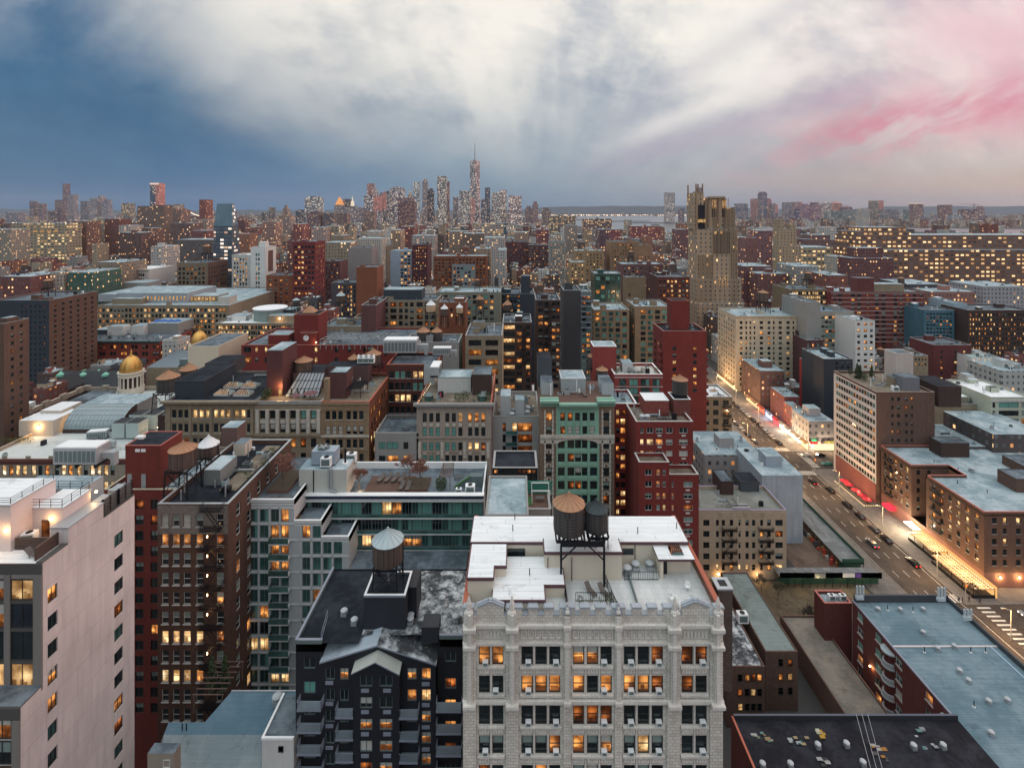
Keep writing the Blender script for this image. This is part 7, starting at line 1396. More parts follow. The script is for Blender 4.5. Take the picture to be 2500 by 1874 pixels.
for i, (l, x0, x1, yt, Y, D, wl, rf, rows, cols) in enumerate(LOFT):
 kw = dict(mix=MX[i % 4], st='v' if i % 2 else 's')
 if 'brightly lit' in l or 'deep lit' in l: kw['mix'] = {'Y': 8, 'L': 4, 'O': 1, 'D': 1}
 if 'lit' in l.split() or 'two rows' in l: kw['mix'] = MIXP
 if l.startswith(('lit tan loft',)): kw['mix'] = {'Y': 7, 'D': 2}
 if 'avenue corner' in l: kw['mix'] = {'D': 8, 'O': 1.2, 'Y': 1, 'H': 1}; kw['side'] = {'L': dict(n=7, w=1.4)}; kw['corn'] = (771, 775, .6, wl)
 if 'emerald' in l or 'teal windows' in l or 'grid apartment tower' in l: kw['mix'] = {'T': 5, 'K': 2, 'O': 1.6, 'D': 2, 'C': 2}
 if 'tan grid' in l: kw['side'] = {'L': dict(n=3, w=2.4)} if x0 > VX else {'R': dict(n=3, w=2.4)}
 if 'scaffolded' in l: kw['swall'] = BBR; kw['side'] = {'R': dict(n=6, w=2., wall=BBR)}; kw['mix'] = {'D': 9, 'R': 1}
 if 'left edge with few' in l: kw['side'] = {'R': dict(n=2, w=1.3)}; kw['mix'] = MIXD
 if 'setback' in l and 'red' in l: kw['side'] = {'R': dict(n=4, w=1.8)}
 if l.startswith('cream white corner'): kw['swall'] = WHW; kw['corn'] = (657, 662, 1.2, WST)
 if l.startswith('ornate brown'): kw['side'] = {'R': dict(n=8, w=1.6)}; kw['swall'] = brick((.22, .12, .09))
 if 'floor lines' in l: kw['bands'] = [(715.5+k*10.7, 716.5+k*10.7, .15, WST) for k in range(12)]
 if l.startswith('pale green'): kw['bands'] = [(975, 980, .3, WST)]
 yb_ = (rows[-1][1]+8) if rows else yt+85
 if yt < 715 and Y >= 330 and i < 62: Y = max(Y, .72*150000/(yb_-HY))
 if len(rows) > 2 and 'clad' not in l:
  pt = rows[1][0]-rows[0][0]; hh_ = rows[0][1]-rows[0][0]; rows = list(rows)
  while Z(rows[-1][1]+pt, Y) > 4: rows.append((rows[-1][0]+pt, rows[-1][0]+pt+hh_))
 nm = 'apartment_building' if 'apartment' in l else 'department_store' if 'store' in l.split() else 'loft_building' if 'loft' in l else 'building'
 LB[l] = B(nm, l, x0, x1, yt, Y, D=D, wall=wl, roof=rf, rows=rows, cols=cols, bx=(2 if x1-x0 > 60 else 1), par=.8, ybot=yb_, **kw)
 gear(LB[l], 9 if Y < 350 else 5, i)
def gl_(s): return [v for k, v in LB.items() if k.startswith(s)][0]
r = gl_('tall dark brown'); fire_escape(r, X(1330, 250), X(1346, 250), 250, [Z(745+16.3*i, 250) for i in range(8)], 1.3)
r = gl_('tan walk up'); fire_escape(r, X(2360, 232), X(2386, 232), 232, [Z(1014+19*i, 232) for i in range(4)], 1.2)
r = gl_('brown loft with light'); fire_escape(r, X(1274, 235), X(1284, 235), 235, [Z(803+16.2*i, 235) for i in range(6)], 1.2)
r = gl_('dark windowless'); b = MB()
for k in range(7): zz = Z(722+k*13, 279); b.box(X(1418, 279), X(1443, 279), 278.2, 279.9, zz-.2, zz, GRL)
b.build('balcony', r)
r = gl_('white stepped loft'); b = MB(); xs = r['xb']+.02; ys = r['ya']; b.box(xs-.01, xs+.06, ys+6, ys+17, Z(665, ys), Z(613, ys), plain((.12, .06, .05))); b.build('sign_panel', r)
def bigsign(root, x, y0, z0, text, size, mat, rz=math.pi/2, name='lettering', ext=.02, base=None):
 cu = bpy.data.curves.new(name, 'FONT'); cu.body = text; cu.size = size; cu.extrude = ext; cu.align_x = 'CENTER'; ob = bpy.data.objects.new(name, cu); COL.objects.link(ob); cu.materials.append(mat)
 me = bpy.data.meshes.new_from_object(ob); COL.objects.unlink(ob); ob = bpy.data.objects.new(name, me); COL.objects.link(ob)
 ob.parent = root; ob.rotation_euler = (math.pi/2, 0, rz); ob.location = Vector((x, y0, z0))-WL[root.name]; return ob
r = gl_('white stepped loft'); ys = r['ya']+4; sub_box(r, 'penthouse', X(632, ys), X(647, ys), ys, ys+9, r['dk'], Z(591, ys), WHW, RW)
r = gl_('red brick apartment slab'); ys = r['ya']+1; sub_box(r, 'tower', X(2092, ys), X(2134, ys), ys, ys+8, 40, Z(679, ys), brick((.22, .07, .06)), RM, GALV); sub_box(r, 'penthouse', X(2136, ys), X(2210, ys), ys+1, ys+11, r['dk'], Z(694, ys), TAN, RG) 
r = gl_('dark slate'); ys = r['ya']+1; sub_box(r, 'tower', X(1272, ys), X(1294, ys), ys, ys+8, 40, Z(674, ys), NVY, RM)
sub_box(gl_('tan grid loft with dark'), 'penthouse', X(937, 296), X(1030, 296), 295, 306, gl_('tan grid loft with dark')['dk'], Z(707, 295), NVY, RG)
b = MB(); xc = X(650, 300); b.lathe(xc, 305, [(9, 40), (9, Z(762, 296)), (9.6, Z(760, 296)), (9.6, Z(757, 296))], [BL, GALV, GALV, RW], 40); r = thing('round_hall', 'white round drum roofed hall with lit glass ring', 'building', (xc, 305, 40)); b.build('drum', r)
for i in range(4): vent('pale exhaust fan on roof of cream store, %s from left' % ('first', 'second', 'third', 'fourth')[i], (X(560+i*36, 300), 300+i*2, gl_('cream department')['dk']), 0, 2.5)
for q, n in ((A1, 14), (A2, 10), (A3, 12), (A4, 16), (A7, 16), (A8, 12), (A9, 10), (A10, 6), (B1, 10), (B4, 8), (B5, 6), (B6, 10), (B7, 12), (CLK, 30), (D1, 40), (D2, 46), (r5, 18)):
 if 'ya' not in q: q['ya'] = Yg; q['yb'] = 158
 gear(q, n, n)
r = gl_('white flat roofed store'); zk = r['dk']; ST_ = plain((.30, .33, .36), .6, .3)
for (a, c, y0, y1, h, m) in ((286, 456, 446, 490, 8.5, ST_), (240, 284, 452, 500, 6.5, ST_), (272, 345, 438, 445, 5, TAN), (462, 530, 452, 470, 5, TAN), (300, 360, 500, 520, 10, GRY), (532, 560, 440, 452, 6, LTR)):
 sub_box(r, 'roof_pavilion', X(a, y0), X(c, y0), y0, y1, zk, zk+h, m, RG)
b = MB()
for k in range(12): b.box(X(350+k*9, 445.8), X(353+k*9, 445.8), 445.7, 445.99, zk+2.2, zk+5.6, LY)
for k in range(7): b.box(X(465+k*9, 451.8), X(471+k*9, 451.8), 451.7, 451.99, zk+.6, zk+4, LY)
b.build('window_row', r)
for i in range(6): leafy('dark planting on the white store roof garden, '+('first', 'second', 'third', 'fourth', 'fifth', 'sixth')[i]+' from left', X(470+i*11, 440), 440, zk, 3.5, 3, 400+i, name='shrub', cat='shrub', n=90, trunk=False)
r = gl_('cream department'); zk = r['dk']
for (a, c, y0, y1, h, m) in ((655, 715, 293, 300, 4.5, TAN), (560, 600, 300, 308, 3, WHW), (690, 716, 303, 312, 6, NVY)): sub_box(r, 'roof_pavilion', X(a, y0), X(c, y0), y0, y1, zk, zk+h, m, RG)
wall_lamp(r, X(682, 292), 292.5, zk+3, 900, .4)
# far facades: wall colour from the mesh, windows as a fine pattern
def facm(name, pu, pv, fu, fv, litp, st, c1, c2, dk=(.03, .035, .05)):
 def f(g):
  uv = uvn(g); x, y, z = g.sep(uv); rnd = V(g.t, g.nd('ShaderNodeObjectInfo').outputs['Random'])
  at = g.nd('ShaderNodeAttribute', attribute_name='Col', attribute_type='GEOMETRY').outputs['Color']
  u = x/pu+rnd*7; v = y/pv; cu, cv = u.floor(), v.floor(); w = u.fract().gt(.5-fu/2)*u.fract().lt(.5+fu/2)*v.fract().gt(.25)*v.fract().lt(.25+fv)
  r = g.white(g.comb(cu, cv, rnd*17)); blk = g.noise(g.comb(cu*.13, cv*.5, rnd*5), 1., 2.)
  l = r.lt(blk*2*litp); r2 = g.white(g.comb(cu, cv, rnd*3+5))
  wall = shade(g, stain(g, uv, at, .3), .72+g.noise(g.comb(rnd*90., 0., 0.), 1., 0.)*.2)
  base = g.mix(w, wall, g.mix(r2, dk, (.16, .17, .18)))
  em = g.mix(r2, c1, c2)
  g.bsdf(Base_Color=base, Roughness=.75, Emission_Color=em, Emission_Strength=w*l*(r2*.9+.35)*st)
 return mk(name, f)
FA = facm('facade near', 3.1, 3.5, .40, .44, .15, 1.3, (1, .36, .08), (1, .66, .3)); FB = facm('facade mid', 4.0, 4.2, .42, .46, .14, 1.5, (1, .36, .1), (1, .68, .36)); FC = facm('facade far', 6, 5, .46, .5, .17, 1.9, (1, .42, .2), (1, .78, .5), (.07, .08, .12))
FG = facm('facade office', 5.5, 4.4, .86, .55, .3, 1.3, (1, .55, .3), (.9, .85, .75), (.05, .07, .10)); FL = facm('facade bright', 6.4, 5.2, .62, .42, .42, 1.15, (1, .5, .16), (1, .72, .34)); FD = facm('facade deco', 4.2, 3.9, .30, .5, .1, 1.5, (1, .4, .1), (1, .66, .3))
PALS = [(.26, .075, .055), (.20, .07, .055), (.15, .06, .055), (.11, .07, .06), (.34, .15, .09), (.38, .31, .22), (.42, .37, .30), (.30, .29, .28), (.48, .47, .45), (.55, .54, .51), (.09, .09, .10), (.22, .14, .10), (.20, .09, .10), (.36, .26, .17)]
PN = ['red brick', 'dark red brick', 'maroon brick', 'brown brick', 'orange brick', 'tan stone', 'beige stone', 'grey stucco', 'pale grey', 'white painted', 'charcoal', 'russet brick', 'purple brick', 'buff brick']
def fbox(b, x0, x1, y0, y1, z0, z1, col, m=FA, top=RG):
 b.cur = tuple(col); b.box(x0, x1, y0, y1, z0, z1, m, top=top, skip='D')
def far(label, x0, x1, yt, Y, D, col, m=FC, name='tower', top=RM, ybot=None, crown=None, sal=None):
 """one distant tower; crown: (kind, row of top, ...)"""
 xa, xb, z = X(x0, Y), X(x1, Y), Z(yt, Y); r = thing(name, label, 'tower' if 'tower' in name or 'scraper' in name else 'building', ((xa+xb)/2, Y, 0)); b = MB(); fbox(b, xa, xb, Y, Y+D, 0, z, col, m, top); xm = (xa+xb)/2; w = xb-xa
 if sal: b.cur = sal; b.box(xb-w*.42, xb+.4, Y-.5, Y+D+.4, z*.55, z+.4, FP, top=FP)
 b.build('wall', r)
 if crown:
  b = MB(); k = crown[0]; zt = Z(crown[1], Y); b.cur = crown[2] if len(crown) > 2 else col; mm = crown[3] if len(crown) > 3 else m
  if k == 'pyr': b.lathe(xm, Y+D/2, [(w*.62, z), (w*.05, zt)], mm, 4, ph=.785)
  elif k == 'spire': b.lathe(xm, Y+D/2, [(w*.3, z), (w*.26, z+(zt-z)*.4), (w*.12, z+(zt-z)*.5), (.5, zt)], mm, 8)
  elif k == 'box': b.box(xm-w*.3, xm+w*.3, Y+2, Y+D-2, z, zt, mm, skip='D')
  elif k == 'glow': b.box(xa-.3, xb+.3, Y-.6, Y+D, z-(z-0)*.03, z+.3, mm)
  b.build('crown', r)
 NB.append((x0, x1, yt, ybot or yt+30, Y, Y+D, xa, xb, label, r)); return r
FP = facm('sunlit glass', 6, 5, .7, .6, .2, .8, (1, .3, .16), (1, .5, .4), (.55, .20, .16)); PINKG = (.62, .26, .22)  # sunset light on the towers' right sides, painted into wall and pane colours
SKY = """needle tower of dark copper colour at far left|153 163 448 6000|.14 .08 .12|C
pale grey tower beside the dark copper needle|163 181 475 5800|.26 .24 .30|C
wide low tower left of copper needle with red lights|134 152 488 5600|.16 .10 .13|C
dark slim tower near left edge with lit band|72 83 491 5400|.13 .10 .14|C
brown tower right of the dark slim one near left edge|90 103 497 5400|.18 .12 .14|C
pale slab low at far left edge with red roof lights|13 45 518 4200|.24 .24 .30|C
dark block with glowing red lamp left of copper needle|117 146 515 4200|.12 .07 .09|C
dark glass tower with lit crown right of pale tower|196 214 491 5600|.10 .12 .18|C
striped slab tower mid left on the skyline|218 236 484 5300|.28 .27 .33|C
pale rounded tower beside striped slab|236 250 484 5400|.40 .34 .38|C
grey block stepped down from pale rounded tower|250 264 493 5300|.24 .24 .32|C
brightly lit crown building left of salmon tower|296 316 496 3000|.20 .20 .20|L
blue and salmon glass tower, sunset lit, left of centre|366 388 447 2300|.09 .14 .22|S
brown apartment slab in front of salmon tower|335 372 503 1050|.24 .17 .14|B
wide brown apartment slab right of salmon tower|372 402 500 1000|.24 .16 .13|B
stepped brown block with flat top right of salmon tower|402 441 512 1200|.26 .17 .15|B
dark block on horizon left of the lit stepped tower|722 744 515 3000|.07 .10 .13|C
lit glass stepped tower left of downtown cluster|744 780 482 2700|.20 .24 .28|G
twin brown slabs below lit stepped tower|749 780 519 1900|.18 .12 .13|B
dark slab pair left of pyramid roofed tower|787 815 520 1900|.14 .12 .14|B
stone tower with glowing orange pyramid roof|816 836 500 3300|.30 .26 .26|C
brown slab below glowing pyramid roof|824 848 521 1700|.20 .13 .13|B
dark small tower beside pyramid roofed tower|837 854 486 3400|.10 .11 .16|C
civic building with bright white wedding cake spire|850 866 503 3400|.36 .32 .34|C
wide pale civic block below bright white spire|836 882 506 3300|.30 .27 .30|C
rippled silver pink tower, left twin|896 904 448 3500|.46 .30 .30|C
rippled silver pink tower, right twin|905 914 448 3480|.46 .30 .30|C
dark blue stepped slab below pink twin towers|888 928 478 3200|.14 .16 .22|G
small gothic spired tower right of pink twins|915 922 470 3450|.30 .27 .28|C
dark pyramid topped block right of pink twins|927 940 470 3500|.12 .13 .18|C
dark blue office tower right of pyramid topped block|939 951 466 3600|.12 .14 .20|G
wide flat topped office slab in downtown cluster|953 985 459 3600|.20 .20 .26|G
gold tipped gothic tower in downtown cluster|995 1006 476 3500|.36 .28 .22|C
long lined pinkish brown slab tower|972 1008 483 2800|.22 .14 .17|B
stacked glass box tower in downtown cluster|1009 1024 444 3300|.26 .36 .42|G
rounded crown pale tower beside stacked box tower|1031 1043 443 3500|.34 .30 .30|C
dark black green tower right of rounded crown tower|1044 1058 466 3500|.05 .06 .09|C
large lit glass tower left of tallest tower|1067 1089 430 3500|.24 .24 .24|G
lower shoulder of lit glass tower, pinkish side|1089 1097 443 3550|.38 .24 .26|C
small stone tower between two large glass towers|1106 1118 481 3500|.28 .26 .28|C
wide lit glass block at foot of tallest tower|1121 1148 466 3400|.26 .27 .28|G
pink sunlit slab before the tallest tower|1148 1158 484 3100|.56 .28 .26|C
slim leaning dark tower right of tallest tower|1184 1196 458 3400|.12 .13 .17|C
low dark block between slim tower and curved tower|1174 1186 486 3300|.14 .15 .2|C
curved glass office tower right of centre|1200 1220 470 3400|.26 .28 .32|G
flat pale office tower beside the curved tower|1220 1237 464 3400|.42 .32 .30|G
square blue topped office tower at right end of downtown|1241 1273 478 3300|.34 .22 .24|G
round topped tower alone right of downtown|1300 1314 498 3300|.28 .18 .20|B
block left of the round topped tower|1282 1300 509 3300|.22 .16 .18|B
brown block right of the round topped tower|1323 1345 513 3100|.22 .16 .16|B
tan brown slab below pink twin towers|889 913 516 2100|.26 .17 .15|B
dark red office block with lit rows in downtown front|972 1012 492 2600|.16 .08 .09|B
small pale tower near civic buildings|882 896 509 3000|.26 .22 .26|B
tall curved glass tower alone across the harbour|1625 1648 470 5000|.20 .24 .30|G
small dark tower right of tall curved glass tower|1659 1671 509 5200|.18 .14 .20|C
blue grey pair block right of deco tower|1799 1826 497 4800|.16 .18 .26|C
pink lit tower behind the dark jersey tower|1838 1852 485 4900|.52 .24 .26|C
tall dark tower with ridged top across the river|1857 1873 471 4800|.16 .16 .24|C
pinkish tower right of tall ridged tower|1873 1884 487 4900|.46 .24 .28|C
stepped block right of the pinkish tower|1884 1899 500 4800|.24 .22 .30|C
grey blue slab tower across river, left of a pair|1917 1934 494 4600|.22 .24 .32|C
pinkish slab tower across river, right of a pair|1940 1958 493 4700|.34 .22 .26|C
dark low tower in front of pinkish slab|1936 1954 511 4400|.12 .11 .20|C
violet rounded tower across river, left|1955 1978 504 4500|.30 .17 .26|C
violet rounded tower across river, right|1981 2005 500 4500|.32 .18 .26|C
angular glass tower left of pyramid crowned tower|2011 2030 497 4600|.28 .24 .28|G
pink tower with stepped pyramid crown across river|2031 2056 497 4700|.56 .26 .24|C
teal green slab pair across river|2022 2060 515 4300|.14 .24 .28|C
dark tower with flat top right of pyramid crown|2060 2081 506 4600|.20 .12 .20|C
teal block with green gable across river|2066 2102 513 4200|.20 .28 .30|C
half golden glass tower across river|2131 2157 490 4600|.22 .20 .20|S
wide blue block with green peak across river|2157 2195 511 4500|.18 .22 .28|C
small teal twin block across river|2216 2232 512 4600|.16 .26 .28|C
tower with white lit crown band across river|2232 2255 496 4300|.24 .14 .16|C
low pale block between two crowned towers|2262 2291 530 4000|.30 .28 .32|C
brown red tower with dark top across river|2302 2325 500 4300|.22 .11 .13|C
unfinished tower block with crane above|2354 2388 511 4200|.22 .12 .15|C
blue lit office block right of brown red tower|2326 2350 523 4100|.10 .20 .32|G
rounded tower right of the unfinished block|2390 2404 509 4400|.30 .20 .24|C""".split('\n')
MM_ = {'C': FC, 'B': FB, 'G': FG, 'L': FL, 'S': FC}
SK = {}
for i, ln in enumerate(SKY):
 l, p, c, k = ln.split('|'); x0, x1, yt, Y = map(float, p.split()); c = tuple(map(float, c.split())); cr = None
 W_ = (x1-x0)*Y/F
 if 'pyramid roof' in l and 'stone' in l: cr = ('pyr', 480, (.9, .4, .12), emit((1, .42, .14), .9))
 elif 'wedding cake' in l: cr = ('spire', 478, (.8, .7, .5), emit((1, .82, .6), .9))
 elif 'gothic' in l: cr = ('spire', 458 if 'gold' in l else 457, (.6, .45, .25))
 elif 'round' in l or 'crown' in l and 'pyramid' in l: cr = ('pyr' if 'pyramid' in l else 'box', yt-6)
 elif 'white lit crown' in l or 'salmon' in l and 'blue' in l: cr = ('glow', yt, c, emit((1, .7, .55), .9))
 elif 'ridged' in l or 'flat topped' in l or 'stepped' in l: cr = ('box', yt-3)
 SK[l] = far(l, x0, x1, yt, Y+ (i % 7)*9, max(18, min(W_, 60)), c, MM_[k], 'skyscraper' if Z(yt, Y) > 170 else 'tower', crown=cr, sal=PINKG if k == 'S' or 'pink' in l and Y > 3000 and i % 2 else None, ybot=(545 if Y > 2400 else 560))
def wtc():
 Y = 3620; x0, x1 = X(1146, Y), X(1171, Y); r = thing('skyscraper', 'tallest skyscraper at centre with tapering faceted faces and spire', 'skyscraper', ((x0+x1)/2, Y, 0)); zt = Z(392, Y); xm = (x0+x1)/2; h = (x1-x0)/2; k = h*.72; b = MB(); b.cur = (.24, .22, .27)
 B0 = [(xm-h, Y), (xm+h, Y), (xm+h, Y+2*h), (xm-h, Y+2*h)]; T0 = [(xm, Y+h-k*1.3), (xm+k*1.3, Y+h), (xm, Y+h+k*1.3), (xm-k*1.3, Y+h)]
 for i in range(4):
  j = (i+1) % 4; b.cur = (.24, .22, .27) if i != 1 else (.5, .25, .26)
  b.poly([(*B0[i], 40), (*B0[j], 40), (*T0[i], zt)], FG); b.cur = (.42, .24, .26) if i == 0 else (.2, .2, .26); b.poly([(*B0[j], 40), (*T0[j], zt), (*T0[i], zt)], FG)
 b.poly([(*p, zt) for p in T0], RM); b.cur = (.2, .2, .25); b.box(xm-h, xm+h, Y, Y+2*h, 0, 40, FG); b.build('glass_shaft', r)
 b = MB(); b.lathe(xm, Y+h, [(k*.6, zt), (k*.6, zt+8), (5, zt+9), (2.4, Z(348, Y))], GALV, 8); b.build('spire', r); NB.append((1146, 1171, 350, 545, Y, Y+50, x0, x1, 'tallest skyscraper', r))
wtc()
b = MB(); x = X(2378, 4190); zc = Z(511, 4190); b.bar((x, 4190, zc), (x, 4190, zc+48), 5, GALV); b.bar((x-115, 4190, zc+42), (x+40, 4190, zc+36), 4, GALV); r = thing('tower_crane', 'tower crane above unfinished block on right skyline', 'crane', (x, 4190, zc)); b.build('jib', r)
def stepped(name, label, Y, col, m, tiers, cat='tower', ybot=600, extra=None):
 r = thing(name, label, cat, (X((tiers[0][0]+tiers[0][1])/2, Y), Y, 0)); zp = 0
 for i, (x0, x1, yt, dy, D) in enumerate(tiers):
  b = MB(); z = Z(yt, Y); fbox(b, X(x0, Y), X(x1, Y), Y+dy, Y+dy+D, 0 if i == 0 else zp-.01, z, col, m, RG); b.build('tier', r)
  if i+1 < len(tiers) and tiers[i+1][3] > dy: zp = z
 t0 = tiers[0]; NB.append((t0[0], t0[1], min(t[2] for t in tiers), ybot, Y, Y+t0[4], X(t0[0], Y), X(t0[1], Y), label, r)); return r
DT = stepped('deco_tower', 'tall tan art deco setback tower with copper fins, right of centre', 455, (.47, .34, .23), FD, [(1701, 1817, 742, 0, 26), (1702, 1812, 680, 1.5, 24), (1703, 1803, 620, 2.5, 23), (1703, 1802, 560, 3, 22)], ybot=760)
COPP = plain((.24, .13, .09), .6, .3)
def wk():
 Y = 455; b = MB(); t = (.47, .34, .23)
 fbox(b, X(1699, Y), X(1723, Y), Y+5, Y+24, Z(560, Y), Z(470, Y), t, FD); fbox(b, X(1723, Y), X(1779, Y), Y+8, Y+25, Z(560, Y), Z(482, Y), t, FD); fbox(b, X(1779, Y), X(1800, Y), Y+6, Y+24, Z(560, Y), Z(506, Y), t, FD); fbox(b, X(1800, Y), X(1820, Y)-4, Y+12, Y+25, Z(600, Y), Z(535, Y), t, FD); b.build('upper_shaft', DT)
 b = MB()
 for (x0, x1, y0, y1, yy) in ((1704, 1721, 500, 575, Y+4.9), (1738, 1748, 485, 530, Y+7.9), (1763, 1773, 485, 530, Y+7.9), (1742, 1780, 565, 620, Y+2.9)):
  b.box(X(x0, yy), X(x1, yy), yy-.3, yy-.002, Z(y1, yy), Z(y0, yy), STL)
 for (x0, x1, y0, y1) in ((1738, 1748, 487, 509), (1763, 1773, 487, 509), (1744, 1750, 565, 572), (1758, 1764, 565, 572), (1703, 1722, 535, 543)): yy = Y+7.9 if y0 < 520 else Y+2.5; b.box(X(x0, yy), X(x1, yy), yy-.5, yy-.302, Z(y1, yy), Z(y0, yy), LY)
 for c in (1703, 1712, 1722, 1735, 1750, 1760, 1775, 1743, 1752, 1770, 1780): b.box(X(c, Y), X(c+1, Y), Y+(2.1 if c > 1741 and c in (1743, 1752, 1770, 1780) else 7.3), Y+(2.5 if c in (1743, 1752, 1770, 1780) else 7.6), Z(618 if c > 1741 else 570, Y), Z(484 if c > 1730 else 492, Y), COPP)
 for c in (1756, 1764, 1770, 1776): b.box(X(c, Y), X(c+1.2, Y), Y-.1, Y-.002, Z(700, Y), Z(672, Y), LY)
 b.build('copper_fins', DT); b = MB(); TS = plain((.40, .29, .20), .8, .25)
 for (c0, c1, y0, y1, dy_) in ((1700, 1704, 474, 555, 5), (1786, 1802, 560, 740, 3), (1705, 1742, 622, 740, 2.5), (1724, 1737, 486, 560, 8), (1750, 1762, 486, 560, 8), (1780, 1800, 508, 560, 6)):
  n = int((c1-c0)/4)
  for k in range(n+1): c = c0+(c1-c0)*k/n; yq = Y+min(dy_, 2.5 if y1 > 700 else dy_); b.box(X(c, Y), X(c+.9, Y), yq-1., yq-.01, Z(y1, Y), Z(y0, Y), TS)
 for k in range(12): c = 1742+k*3.4; b.box(X(c, Y), X(c+1, Y), Y+2., Y+2.58, Z(622, Y), Z(563, Y), TS)
 for k in range(9): c = 1735+k*5; b.box(X(c, Y), X(c+1.6, Y), Y+5, Y+8, Z(484, Y), Z(479, Y), TS)
 for k in range(8): c = 1699+k*3; b.box(X(c, Y), X(c+1.5, Y), Y+5, Y+7, Z(471, Y), Z(467, Y), TS)
 b.build('pier', DT); b = MB()
 for c, t_ in ((1700, 449), (1705, 448), (1710, 449), (1721, 448)): yk = Y+6 if c > 1704 else Y+22; b.bar((X(c, Y), yk, Z(472, Y)), (X(c, Y), yk, Z(t_, Y)), 1., COPP)
 b.box(X(1709, Y), X(1721, Y), Y+8, Y+12, Z(470, Y), Z(457, Y), GALV); b.build('spire', DT)
wk()
T2 = stepped('deco_tower', 'second tan deco tower with split top, right of the tallest deco tower', 660, (.46, .34, .22), FD, [(1903, 1962, 690, 0, 18), (1904, 1956, 600, 2, 17), (1905, 1948, 560, 3, 15), (1905, 1918, 535, 4, 14), (1934, 1948, 546, 4, 12)], ybot=680)
stepped('ziggurat', 'purple brown stepped block behind lit tan loft at right', 780, (.20, .10, .10), FB, [(1972, 2057, 600, 0, 40), (1978, 2052, 585, 4, 34), (1990, 2035, 574, 8, 28)], 'building', 650)
stepped('office_block', 'brown square block alone by the river at right', 1150, (.24, .15, .12), FB, [(2052, 2101, 568, 0, 40), (2060, 2095, 563, 5, 30)], 'building', 595)
stepped('office_block', 'cream loft with lit top floor beside second deco tower', 700, (.46, .38, .28), FL, [(1960, 2034, 604, 0, 40)], 'building', 650)
PA = stepped('terminal_building', 'vast brown brick terminal building with hundreds of lit windows at right edge', 640, (.24, .12, .08), FL, [(2110, 2620, 610, 0, 60), (2112, 2620, 575, 12, 48), (2112, 2245, 566, 14, 40), (2130, 2235, 556, 16, 36)], 'building', 745)
stepped('apartment_tower', 'maroon tower with pale balconies before the terminal building', 560, (.16, .055, .055), FA, [(2078, 2182, 630, 0, 24), (2098, 2162, 606, 4, 18)], 'building', 690)
stepped('deco_tower', 'stepped stone utility tower with lantern top, left of centre', 1500, (.34, .25, .22), FB, [(674, 710, 545, 0, 40), (678, 706, 526, 4, 32), (687, 698, 508, 8, 18), (690, 695, 501, 12, 10)], ybot=570)
def leanglass():
 Y = 600; r = thing('glass_tower', 'faceted blue glass tower with sloping top, left side', 'tower', (X(545, Y), Y, 0)); b = MB()
 rg = [([519, 566, 592, 536], 640), ([522, 566, 582, 538], 552), ([530, 567, 571, 541], 497)]; yo = (7, 0, 22, 30); R3 = [[(X(p, Y+o), Y+o) for p, o in zip(q, yo)] for q, _ in rg]; zz_ = [0, Z(552, Y), Z(497, Y)]; z1 = zz_[2]; Tt = R3[2]; A = R3[0]
 for k in (0, 1):
  for i in range(4): j = (i+1) % 4; b.cur = (.07, .10, .14) if k == 0 else (.16, .24, .30); b.poly([(*R3[k][i], zz_[k]), (*R3[k][j], zz_[k]), (*R3[k+1][j], zz_[k+1]), (*R3[k+1][i], zz_[k+1])], FG if k == 0 or i == 1 else plain((.15, .23, .28), .25, .35))
 b.poly([(*p, z1) for p in Tt], RM); b.build('glass_shell', r); NB.append((518, 592, 495, 640, Y, Y+34, A[0][0], A[2][0], 'faceted blue glass tower', r))
leanglass()
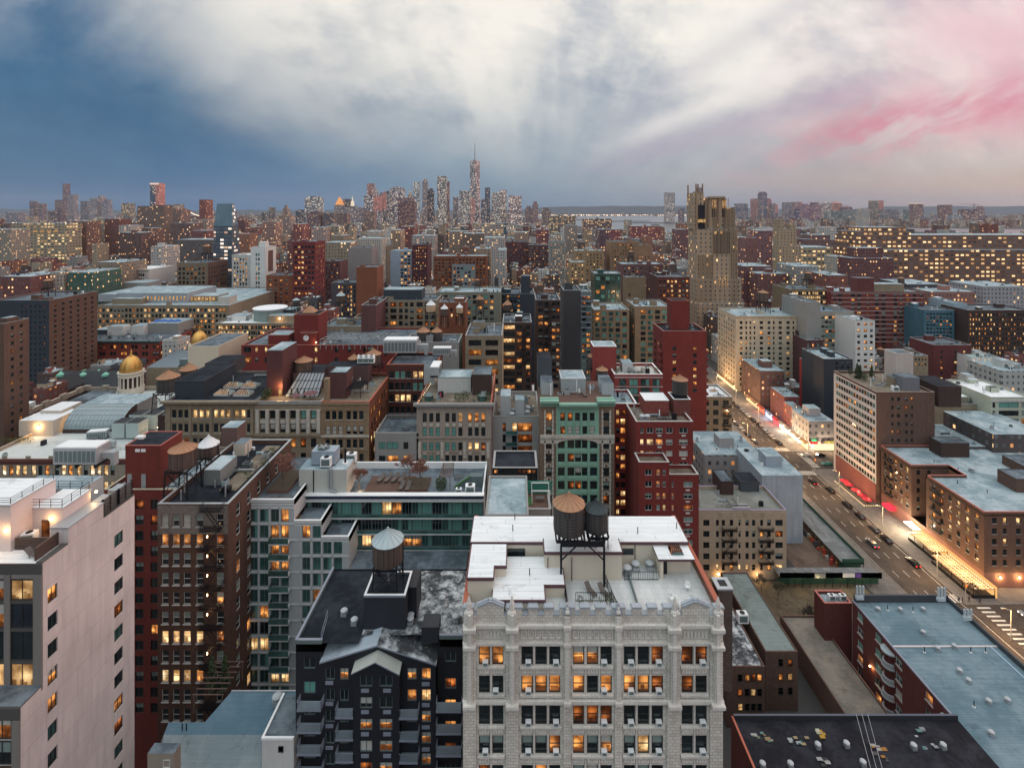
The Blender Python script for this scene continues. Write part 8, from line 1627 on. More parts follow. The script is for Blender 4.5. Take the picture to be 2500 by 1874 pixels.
MID = """tan loft with row of lit arches, far left|27 162 545 500|.44 .36 .24|L
brown windowed flank building right of lit arches|162 212 540 505|.24 .12 .09|A
cream building with crenellated lit attic at left edge|-60 26 560 520|.36 .32 .26|A
concrete slab building behind the brown flank|213 256 534 620|.36 .34 .28|A
dark red brick tower with lit stair windows|256 291 534 580|.22 .08 .06|B
white fronted building with black upper floors|290 317 550 640|.5 .47 .43|B
dark brown twin block with white party wall sign|290 345 568 470|.15 .08 .07|A
brown flank of the twin block|345 368 557 474|.20 .10 .08|A
tan arcaded small tower building|468 507 536 640|.38 .27 .22|B
dark brown building left of tan arcaded one|418 468 545 650|.18 .11 .10|B
low dark lit band building with curved lamp mast|432 520 585 560|.16 .13 .13|B
red brick block among low roofs left|465 505 563 600|.22 .08 .08|B
white low loft below dark blocks|368 395 602 560|.5 .48 .46|A
tan corner building with green lower roof|235 300 640 440|.34 .27 .20|A
green mansard roofed row|165 225 665 420|.06 .14 .10|A
white belfry like lookout building|122 157 665 400|.46 .38 .32|A
red brick tenement row far left|0 75 675 420|.20 .07 .06|A
tan apartment slab left of painted building|790 855 592 520|.36 .29 .20|B
beige block with crown left of civic tower|808 838 575 640|.32 .25 .18|B
white stepped house complex mid centre|873 932 582 560|.52 .49 .44|A
white cubic house above stepped complex|897 925 565 580|.54 .50 .46|A
lit glass school building mid centre|795 826 552 800|.40 .34 .26|L
pale slab with balconies mid centre|760 796 555 780|.44 .34 .32|B
russet dome roofed building|716 738 547 1000|.28 .08 .07|B
pink brown block pair mid centre|640 672 541 1100|.36 .22 .18|B
red tenement slab centre|978 1010 553 820|.22 .07 .06|B
beige slab centre beside red tenement|955 978 562 800|.40 .28 .20|B
white apartment slab centre left|1005 1060 575 700|.44 .40 .38|B
tan grid apartment wide centre|1095 1140 565 800|.38 .27 .21|B
brown apartment wide centre|1130 1182 570 750|.22 .15 .12|B
white lit slab centre right|1175 1235 545 1200|.46 .38 .34|L
teal dark slab sliver centre right|1230 1236 545 1150|.04 .12 .18|B
white terraced block centre right|1182 1232 580 700|.46 .42 .40|A
tan tower pair centre|1158 1196 607 600|.36 .26 .18|B
narrow white stacked house centre|1216 1236 610 520|.46 .46 .45|A
lit terraced office block near river|1342 1405 527 2000|.22 .17 .15|L
stepped brown block near river|1424 1494 534 1800|.20 .12 .12|L
large red brick warehouse with green roof by river|1540 1612 552 1500|.28 .07 .07|B
low red block left of the large warehouse|1486 1516 560 1400|.26 .06 .07|B
grey tan office right of narrow house|1380 1410 550 1300|.36 .30 .26|B
dark red tower before the warehouse|1463 1487 560 800|.14 .07 .09|B
beige apartment house near centre right|1256 1292 567 900|.40 .28 .22|B
red slab pair near centre right|1310 1340 560 1000|.20 .06 .07|B
brown office with water tank by river right|1652 1680 560 1100|.20 .08 .08|B
purple tenement right of second deco tower|1850 1885 563 800|.22 .10 .11|B
pinkish tenement block between deco towers|1820 1850 580 700|.28 .12 .11|B
white small loft before maroon tower|2053 2080 628 620|.5 .48 .42|A
dark red apartment between deco towers low|1815 1885 650 520|.18 .07 .07|A
brown long roofed loft below second deco tower|1850 1925 668 500|.20 .08 .07|A
grey concrete loft cluster below second deco tower|1940 2000 650 470|.34 .33 .32|A
orange brick block right of grey concrete cluster|2022 2070 672 460|.26 .09 .07|A
pink brick long row before terminal building|2272 2380 712 420|.34 .16 .13|A
black warehouse before terminal building|2215 2300 694 440|.06 .05 .06|A
white flat loft at right under terminal building|2400 2500 699 430|.40 .40 .42|A
white roofed long building right of green metal roof|2445 2520 905 290|.5 .52 .5|A
grey white side walled tenement beside avenue excavation|1860 1960 1160 185|.30 .36 .42|A
dark townhouse row beside red stepped block|1720 1858 1110 205|.34 .32 .32|A
grey corner building with awnings at cross street|1975 2037 1028 257|.42 .42 .44|A
orange brick tenement on avenue right side|1952 1975 1007 272|.26 .08 .06|A
dark red tenement row on avenue right side|1915 1952 968 290|.20 .06 .05|A
brown tenement row farther up the avenue|1856 1915 905 312|.15 .08 .07|A
pale roofed dark row at right by hotel|2300 2420 1090 208|.12 .08 .08|A
black roofed long loft at far right|2425 2560 1060 205|.10 .08 .08|A""".split('\n')
for i, ln in enumerate(MID):
 l, p, c, k = ln.split('|'); x0, x1, yt, Y = map(float, p.split()); c = tuple(map(float, c.split())); D = 34 if Y > 400 else 22
 if Y >= 400 and yt < 700: Y = max(Y, .72*150000/(yt+85-HY))
 if 'avenue right' in l or 'up the avenue' in l or 'cross street' in l: D = 16 if Y < 300 else 26
 if 'left edge with lit' in l: D = 12
 if 'scaffolded' in l: D = 38
 if 'long loft at far' in l: D = 24
 r = stepped('apartment_building' if 'apartment' in l or 'tenement' in l else 'loft_building' if 'loft' in l else 'building', l, Y, c, plain(c, .9, .6) if 'side walled tenement' in l else {'A': FA, 'B': FB, 'L': FL}[k], [(x0, x1, yt, 0, D)], 'building', yt+ (70 if Y < 700 else 28))
 r['xa'], r['xb'], r['ya'], r['yb'], r['dk'] = X(x0, Y), X(x1, Y), Y, Y+D, Z(yt, Y); gear(r, 8 if Y < 600 else 4, i)
 if l.startswith(('tan loft with row', 'grey white side', 'large red', 'dark townhouse')) or i % 3 == 0:
  xm = X((x0+x1)/2, Y); z = Z(yt, Y); b = MB(); fbox(b, xm-3, xm+3, Y+6, Y+12, z, z+4, c, plain(c), RG); b.build('stair_head', r)
def arches():
 r = [q for q in NB if q[8].startswith('tan loft with row')][0]; Y = r[4]; r = r[9]; b = MB()
 for k in range(6):
  x = X(53+k*16.6, Y); w = Y*.005; zc = Z(567, Y); b.poly([(x+w*math.cos(a*math.pi/8), Y-.3, zc+w*math.sin(a*math.pi/8)) for a in range(9)]+[(x-w, Y-.3, zc-.4), (x+w, Y-.3, zc-.4)], LY)
 b.build('arched_window', r)
arches()
# filling blocks
rng = random.Random(11); FILL = []
def blocked(x0, x1, y0, y1):
 if x1 > 100 and x0 < 150 and y1 < 1400 and x1 > 111 and x0 < 149: return True
 if y0 < 235 and x0 > -30 and x1 > 60 and y0 < 232 and x0 < 260: return True        # hand built corner
 if x1 > 100 and y0 < 257 and y1 > 232 and x0 < 300: return True
 for q in NB:
  if x0 < q[7]+1 and x1 > q[6]-1 and y0 < q[5]+1 and y1 > q[4]-1: return True
 return False
def cap(x0, x1, y0, z):
 p0, p1 = X_px(x0, y0), X_px(x1, y0)
 for q in NB:
  if q[4] > y0 and p0 < q[1]-1 and p1 > q[0]+1: z = min(z, H-(min(q[3], 1860)-HY)*y0/F)
 return z
y = 150.
while y < 4300:
 d = 17 if y < 700 else 26 if y < 1300 else 42; xlim = min(y*1.03, 2300); x = -xlim
 if y > 1900: xr_ = min(xlim, 150+(y-1900)*.12 if y > 1900 else xlim)
 else: xr_ = xlim
 while x < xr_:
  w = rng.uniform(6, 16)*(1 if y < 800 else 1.6 if y < 1500 else 2.6); x1 = x+w; h = rng.choice([13, 15, 16, 18, 20, 22, 26]) if y < 420 else rng.choice([15, 17, 18, 20, 22, 24, 30, 36, 44])
  if y > 700 and rng.random() < .12: h *= rng.uniform(1.5, 2.3)
  if y > 1500 and rng.random() < .1: h *= 1.6
  dd = d*rng.uniform(.75, .98)
  if not blocked(x, x1, y, y+dd):
   z = cap(x, x1, y, h)
   if z > 7: FILL.append((x, x1, y, y+dd, z))
  x = x1+(.05 if rng.random() < .75 else rng.uniform(1, 5))
  if rng.random() < .03: x += 14
 y += d+(2 if rng.random() < .5 else 14 if y < 1500 else 18)
FILL.sort(key=lambda f: -((f[1]-f[0])*min(f[4], 25)/f[2]**2)*(1 if abs(X_px(f[0], f[2])-1250) < 1300 else 0))
def fillmesh(b, f, c, m, rr):
 x0, x1, y0, y1, z = f; top = rr.choice([RG, RG, RW, RM, RD, RS, RG, RW]); fbox(b, x0, x1, y0, y1, 0, z, c, m, top)
 b.cur = c
 if f[2] < 1300:
  t_ = .35
  for q in ((x0, x1, y0, y0+t_), (x0, x1, y1-t_, y1), (x0, x0+t_, y0+t_, y1-t_), (x1-t_, x1, y0+t_, y1-t_)): b.box(*q, z, z+.8, PLN[0])
 for k in range(rr.choice([1, 1, 2, 3]) if f[2] < 1500 else rr.choice([0, 1])):
  w = rr.uniform(2, 5); xx = rr.uniform(x0+.5, max(x0+.6, x1-w-.5)); yy = rr.uniform(y0+1, max(y0+1.1, y1-w-1)); b.cur = rr.choice(PALS); b.box(xx, xx+w*.9, yy, yy+w, z, z+rr.uniform(2, 4), PLN[0], top=rr.choice([RG, RW, RD]))
 if f[2] < 900:
  for k in range(rr.choice([2, 4, 6, 9])): xx = rr.uniform(x0+.6, x1-1.2); yy = rr.uniform(y0+1, y1-2); b.box(xx, xx+rr.uniform(.4, 1.5), yy, yy+rr.uniform(.4, 1.5), z, z+rr.uniform(.5, 2), rr.choice([GALV, WHT, STL, GALV]))
def fp(g):
 at = g.nd('ShaderNodeAttribute', attribute_name='Col', attribute_type='GEOMETRY').outputs['Color']; g.bsdf(Base_Color=stain(g, uvn(g), at, .3), Roughness=.85)
PLN = [mk('painted wall', fp)]
used = set(); rest = MB(); rest2 = MB()
LM = [(q[0], q[1], q[2], q[8]) for q in NB if len(q[8].split()) <= 8]
SZ = ['narrow', 'wide', 'small', 'squat', 'long', 'plain']; RFN = ['flat roofed', 'low', 'party walled', 'parapeted', 'modest', 'old']
for i, f in enumerate(FILL):
 rr = random.Random(i*13+5); ci = rr.randrange(len(PALS)); c = PALS[ci]; m = FA if f[2] < 800 else FB if f[2] < 2000 else FC
 if i < 270:
  pxm = X_px((f[0]+f[1])/2, f[2]); pyt = HY+F*(H-f[4])/f[2]; best = sorted(LM, key=lambda q: abs((q[0]+q[1])/2-pxm)+abs(q[2]-pyt)*1.2)
  for q in best[:8]:
   dx_, dy_ = pxm-(q[0]+q[1])/2, pyt-q[2]; rel = ('right of' if dx_ > 0 else 'left of') if abs(dx_) > abs(dy_) else ('below' if dy_ > 0 else 'above')
   w_ = 'wide' if f[1]-f[0] > 16 else 'narrow' if f[1]-f[0] < 10 else 'mid sized'; lab = '%s %s building %s %s' % (w_, PN[ci], rel, q[3])
   if lab not in used: break
  used.add(lab); r = thing('row_building', lab, 'building', ((f[0]+f[1])/2, f[2], 0), 'filling row buildings of the city blocks'); b = MB(); fillmesh(b, f, c, m, rr); b.build('wall', r)
 elif f[2] < 1500: fillmesh(rest, f, c, m, rr)
 else: fillmesh(rest2, f, c, m, rr)
for b, n in ((rest, 'city_blocks'), (rest2, 'far_city_blocks')):
 o = b.build(n); o['kind'] = 'stuff'; o['category'] = 'city blocks'; o['label'] = 'crowd of low row houses filling the blocks in the distance' if n == 'city_blocks' else 'far off mass of tiny buildings before the skyline'
ALLB = [(q[6], q[7], q[4], q[5], Z(q[2], q[4])-.8, q[8]) for q in NB if 180 < q[4] < 800]+[(f[0], f[1], f[2], f[3], f[4], '') for f in FILL if f[2] < 800]
WP = None
for (px_, pb, w_) in ((93, 703, 15), (118, 703, 19), (162, 695, 20), (188, 695, 19), (14, 712, 17), (287, 600, 14), (318, 625, 9), (505, 618, 18), (540, 618, 11), (368, 752, 18), (1318, 700, 12), (1333, 693, 13), (1863, 742, 24), (1872, 702, 16), (1888, 702, 12), (1973, 690, 17), (1991, 752, 17), (2095, 775, 24), (2475, 757, 15), (640, 655, 10), (745, 640, 9), (895, 690, 14), (1120, 700, 14), (1165, 675, 10), (1405, 700, 12), (1270, 690, 11), (1540, 620, 14), (1600, 660, 10), (2200, 700, 14), (2310, 740, 12), (2400, 800, 13), (60, 660, 12), (230, 640, 12), (455, 650, 12), (700, 700, 13), (2150, 860, 16)):
 best = None
 for q in ALLB:
  ym = (q[2]+q[3])/2; x = X(px_, ym)
  if q[0]+1.5 < x < q[1]-1.5:
   h_ = Z(pb, ym)-q[4]
   if 1.5 < h_ < 12 and (best is None or abs(h_-4) < best[0]): best = (abs(h_-4), x, ym, q[4])
 if best:
  _, x, ym, zr_ = best; L_ = sorted(LM, key=lambda q: abs((q[0]+q[1])/2-px_)+abs(q[2]-pb))
  for q in L_[:6]:
   lb = 'brown wooden water tower %s %s' % ('just right of' if px_ > (q[0]+q[1])/2 else 'just left of', q[3])
   if lb not in used: break
  used.add(lb)
  if WP is None: WP = (water_tower(lb, VX, HY+F*(H-9.4)/300, HY+F*(H-7.8)/300, HY+F*(H-4.)/300, 4*F/300, 300, 0, CONE_O, WOOD), 4.)
  sc = max(w_*ym/F/4., .8); r_ = WP[0]
  if WP[1]: WP = (r_, 0); dst = r_; dst.location = (x, ym, zr_); dst.scale = (sc,)*3; dst['label'] = lb
  else: dup(r_, (x, ym, zr_), 0, lb, 'rooftop water towers', sc)
o = MB(); rr = random.Random(4)
for k in range(2600):
 Y = rr.uniform(4300, 14000); x = rr.uniform(-1.05, 1.05)*Y
 if .02*Y < x and Y < 11800 and not (x > 1500+ (Y-4300)*.5): continue
 w = rr.uniform(25, 70); hh = rr.choice([10, 14, 20, 30]) if rr.random() < .9 else rr.uniform(40, 80); o.cur = rr.choice(PALS); o.box(x, x+w, Y, Y+w*.8, 0, hh, FC, top=RM, skip='DB')
for k in range(500):
 Y = rr.uniform(3700, 5200); x = rr.uniform(1450+ (Y-3700)*.2, 1.05*Y); w = rr.uniform(20, 50); o.cur = rr.choice(PALS); o.box(x, x+w, Y, Y+w*.8, 0, rr.uniform(15, 60), FC, top=RM, skip='DB')
ob = o.build('outer_city'); ob['kind'] = 'stuff'; ob['category'] = 'city blocks'; ob['label'] = 'twinkling carpet of low buildings along the horizon'
LTS = emit((1, .72, .5), 4.)
o = MB()
for k in range(420):
 Y = rr.uniform(11700, 13800); x = rr.uniform(.0, .36)*Y; s = rr.uniform(4, 11); o.box(x, x+s, Y, Y+s, 12, 12+s, LTS)
for k in range(200):
 Y = rr.uniform(5200, 7600); x = rr.uniform(.62, 1.0)*Y; s = rr.uniform(2, 6); o.box(x, x+s, Y, Y+s, 14, 14+s, LTS)
for k in range(500):
 Y = rr.uniform(3500, 9000); x = rr.uniform(-1., 0)*Y; s = rr.uniform(1.5, 4); o.box(x, x+s, Y, Y+s, 25, 25+s, LTS)
ob = o.build('shore_lights'); ob['kind'] = 'stuff'; ob['category'] = 'lights'; ob['label'] = 'dense strings of tiny warm lights along the far shores'
# ground, water, hills
def gr(g):
 uv = uvn(g); x, y, z = g.sep(uv); n = g.noise(g.comb(x, y, 0.), .05, 5., .6); g.bsdf(Base_Color=g.mix(n, (.035, .035, .037), (.075, .07, .065)), Roughness=.9)
GRD = mk('ground asphalt', gr)
b = MB(); b.poly([(-30000, -200, 0), (30000, -200, 0), (30000, 40000, 0), (-30000, 40000, 0)], GRD); struct(b.build('ground'))
def wt(g):
 uv = uvn(g); x, y, z = g.sep(uv); n = g.noise(g.comb(x, y, 0.), .02, 4., .6); bp = g.nd('ShaderNodeBump', {'Strength': .25, 'Distance': 4., 'Height': n}); g.bsdf(Base_Color=(.10, .11, .13), Roughness=.28, Normal=bp.outputs[0], IOR=1.5, Specular_IOR_Level=.9)
WAT = mk('river water', wt)
b = MB(); b.poly([(330, 4700, .6), (700, 3000, .6), (1000, 2250, .6), (1275, 1800, .6), (2100, 1500, .6), (3600, 2300, .6), (3300, 3300, .6), (1900, 3900, .6), (1500, 5200, .6), (2600, 6900, .6), (4200, 11600, .6), (-200, 11600, .6), (-300, 8000, .6)][::1], WAT); struct(b.build('water'))
b = MB()
for (x0, x1, y0, y1) in ((900, 1500, 5700, 5900), (560, 1000, 6600, 6800), (1100, 1900, 4900, 5050)): b.box(x0, x1, y0, y1, .2, 6, plain((.06, .06, .05)), skip='D')
struct(b.build('island'))
b = MB(); rr = random.Random(8); P = []
for i in range(90): xx = -16000+i*420; P.append((xx, 60+65*max(0, math.sin((xx+1500)/3300))*(1 if 500 < xx < 9000 else .25)+rr.uniform(0, 14)+ (60 if xx > 10500 else 0)))
for (p, q) in zip(P, P[1:]): b.poly([(p[0], 14500, 0), (q[0], 14500, 0), (q[0], 15500, q[1]*1.9+20), (p[0], 15500, p[1]*1.9+20)], plain((.05, .06, .07), .95)); b.poly([(p[0], 15500, p[1]*1.9+20), (q[0], 15500, q[1]*1.9+20), (q[0], 19000, 0), (p[0], 19000, 0)], plain((.05, .06, .07), .95))
struct(b.build('hills'))
st = thing('statue', 'tiny green harbour statue on stone pedestal far away', 'statue', (X(1405, 8000), 8000, 0)); x = X(1405, 8000); VG = plain((.16, .30, .24), .8, .2)
b = MB(); b.lathe(x, 8000, [(28, 0), (26, 20), (12, 22), (10, 47)], TAN, 8); b.build('pedestal', st); b = MB(); b.lathe(x, 8000, [(7, 47), (5, 70), (6, 76), (2.5, 79), (3, 84), (.5, 88)], VG, 8); b.bar((x-4, 8000, 75), (x-8, 8000, 93), 3, VG); b.build('figure', st)
bg = thing('suspension_bridge', 'distant suspension bridge with beaded lights, left of centre', 'bridge', (X(490, 3600), 3600, 0)); b = MB()
for c in (462, 500, 518): x = X(c, 3600); b.box(x-6, x+6, 3600, 3612, 0, Z(514, 3600)+4, plain((.3, .28, .28)))
b.build('pylon', bg); b = MB()
for k in range(26): u = k/25; xx = X(466+u*54, 3598); zz = Z(519+8*(1-(2*u-1)**2), 3598); b.box(xx-1.6, xx+1.6, 3597, 3600, zz-1.6, zz+1.6, LTS)
b.build('cable_lights', bg)
# haze
def hz(g):
 v = g.nd('ShaderNodeVolumePrincipled', {'Color': (.60, .70, .86), 'Density': .000026, 'Anisotropy': .2}); o = g.nd('ShaderNodeOutputMaterial'); g.t.links.new(v.outputs[0], o.inputs['Volume'])
b = MB(); b.box(-24000, 24000, -150, 22000, -1, 720, mk('haze', hz)); ob = b.build('haze'); ob['kind'] = 'stuff'; ob['label'] = 'thin evening haze over the whole city'; ob['category'] = 'haze'
# streets
ASP = roofm((.055, .047, .042), (.09, .075, .065), .06, 0., .5); PAV = brick((.22, .21, .20), (.17, .165, .16), (.10, .10, .10), 1.5, 1.5, .03); MRK = plain((.55, .55, .52), .7, .4); DIRT = roofm((.12, .085, .065), (.18, .13, .10), .15)
def sheet(name, x0, x1, y0, y1, z, m):
 b = MB(); b.poly([(x0, y0, z), (x1, y0, z), (x1, y1, z), (x0, y1, z)], m); return struct(b.build(name))
sheet('road', 122, 137, 40, 2200, .012, ASP); sheet('road', 137.01, 420, 136, 156, .012, ASP); sheet('road', 137.01, 420, 239, 254, .012, ASP)
for n, (x0, x1, y0, y1) in enumerate(((112, 122, 40, 236), (112, 122, 254, 2200), (137, 149, 156, 238), (137, 149, 255, 2200), (137, 149, 60, 135), (149.01, 300, 156.2, 162.9))):
 b = MB(); b.box(x0, x1, y0, y1, .02, .15, PAV, skip='D'); struct(b.build('pavement'))
b = MB()
for X_ in (125.6, 129.2, 132.6):
 y = 60
 while y < 420: b.box(X_-.07, X_+.07, y, y+3, .016, .02, MRK, skip='D'); y += 9
b.box(136.1, 136.25, 60, 234, .016, .02, MRK, skip='D'); b.box(122.5, 122.6, 60, 500, .016, .02, MRK, skip='D')
for (y0, y1) in ((157, 160.5), (233, 236.5), (256, 259.5)):
 for k in range(15): b.box(122.6+k, 123.1+k, y0, y1, .016, .021, MRK, skip='D')
for k in range(12): b.box(139.5, 143.5, 137+k*1.6, 137.6+k*1.6, .016, .021, MRK, skip='D'); b.box(139, 142.5, 240+k*1.2, 240.5+k*1.2, .016, .021, MRK, skip='D')
struct(b.build('road_markings'))
sheet('vacant_lot', 94, 108, 168, 213, .03, DIRT); sheet('yard', 60, 111, 150, 166, .03, roofm((.10, .08, .05), (.16, .13, .09), .15))
CARP = {k: mk('car paint '+k, (lambda c: (lambda g: g.bsdf(Base_Color=c, Roughness=.25, Metallic=.3, Coat_Weight=.6)))(c)) for k, c in (('black', (.012, .013, .016)), ('white', (.6, .6, .58)), ('silver', (.35, .36, .37)), ('amber', (.5, .22, .05)), ('teal', (.03, .22, .20)), ('grey', (.09, .09, .10)))}
TAIL = emit((1, .03, .02), 6); HEAD = emit((1, .9, .7), 6)
def car(label, x, y, col='black', rz=0., van=False, on=False):
 r = thing('van' if van else 'car', label, 'van' if van else 'car', (0, 0, 0), 'vehicles on the avenue'); m = CARP[col]; b = MB(); w = .92; h = 2.1 if van else 1.42
 pr = [(-2.35, .35), (2.35, .35), (2.38, .75), (2.2, .88), (1.2, .98), (.55, h-.04), (-1.2, h), (-2.1, 1.02 if not van else h-.05), (-2.36, .9)]
 n = len(pr)
 for s in (-1, 1): b.poly([(s*w*(1 if p[1] < 1.1 else .84), p[0], p[1]) for p in (pr if s > 0 else pr[::-1])], m)
 for i in range(n):
  p, q = pr[i], pr[(i+1) % n]; a = w*(1 if p[1] < 1.1 else .84); c = w*(1 if q[1] < 1.1 else .84)
  b.poly([(a, p[0], p[1]), (-a, p[0], p[1]), (-c, q[0], q[1]), (c, q[0], q[1])], GD if i in (4, 6) and not (van and i == 6) else m)
 b.build('body', r); b = MB()
 for s in (-1, 1): b.poly([(s*w*.98, 1., 1.0), (s*w*.98, -1.7, 1.02), (s*(w*.86), -1.2, h-.08), (s*(w*.86), .5, h-.1)][::s], GD)
 b.build('side_window', r)
 for s in (-1, 1):
  for yy in (-1.45, 1.5):
   b = MB(); p = [(yy+.33*math.cos(k*.7854), .33+.33*math.sin(k*.7854)) for k in range(8)]
   for q in (-.95, -.75): b.poly([(s*-q if 0 else s*abs(q), u, v) for u, v in p], STL)
   for k in range(8): u0, v0 = p[k]; u1, v1 = p[(k+1) % 8]; b.poly([(s*.75, u0, v0), (s*.95, u0, v0), (s*.95, u1, v1), (s*.75, u1, v1)], STL)
   b.build('wheel', r)
  b = MB(); b.box(s*.6-.2, s*.6+.2, 2.36, 2.42, .62, .78, HEAD if on else WHT); b.build('headlight', r); b = MB(); b.box(s*.65-.2, s*.65+.2, -2.4, -2.34, .7, .86, TAIL if on else plain((.3, .01, .01))); b.build('tail_light', r)
 r.location = (x, y, .03); r.rotation_euler = (0, 0, rz); return r
for i, (x, yg, c, l) in enumerate(((134.6, 1203, 'black', 'black parked car nearest to red parasols, farthest of the kerb row'), (134.7, 1240, 'black', 'black parked car, second farthest in the kerb row'), (134.8, 1268, 'black', 'black parked car beside tall white lamp post'), (134.7, 1300, 'grey', 'dark grey parked car, fourth in the kerb row'), (134.8, 1326, 'black', 'black parked car beside brightest pavement light'), (135, 1384, 'black', 'black sport utility car nearest in the kerb row, by lit sheds'))): car(l, x, F*H/(yg-HY)+1.5, c, 0, False, i == 5)
car('dark car driving with bright red tail lights on the avenue', 128., 184, 'grey', 0, False, True); car('dark car driving ahead with red tail lights near first crossing', 131., 226, 'black', 0, False, True)
car('silver car waiting on the near cross street', 152, 152, 'silver', 1.57, False, True); car('amber taxi with white bonnet on the near cross street', 150, 141.5, 'amber', 1.57, False, True); car('white car waiting beyond far crossing', 142, 251, 'white', 1.57); car('black car beside white one on far cross street', 149, 251, 'black', 1.57); car('teal car on far cross street beside the hotel', 147, 242, 'teal', 1.57)
pos = 'first second third fourth fifth sixth seventh eighth ninth tenth eleventh twelfth'.split()
for i in range(11): car('%s parked car on far right kerb, %s past the crossing' % (('black', 'white', 'silver', 'grey')[i % 4], pos[i]), 135.6, 264+i*7.2, ('black', 'white', 'silver', 'grey')[i % 4], 0, i == 3)
for i in range(10): car('%s parked car on far left kerb, %s past the crossing' % (('grey', 'black', 'white')[i % 3], pos[i]), 123.6, 266+i*7.4, ('grey', 'black', 'white')[i % 3])
AMB = emit((1., .50, .17), 1.1); AMB2 = emit((1., .68, .32), 3.5)
def shed(label, x0, x1, y0, y1):
 r = thing('dining_shed', label, 'dining shed', ((x0+x1)/2, y0, .15), 'outdoor dining sheds'); b = MB(); n = int((y1-y0)/1.3)
 for k in range(n): u = y0+(y1-y0)*k/n; b.box(x0, x1, u, u+.45, 3., 3.1, plain((.6, .42, .22)))
 b.box(x0, x1, y0, y1, 2.8, 2.9, plain((.6, .42, .25))); b.build('canopy', r); b = MB()
 for k in range(n*2):
  for q in range(5): u = y0+(y1-y0)*(k+.3)/n/2; v = x0+(x1-x0)*(q+.5)/5; b.box(v-.09, v+.09, u-.09, u+.09, 3.15, 3.3, AMB2)
 b.build('string_lights', r); b = MB(); b.box(x0, x0+.2, y0, y1, .15, 1.1, STL); b.box(x0, x1, y0, y0+.2, .15, 1.1, STL)
 for k in range(0, n, 3): u = y0+(y1-y0)*k/n; b.bar((x0+.1, u, .15), (x0+.1, u, 3.), .14, STL); b.bar((x1-.1, u, .15), (x1-.1, u, 3.), .14, STL)
 b.build('rail', r)
 for k in range(max(2, int((y1-y0)/5))): lamp_light((x0+x1)/2, y0+2+k*5, 3.9, 420, (1, .55, .22), .6)
shed('long amber lit dining shed nearest on the right pavement', 141.5, 148.3, 158.5, 174.5); shed('smaller lit dining shed behind the longest one', 143.2, 148.3, 176, 187)
b = MB(); b.box(148.6, 148.95, 158.5, 192, .2, 3.6, AMB); r = thing('shop_front', 'glowing restaurant front along the big brown block', 'shop front', (148.7, 160, .2)); b.build('glazing', r)
for k in range(4): lamp_light(144.5, 188+k*1.6, 4, 1500, (1, .78, .5), .8)
b = MB(); b.box(146, 148.9, 188, 193, 2.9, 3.2, emit((1, .85, .65), 5)); r = thing('canopy', 'dazzling white lit entrance canopy beside dining sheds', 'canopy', (147, 188, .15)); b.build('light_panel', r)
REDP = plain((.60, .03, .05), .7, .2)
for i, (px_, yy) in enumerate(((2044, 224), (2053, 221), (2066, 216.5), (2073, 212.5), (2090, 209.5))): umbrella('red parasol on pavement before hotel, ' + ('farthest', 'second farthest', 'middle', 'second nearest', 'nearest')[i], 143.6, yy, .15, 1.9, REDP)
b = MB()
for k in range(26): b.box(140.2, 140.36, 206.5+k*.75, 206.66+k*.75, 1.2, 1.36, AMB2)
for k in range(9): b.box(140.4+k*.75, 140.55+k*.75, 206.4, 206.55, 1.2, 1.36, AMB2)
r = thing('string_lights', 'string of warm bulbs fencing the red parasols', 'string lights', (140.3, 206, 1.)); b.build('bulbs', r)
for k in range(3): lamp_light(144, 209+k*6, 2.6, 300, (1, .5, .3), .4)
b = MB(); b.box(145.8, 148.5, 200, 204, 3.0, 3.9, emit((1, .03, .05), 2.2)); r = thing('awning', 'glowing red entrance awning at hotel corner', 'awning', (147, 200, 3)); b.build('canvas', r); lamp_light(145, 199, 2.6, 300, (1, .8, .7), .4)
SH = [(257, 263, (1, .6, .3), 2.2), (264, 272, (1, .75, .5), 3.4), (273, 284, (1, .85, .65), 4.5), (285, 291, (1, .1, .12), 2.), (293, 300, (.6, .7, 1), 2.), (302, 309, (1, .2, .1), 1.5), (311, 325, (1, .6, .3), 1.5), (343, 372, (1, .62, .3), 2.2)]
for i, (y0, y1, c, e_) in enumerate(SH):
 r = thing('shop_front', '%s shop front on far right of avenue, %s from the corner' % (('amber lit', 'cream lit', 'white glaring', 'red neon', 'bluish lit', 'red lit', 'orange lit', 'warm lit')[i], pos[i]), 'shop front', (147, y0, .15)); b = MB(); b.box(146.2, 146.6, y0, y1, .3, 3.3, emit(c, e_)); b.build('glazing', r); b = MB(); b.ext([(144.9, 3.2), (146.6, 3.9), (146.6, 3.5), (144.9, 3.)], y0, y1, plain(tuple(.25*v for v in c))); b.build('awning', r)
 lamp_light(144.5, (y0+y1)/2, 3, 700*e_, c, .5)
r = thing('shop_front', 'corner shop with yellow lettered dark sign and red green panel', 'shop front', (150, 256.6, .15)); b = MB(); b.box(149.5, 160, 256.3, 256.8, .4, 3.2, emit((1, .6, .3), 2.2)); b.build('glazing', r); b = MB(); b.box(152.5, 162, 256., 256.25, 3.8, 5.3, plain((.03, .02, .02))); b.build('sign_board', r)
bigsign(r, 157, 255.95, 4.05, 'CHELSEA', 1.35, emit((1, .8, .1), 1.6), 0.); b = MB(); b.box(147, 150.6, 255.6, 256., 3.7, 5., emit((.9, .04, .05), 1.2)); b.box(147.6, 150, 255.4, 255.58, 5.05, 6.1, emit((.1, .8, .3), 1.2)); b.build('sign_panel', r); lamp_light(149, 254, 3, 2600, (1, .7, .45), .5); lamp_light(156, 254, 3, 2000, (1, .7, .45), .5)
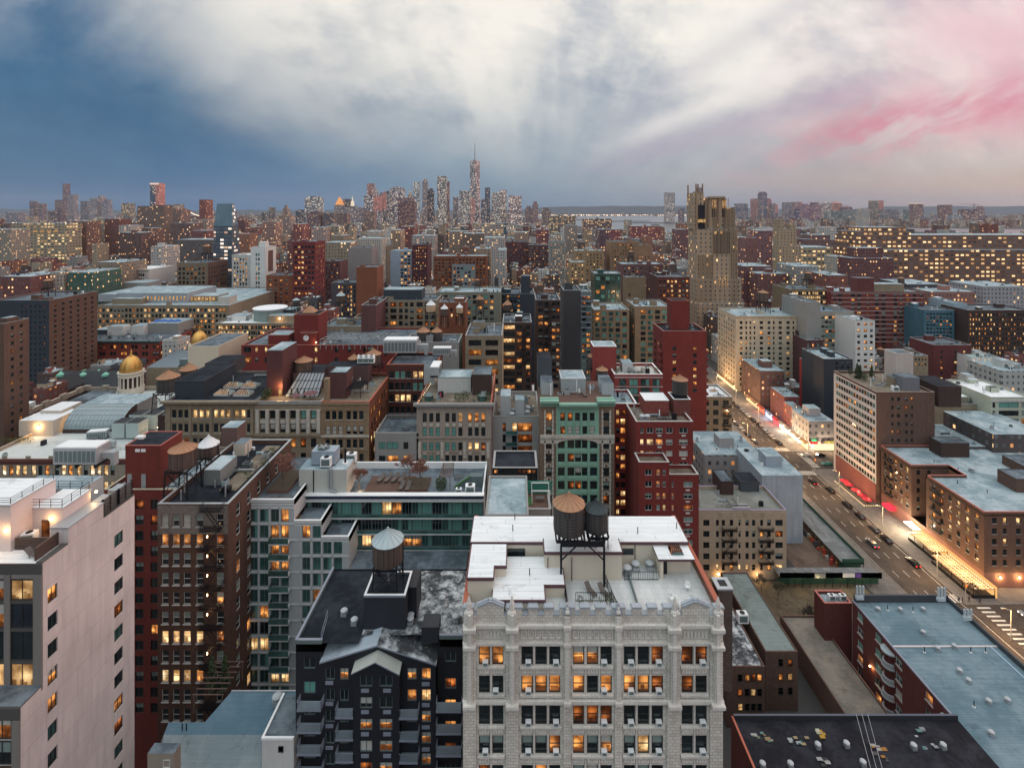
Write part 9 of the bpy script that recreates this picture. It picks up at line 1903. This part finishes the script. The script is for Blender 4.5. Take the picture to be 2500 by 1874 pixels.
def sshed(label, x0, x1, y0, y1):
 r = thing('sidewalk_shed', label, 'sidewalk shed', ((x0+x1)/2, y0, .15), 'construction sheds'); DG = plain((.02, .085, .06), .7, .3); b = MB(); b.box(x0, x1, y0, y1, 3.4, 3.7, brick((.30, .31, .31), (.20, .21, .21), (.06, .06, .06), 1.2, 2.4, .03)); b.build('deck', r)
 b = MB(); b.box(x1-.08, x1, y0, y1, 3.7, 4.9, DG) if y1-y0 > 15 else b.box(x0, x1, y0, y0+.08, 3.2, 4.9, DG); b.box(x0, x1, y0, y0+.1, 3., 4.9, DG); b.box(x0, x1, y0+1.6, y0+1.7, .2, 2.6, DG); b.build('parapet', r); b = MB()
 for k in range(int(max(x1-x0, y1-y0)/2.4)):
  if y1-y0 > x1-x0: b.bar((x1-.2, y0+k*2.4, .15), (x1-.2, y0+k*2.4, 3.4), .14, STL); b.bar((x0+.2, y0+k*2.4, .15), (x0+.2, y0+k*2.4, 3.4), .14, STL)
  else: b.bar((x0+k*2.4, y0+.1, .15), (x0+k*2.4, y0+.1, 3.4), .14, STL)
 b.build('post', r); return r
sshed('long plank topped sidewalk shed beside the avenue', 108, 115.2, 169.5, 214); rs = sshed('green fenced sidewalk shed turning the corner, with white notice', 84, 116.5, 163, 167.2)
b = MB(); b.box(104, 107.8, 162.9, 162.98, 3.5, 4.8, WHT); b.box(108, 109.8, 162.9, 162.98, 3.4, 4.8, plain((.12, .06, .3))); b.box(95, 98.5, 162.9, 162.98, 3.3, 4.8, GALV); b.build('notice', rs)
for k in range(4): lamp_light(90+k*7, 161.5, 2.2, 90, (1, .75, .35), .2)
b = MB()
for k in range(30): rr_ = random.Random(k); xx = 106.2+rr_.random()*1.6; yy = 172+k*1.3; b.box(xx, xx+.9, yy, yy+.7, .05, .5+rr_.random()*1.8, plain(rr_.choice([(.4, .05, .03), (.05, .05, .06), (.35, .35, .33), (.3, .12, .04)])))
o = b.build('builders_debris', loc=(107, 172, .05)); o['kind'] = 'stuff'; o['label'] = 'clutter of builders materials along the vacant lot edge'; o['category'] = 'debris'
wl_ = thing('brick_wall', 'stepped rendered end wall along rear of vacant lot', 'wall', (99, 205, 0)); b = MB(); b.box(93.8, 108, 213.5, 214, 0, 5, GRY); b.build('wall', wl_)
@proto
def lamp(label, group):
 r = thing('street_lamp', label, 'street lamp', (0, 0, 0), 'street lamps along the avenue'); m = plain((.35, .36, .33)); b = MB(); b.lathe(0, 0, [(.14, 0), (.07, 8.5)], m, 8); b.build('pole', r); b = MB(); b.bar((0, 0, 8.4), (-2.2, 0, 9.1), .1, m); b.build('arm', r); b = MB(); b.box(-2.9, -2.1, -.15, .15, 9.02, 9.2, m); b.box(-2.85, -2.2, -.12, .12, 8.96, 9.015, AMB2); b.build('lamp_head', r); return r
for i, (x, yy) in enumerate(((138.2, 193), (138.2, 168), (138.2, 219), (138.2, 262), (138.2, 292), (138.2, 322), (121.2, 268), (121.2, 300), (138.2, 352), (121.2, 335), (121.2, 222), (138.2, 143))):  # the last four lamps are added to make the avenue more amber
 lamp('tall pale street lamp ' + ('beside row of black parked cars', 'before the long dining shed', 'near the red parasols', 'at the far crossing corner', 'by glaring shop fronts', 'farthest on right pavement', 'left pavement past the crossing', 'farthest on left pavement', 'beyond all others on right pavement', 'beyond all others on left pavement', 'before the plank topped shed', 'at the near crossing corner')[i], (x, yy, .15), 0)
 lamp_light(x-2.4, yy, 8.4, 7000 if i > 2 else 4800, (1, .58, .26), .3)
def signal(label, x, y, c):
 r = thing('traffic_light', label, 'traffic light', (x, y, .15), 'traffic lights'); b = MB(); b.bar((x, y, .15), (x, y, 5.6), .14, GALV); b.build('pole', r); b = MB(); b.box(x-.18, x+.18, y-.3, y, 4.5, 5.5, plain((.4, .3, .02))); b.box(x-.14, x+.14, y-.34, y-.302, 5.1, 5.4, emit(c, 9)); b.build('signal_head', r)
signal('red traffic light at the near crossing', 138, 157.2, (1, .05, .03)); signal('red traffic light at the far crossing', 138, 236.5, (1, .05, .03)); signal('green traffic light at bottom right kerb', 139.5, 133, (.2, 1, .6))
def person(label, x, y, cl, rz=0.):
 J = [((0, 0, .95), .15), ((0, 0, 1.2), .16), ((0, 0, 1.42), .15), ((0, 0, 1.53), .06), ((0, 0, 1.66), .1), ((0, 0, 1.75), .07), ((-.2, 0, 1.4), .07), ((-.26, .05, 1.12), .05), ((-.24, .16, .88), .04), ((.2, 0, 1.4), .07), ((.26, -.05, 1.12), .05), ((.24, .04, .88), .04), ((-.1, 0, .88), .1), ((-.1, .16, .48), .07), ((-.1, .12, .06), .05), ((-.1, .26, .04), .04), ((.1, 0, .88), .1), ((.1, -.06, .48), .07), ((.1, -.24, .08), .05), ((.1, -.1, .04), .04)]
 E = [(0, 1), (1, 2), (2, 3), (3, 4), (4, 5), (2, 6), (6, 7), (7, 8), (2, 9), (9, 10), (10, 11), (0, 12), (12, 13), (13, 14), (14, 15), (0, 16), (16, 17), (17, 18), (18, 19)]
 me = bpy.data.meshes.new('person'); me.from_pydata([j[0] for j in J], E, []); o = bpy.data.objects.new('person', me); COL.objects.link(o); o.modifiers.new('skin', 'SKIN'); 
 for v, j in zip(me.skin_vertices[0].data if me.skin_vertices else [], J): v.radius = (j[1], j[1])
 if me.skin_vertices: me.skin_vertices[0].data[0].use_root = True
 o.modifiers.new('sub', 'SUBSURF').render_levels = 1; me.materials.append(plain(cl)); o.location = (x, y, .15); o.rotation_euler = (0, 0, rz); tag(o, label, 'person', 'people at the near crossing')
 h = MB(); h.lathe(0, 0, [(.1, 1.66), (.115, 1.74), (.06, 1.83)], plain((.03, .02, .015)), 8); hh = h.build('hair', loc=(0, 0, 0)); hh.parent = o
for i, (px_, py, c) in enumerate(((2341, 1471, (.02, .02, .03)), (2350, 1472, (.03, .03, .05)), (2366, 1470, (.05, .04, .04)), (2392, 1474, (.03, .02, .02)), (1970+28, 1098, (.02, .02, .03)))): yy = F*H/(py-HY); person(('person in black walking, leftmost on the corner', 'person in navy beside the leftmost walker', 'person in brown grey walking alone mid corner', 'person in dark coat with bag at right of corner', 'distant dark clothed person at the far crossing')[i], X(px_, yy), yy, c, i*1.1)
for i, (px_, yy, h, l) in enumerate(((1972, 147, 8, 'small bare dark tree behind small red building'), (1900, 158, 7, 'bare tree beyond green fenced shed, left'), (1860, 160, 7.5, 'budding tree at left end of green fenced shed'), (2020, 306, 20, 'very tall bare tree behind avenue tenements'), (1703, 148, 8, 'bare tree lit by wall lamp beside deco building'), (2370, 159, 6, 'thin street tree by lit corner'), (1712, 196, 9, 'warm lit bare tree in garden beside red block'))): bare_tree(l, X(px_, yy), yy, 0, h, 30+i, plain((.10, .09, .05)) if i in (1, 2) else plain((.07, .055, .045)), 'bare trees')
lamp_light(X(1710, 190), 190, 5, 500, (1, .6, .3), .5)
for i in range(7): leafy('dark green street tree left, ' + pos[i] + ' near the brick tower', -178+i*2.6, 195+i*8, 0, 12, 4.5, 300+i, name='tree', n=260, group='street trees at left')
# teal lattice terrace behind the white loft
LT = B('loft_building', 'low roof terrace with teal lattice screen and artificial grass', 1187, 1345, 1243, 99.6, D=6.4, wall=GRY, roof=DECK, rows=[], cols=[], par=.3)
TL = plain((.06, .30, .22), .6, .2); z = LT['dk']; b = MB(); xa_, xb_ = X(1216, 105.6), X(1342, 105.6)
for k in range(46): u = xa_+(xb_-xa_)*k/46; b.bar((u, 105.6, z), (u+1.2, 105.6, z+2.6), .05, TL); b.bar((u+1.2, 105.62, z), (u, 105.62, z+2.6), .05, TL)
b.box(xa_, xb_+.2, 105.65, 105.8, z, z+2.6, plain((.04, .20, .15))); b.build('lattice_screen', LT); b = MB(); b.box(X(1273, 104), X(1299, 104), 101.5, 104.4, z, z+.1, plain((.03, .10, .015))); b.build('turf', LT)
b = MB(); m = WHT
for (p, q) in (((1299, 102), (1342, 102)), ((1299, 105), (1342, 105))):
 b.bar((X(p[0], 102), p[1], z+2.6), (X(q[0], 102), q[1], z+2.6), .14, m)
 for c in (1299, 1342): b.bar((X(c, 102), p[1], z), (X(c, 102), p[1], z+2.6), .14, m)
b.build('white_frame', LT); dining('tan wicker table set left on the teal terrace', X(1262, 103), 103.3, z); dining('tan wicker table set right on the teal terrace', X(1318, 103), 103, z)
water_tower('small wooden tank with grey and tan cone by teal terrace', 1222, 1209, 1229, 1241, 40, 92.5, Z(1250, 92), CONE_S, WOOD, legs=False, spread=.8)
simple_box('low_building', 'grey roofed low block between glass building and teal terrace', X(1186, 88), X(1290, 88), 86, 98.8, Z(1262, 86), GRY, RG, .4)
B('conservatory', 'dark glazed rooftop conservatory with lit rooms behind teal lattice', 1203, 1312, 1142, 112, D=8, wall=STL, roof=RD, rows=[(1147, 1156), (1159, 1170)], cols=C(1206, 11.5, 9.5, 9), mix={'D': 4, 'O': 2, 'R': 3}, par=.2)
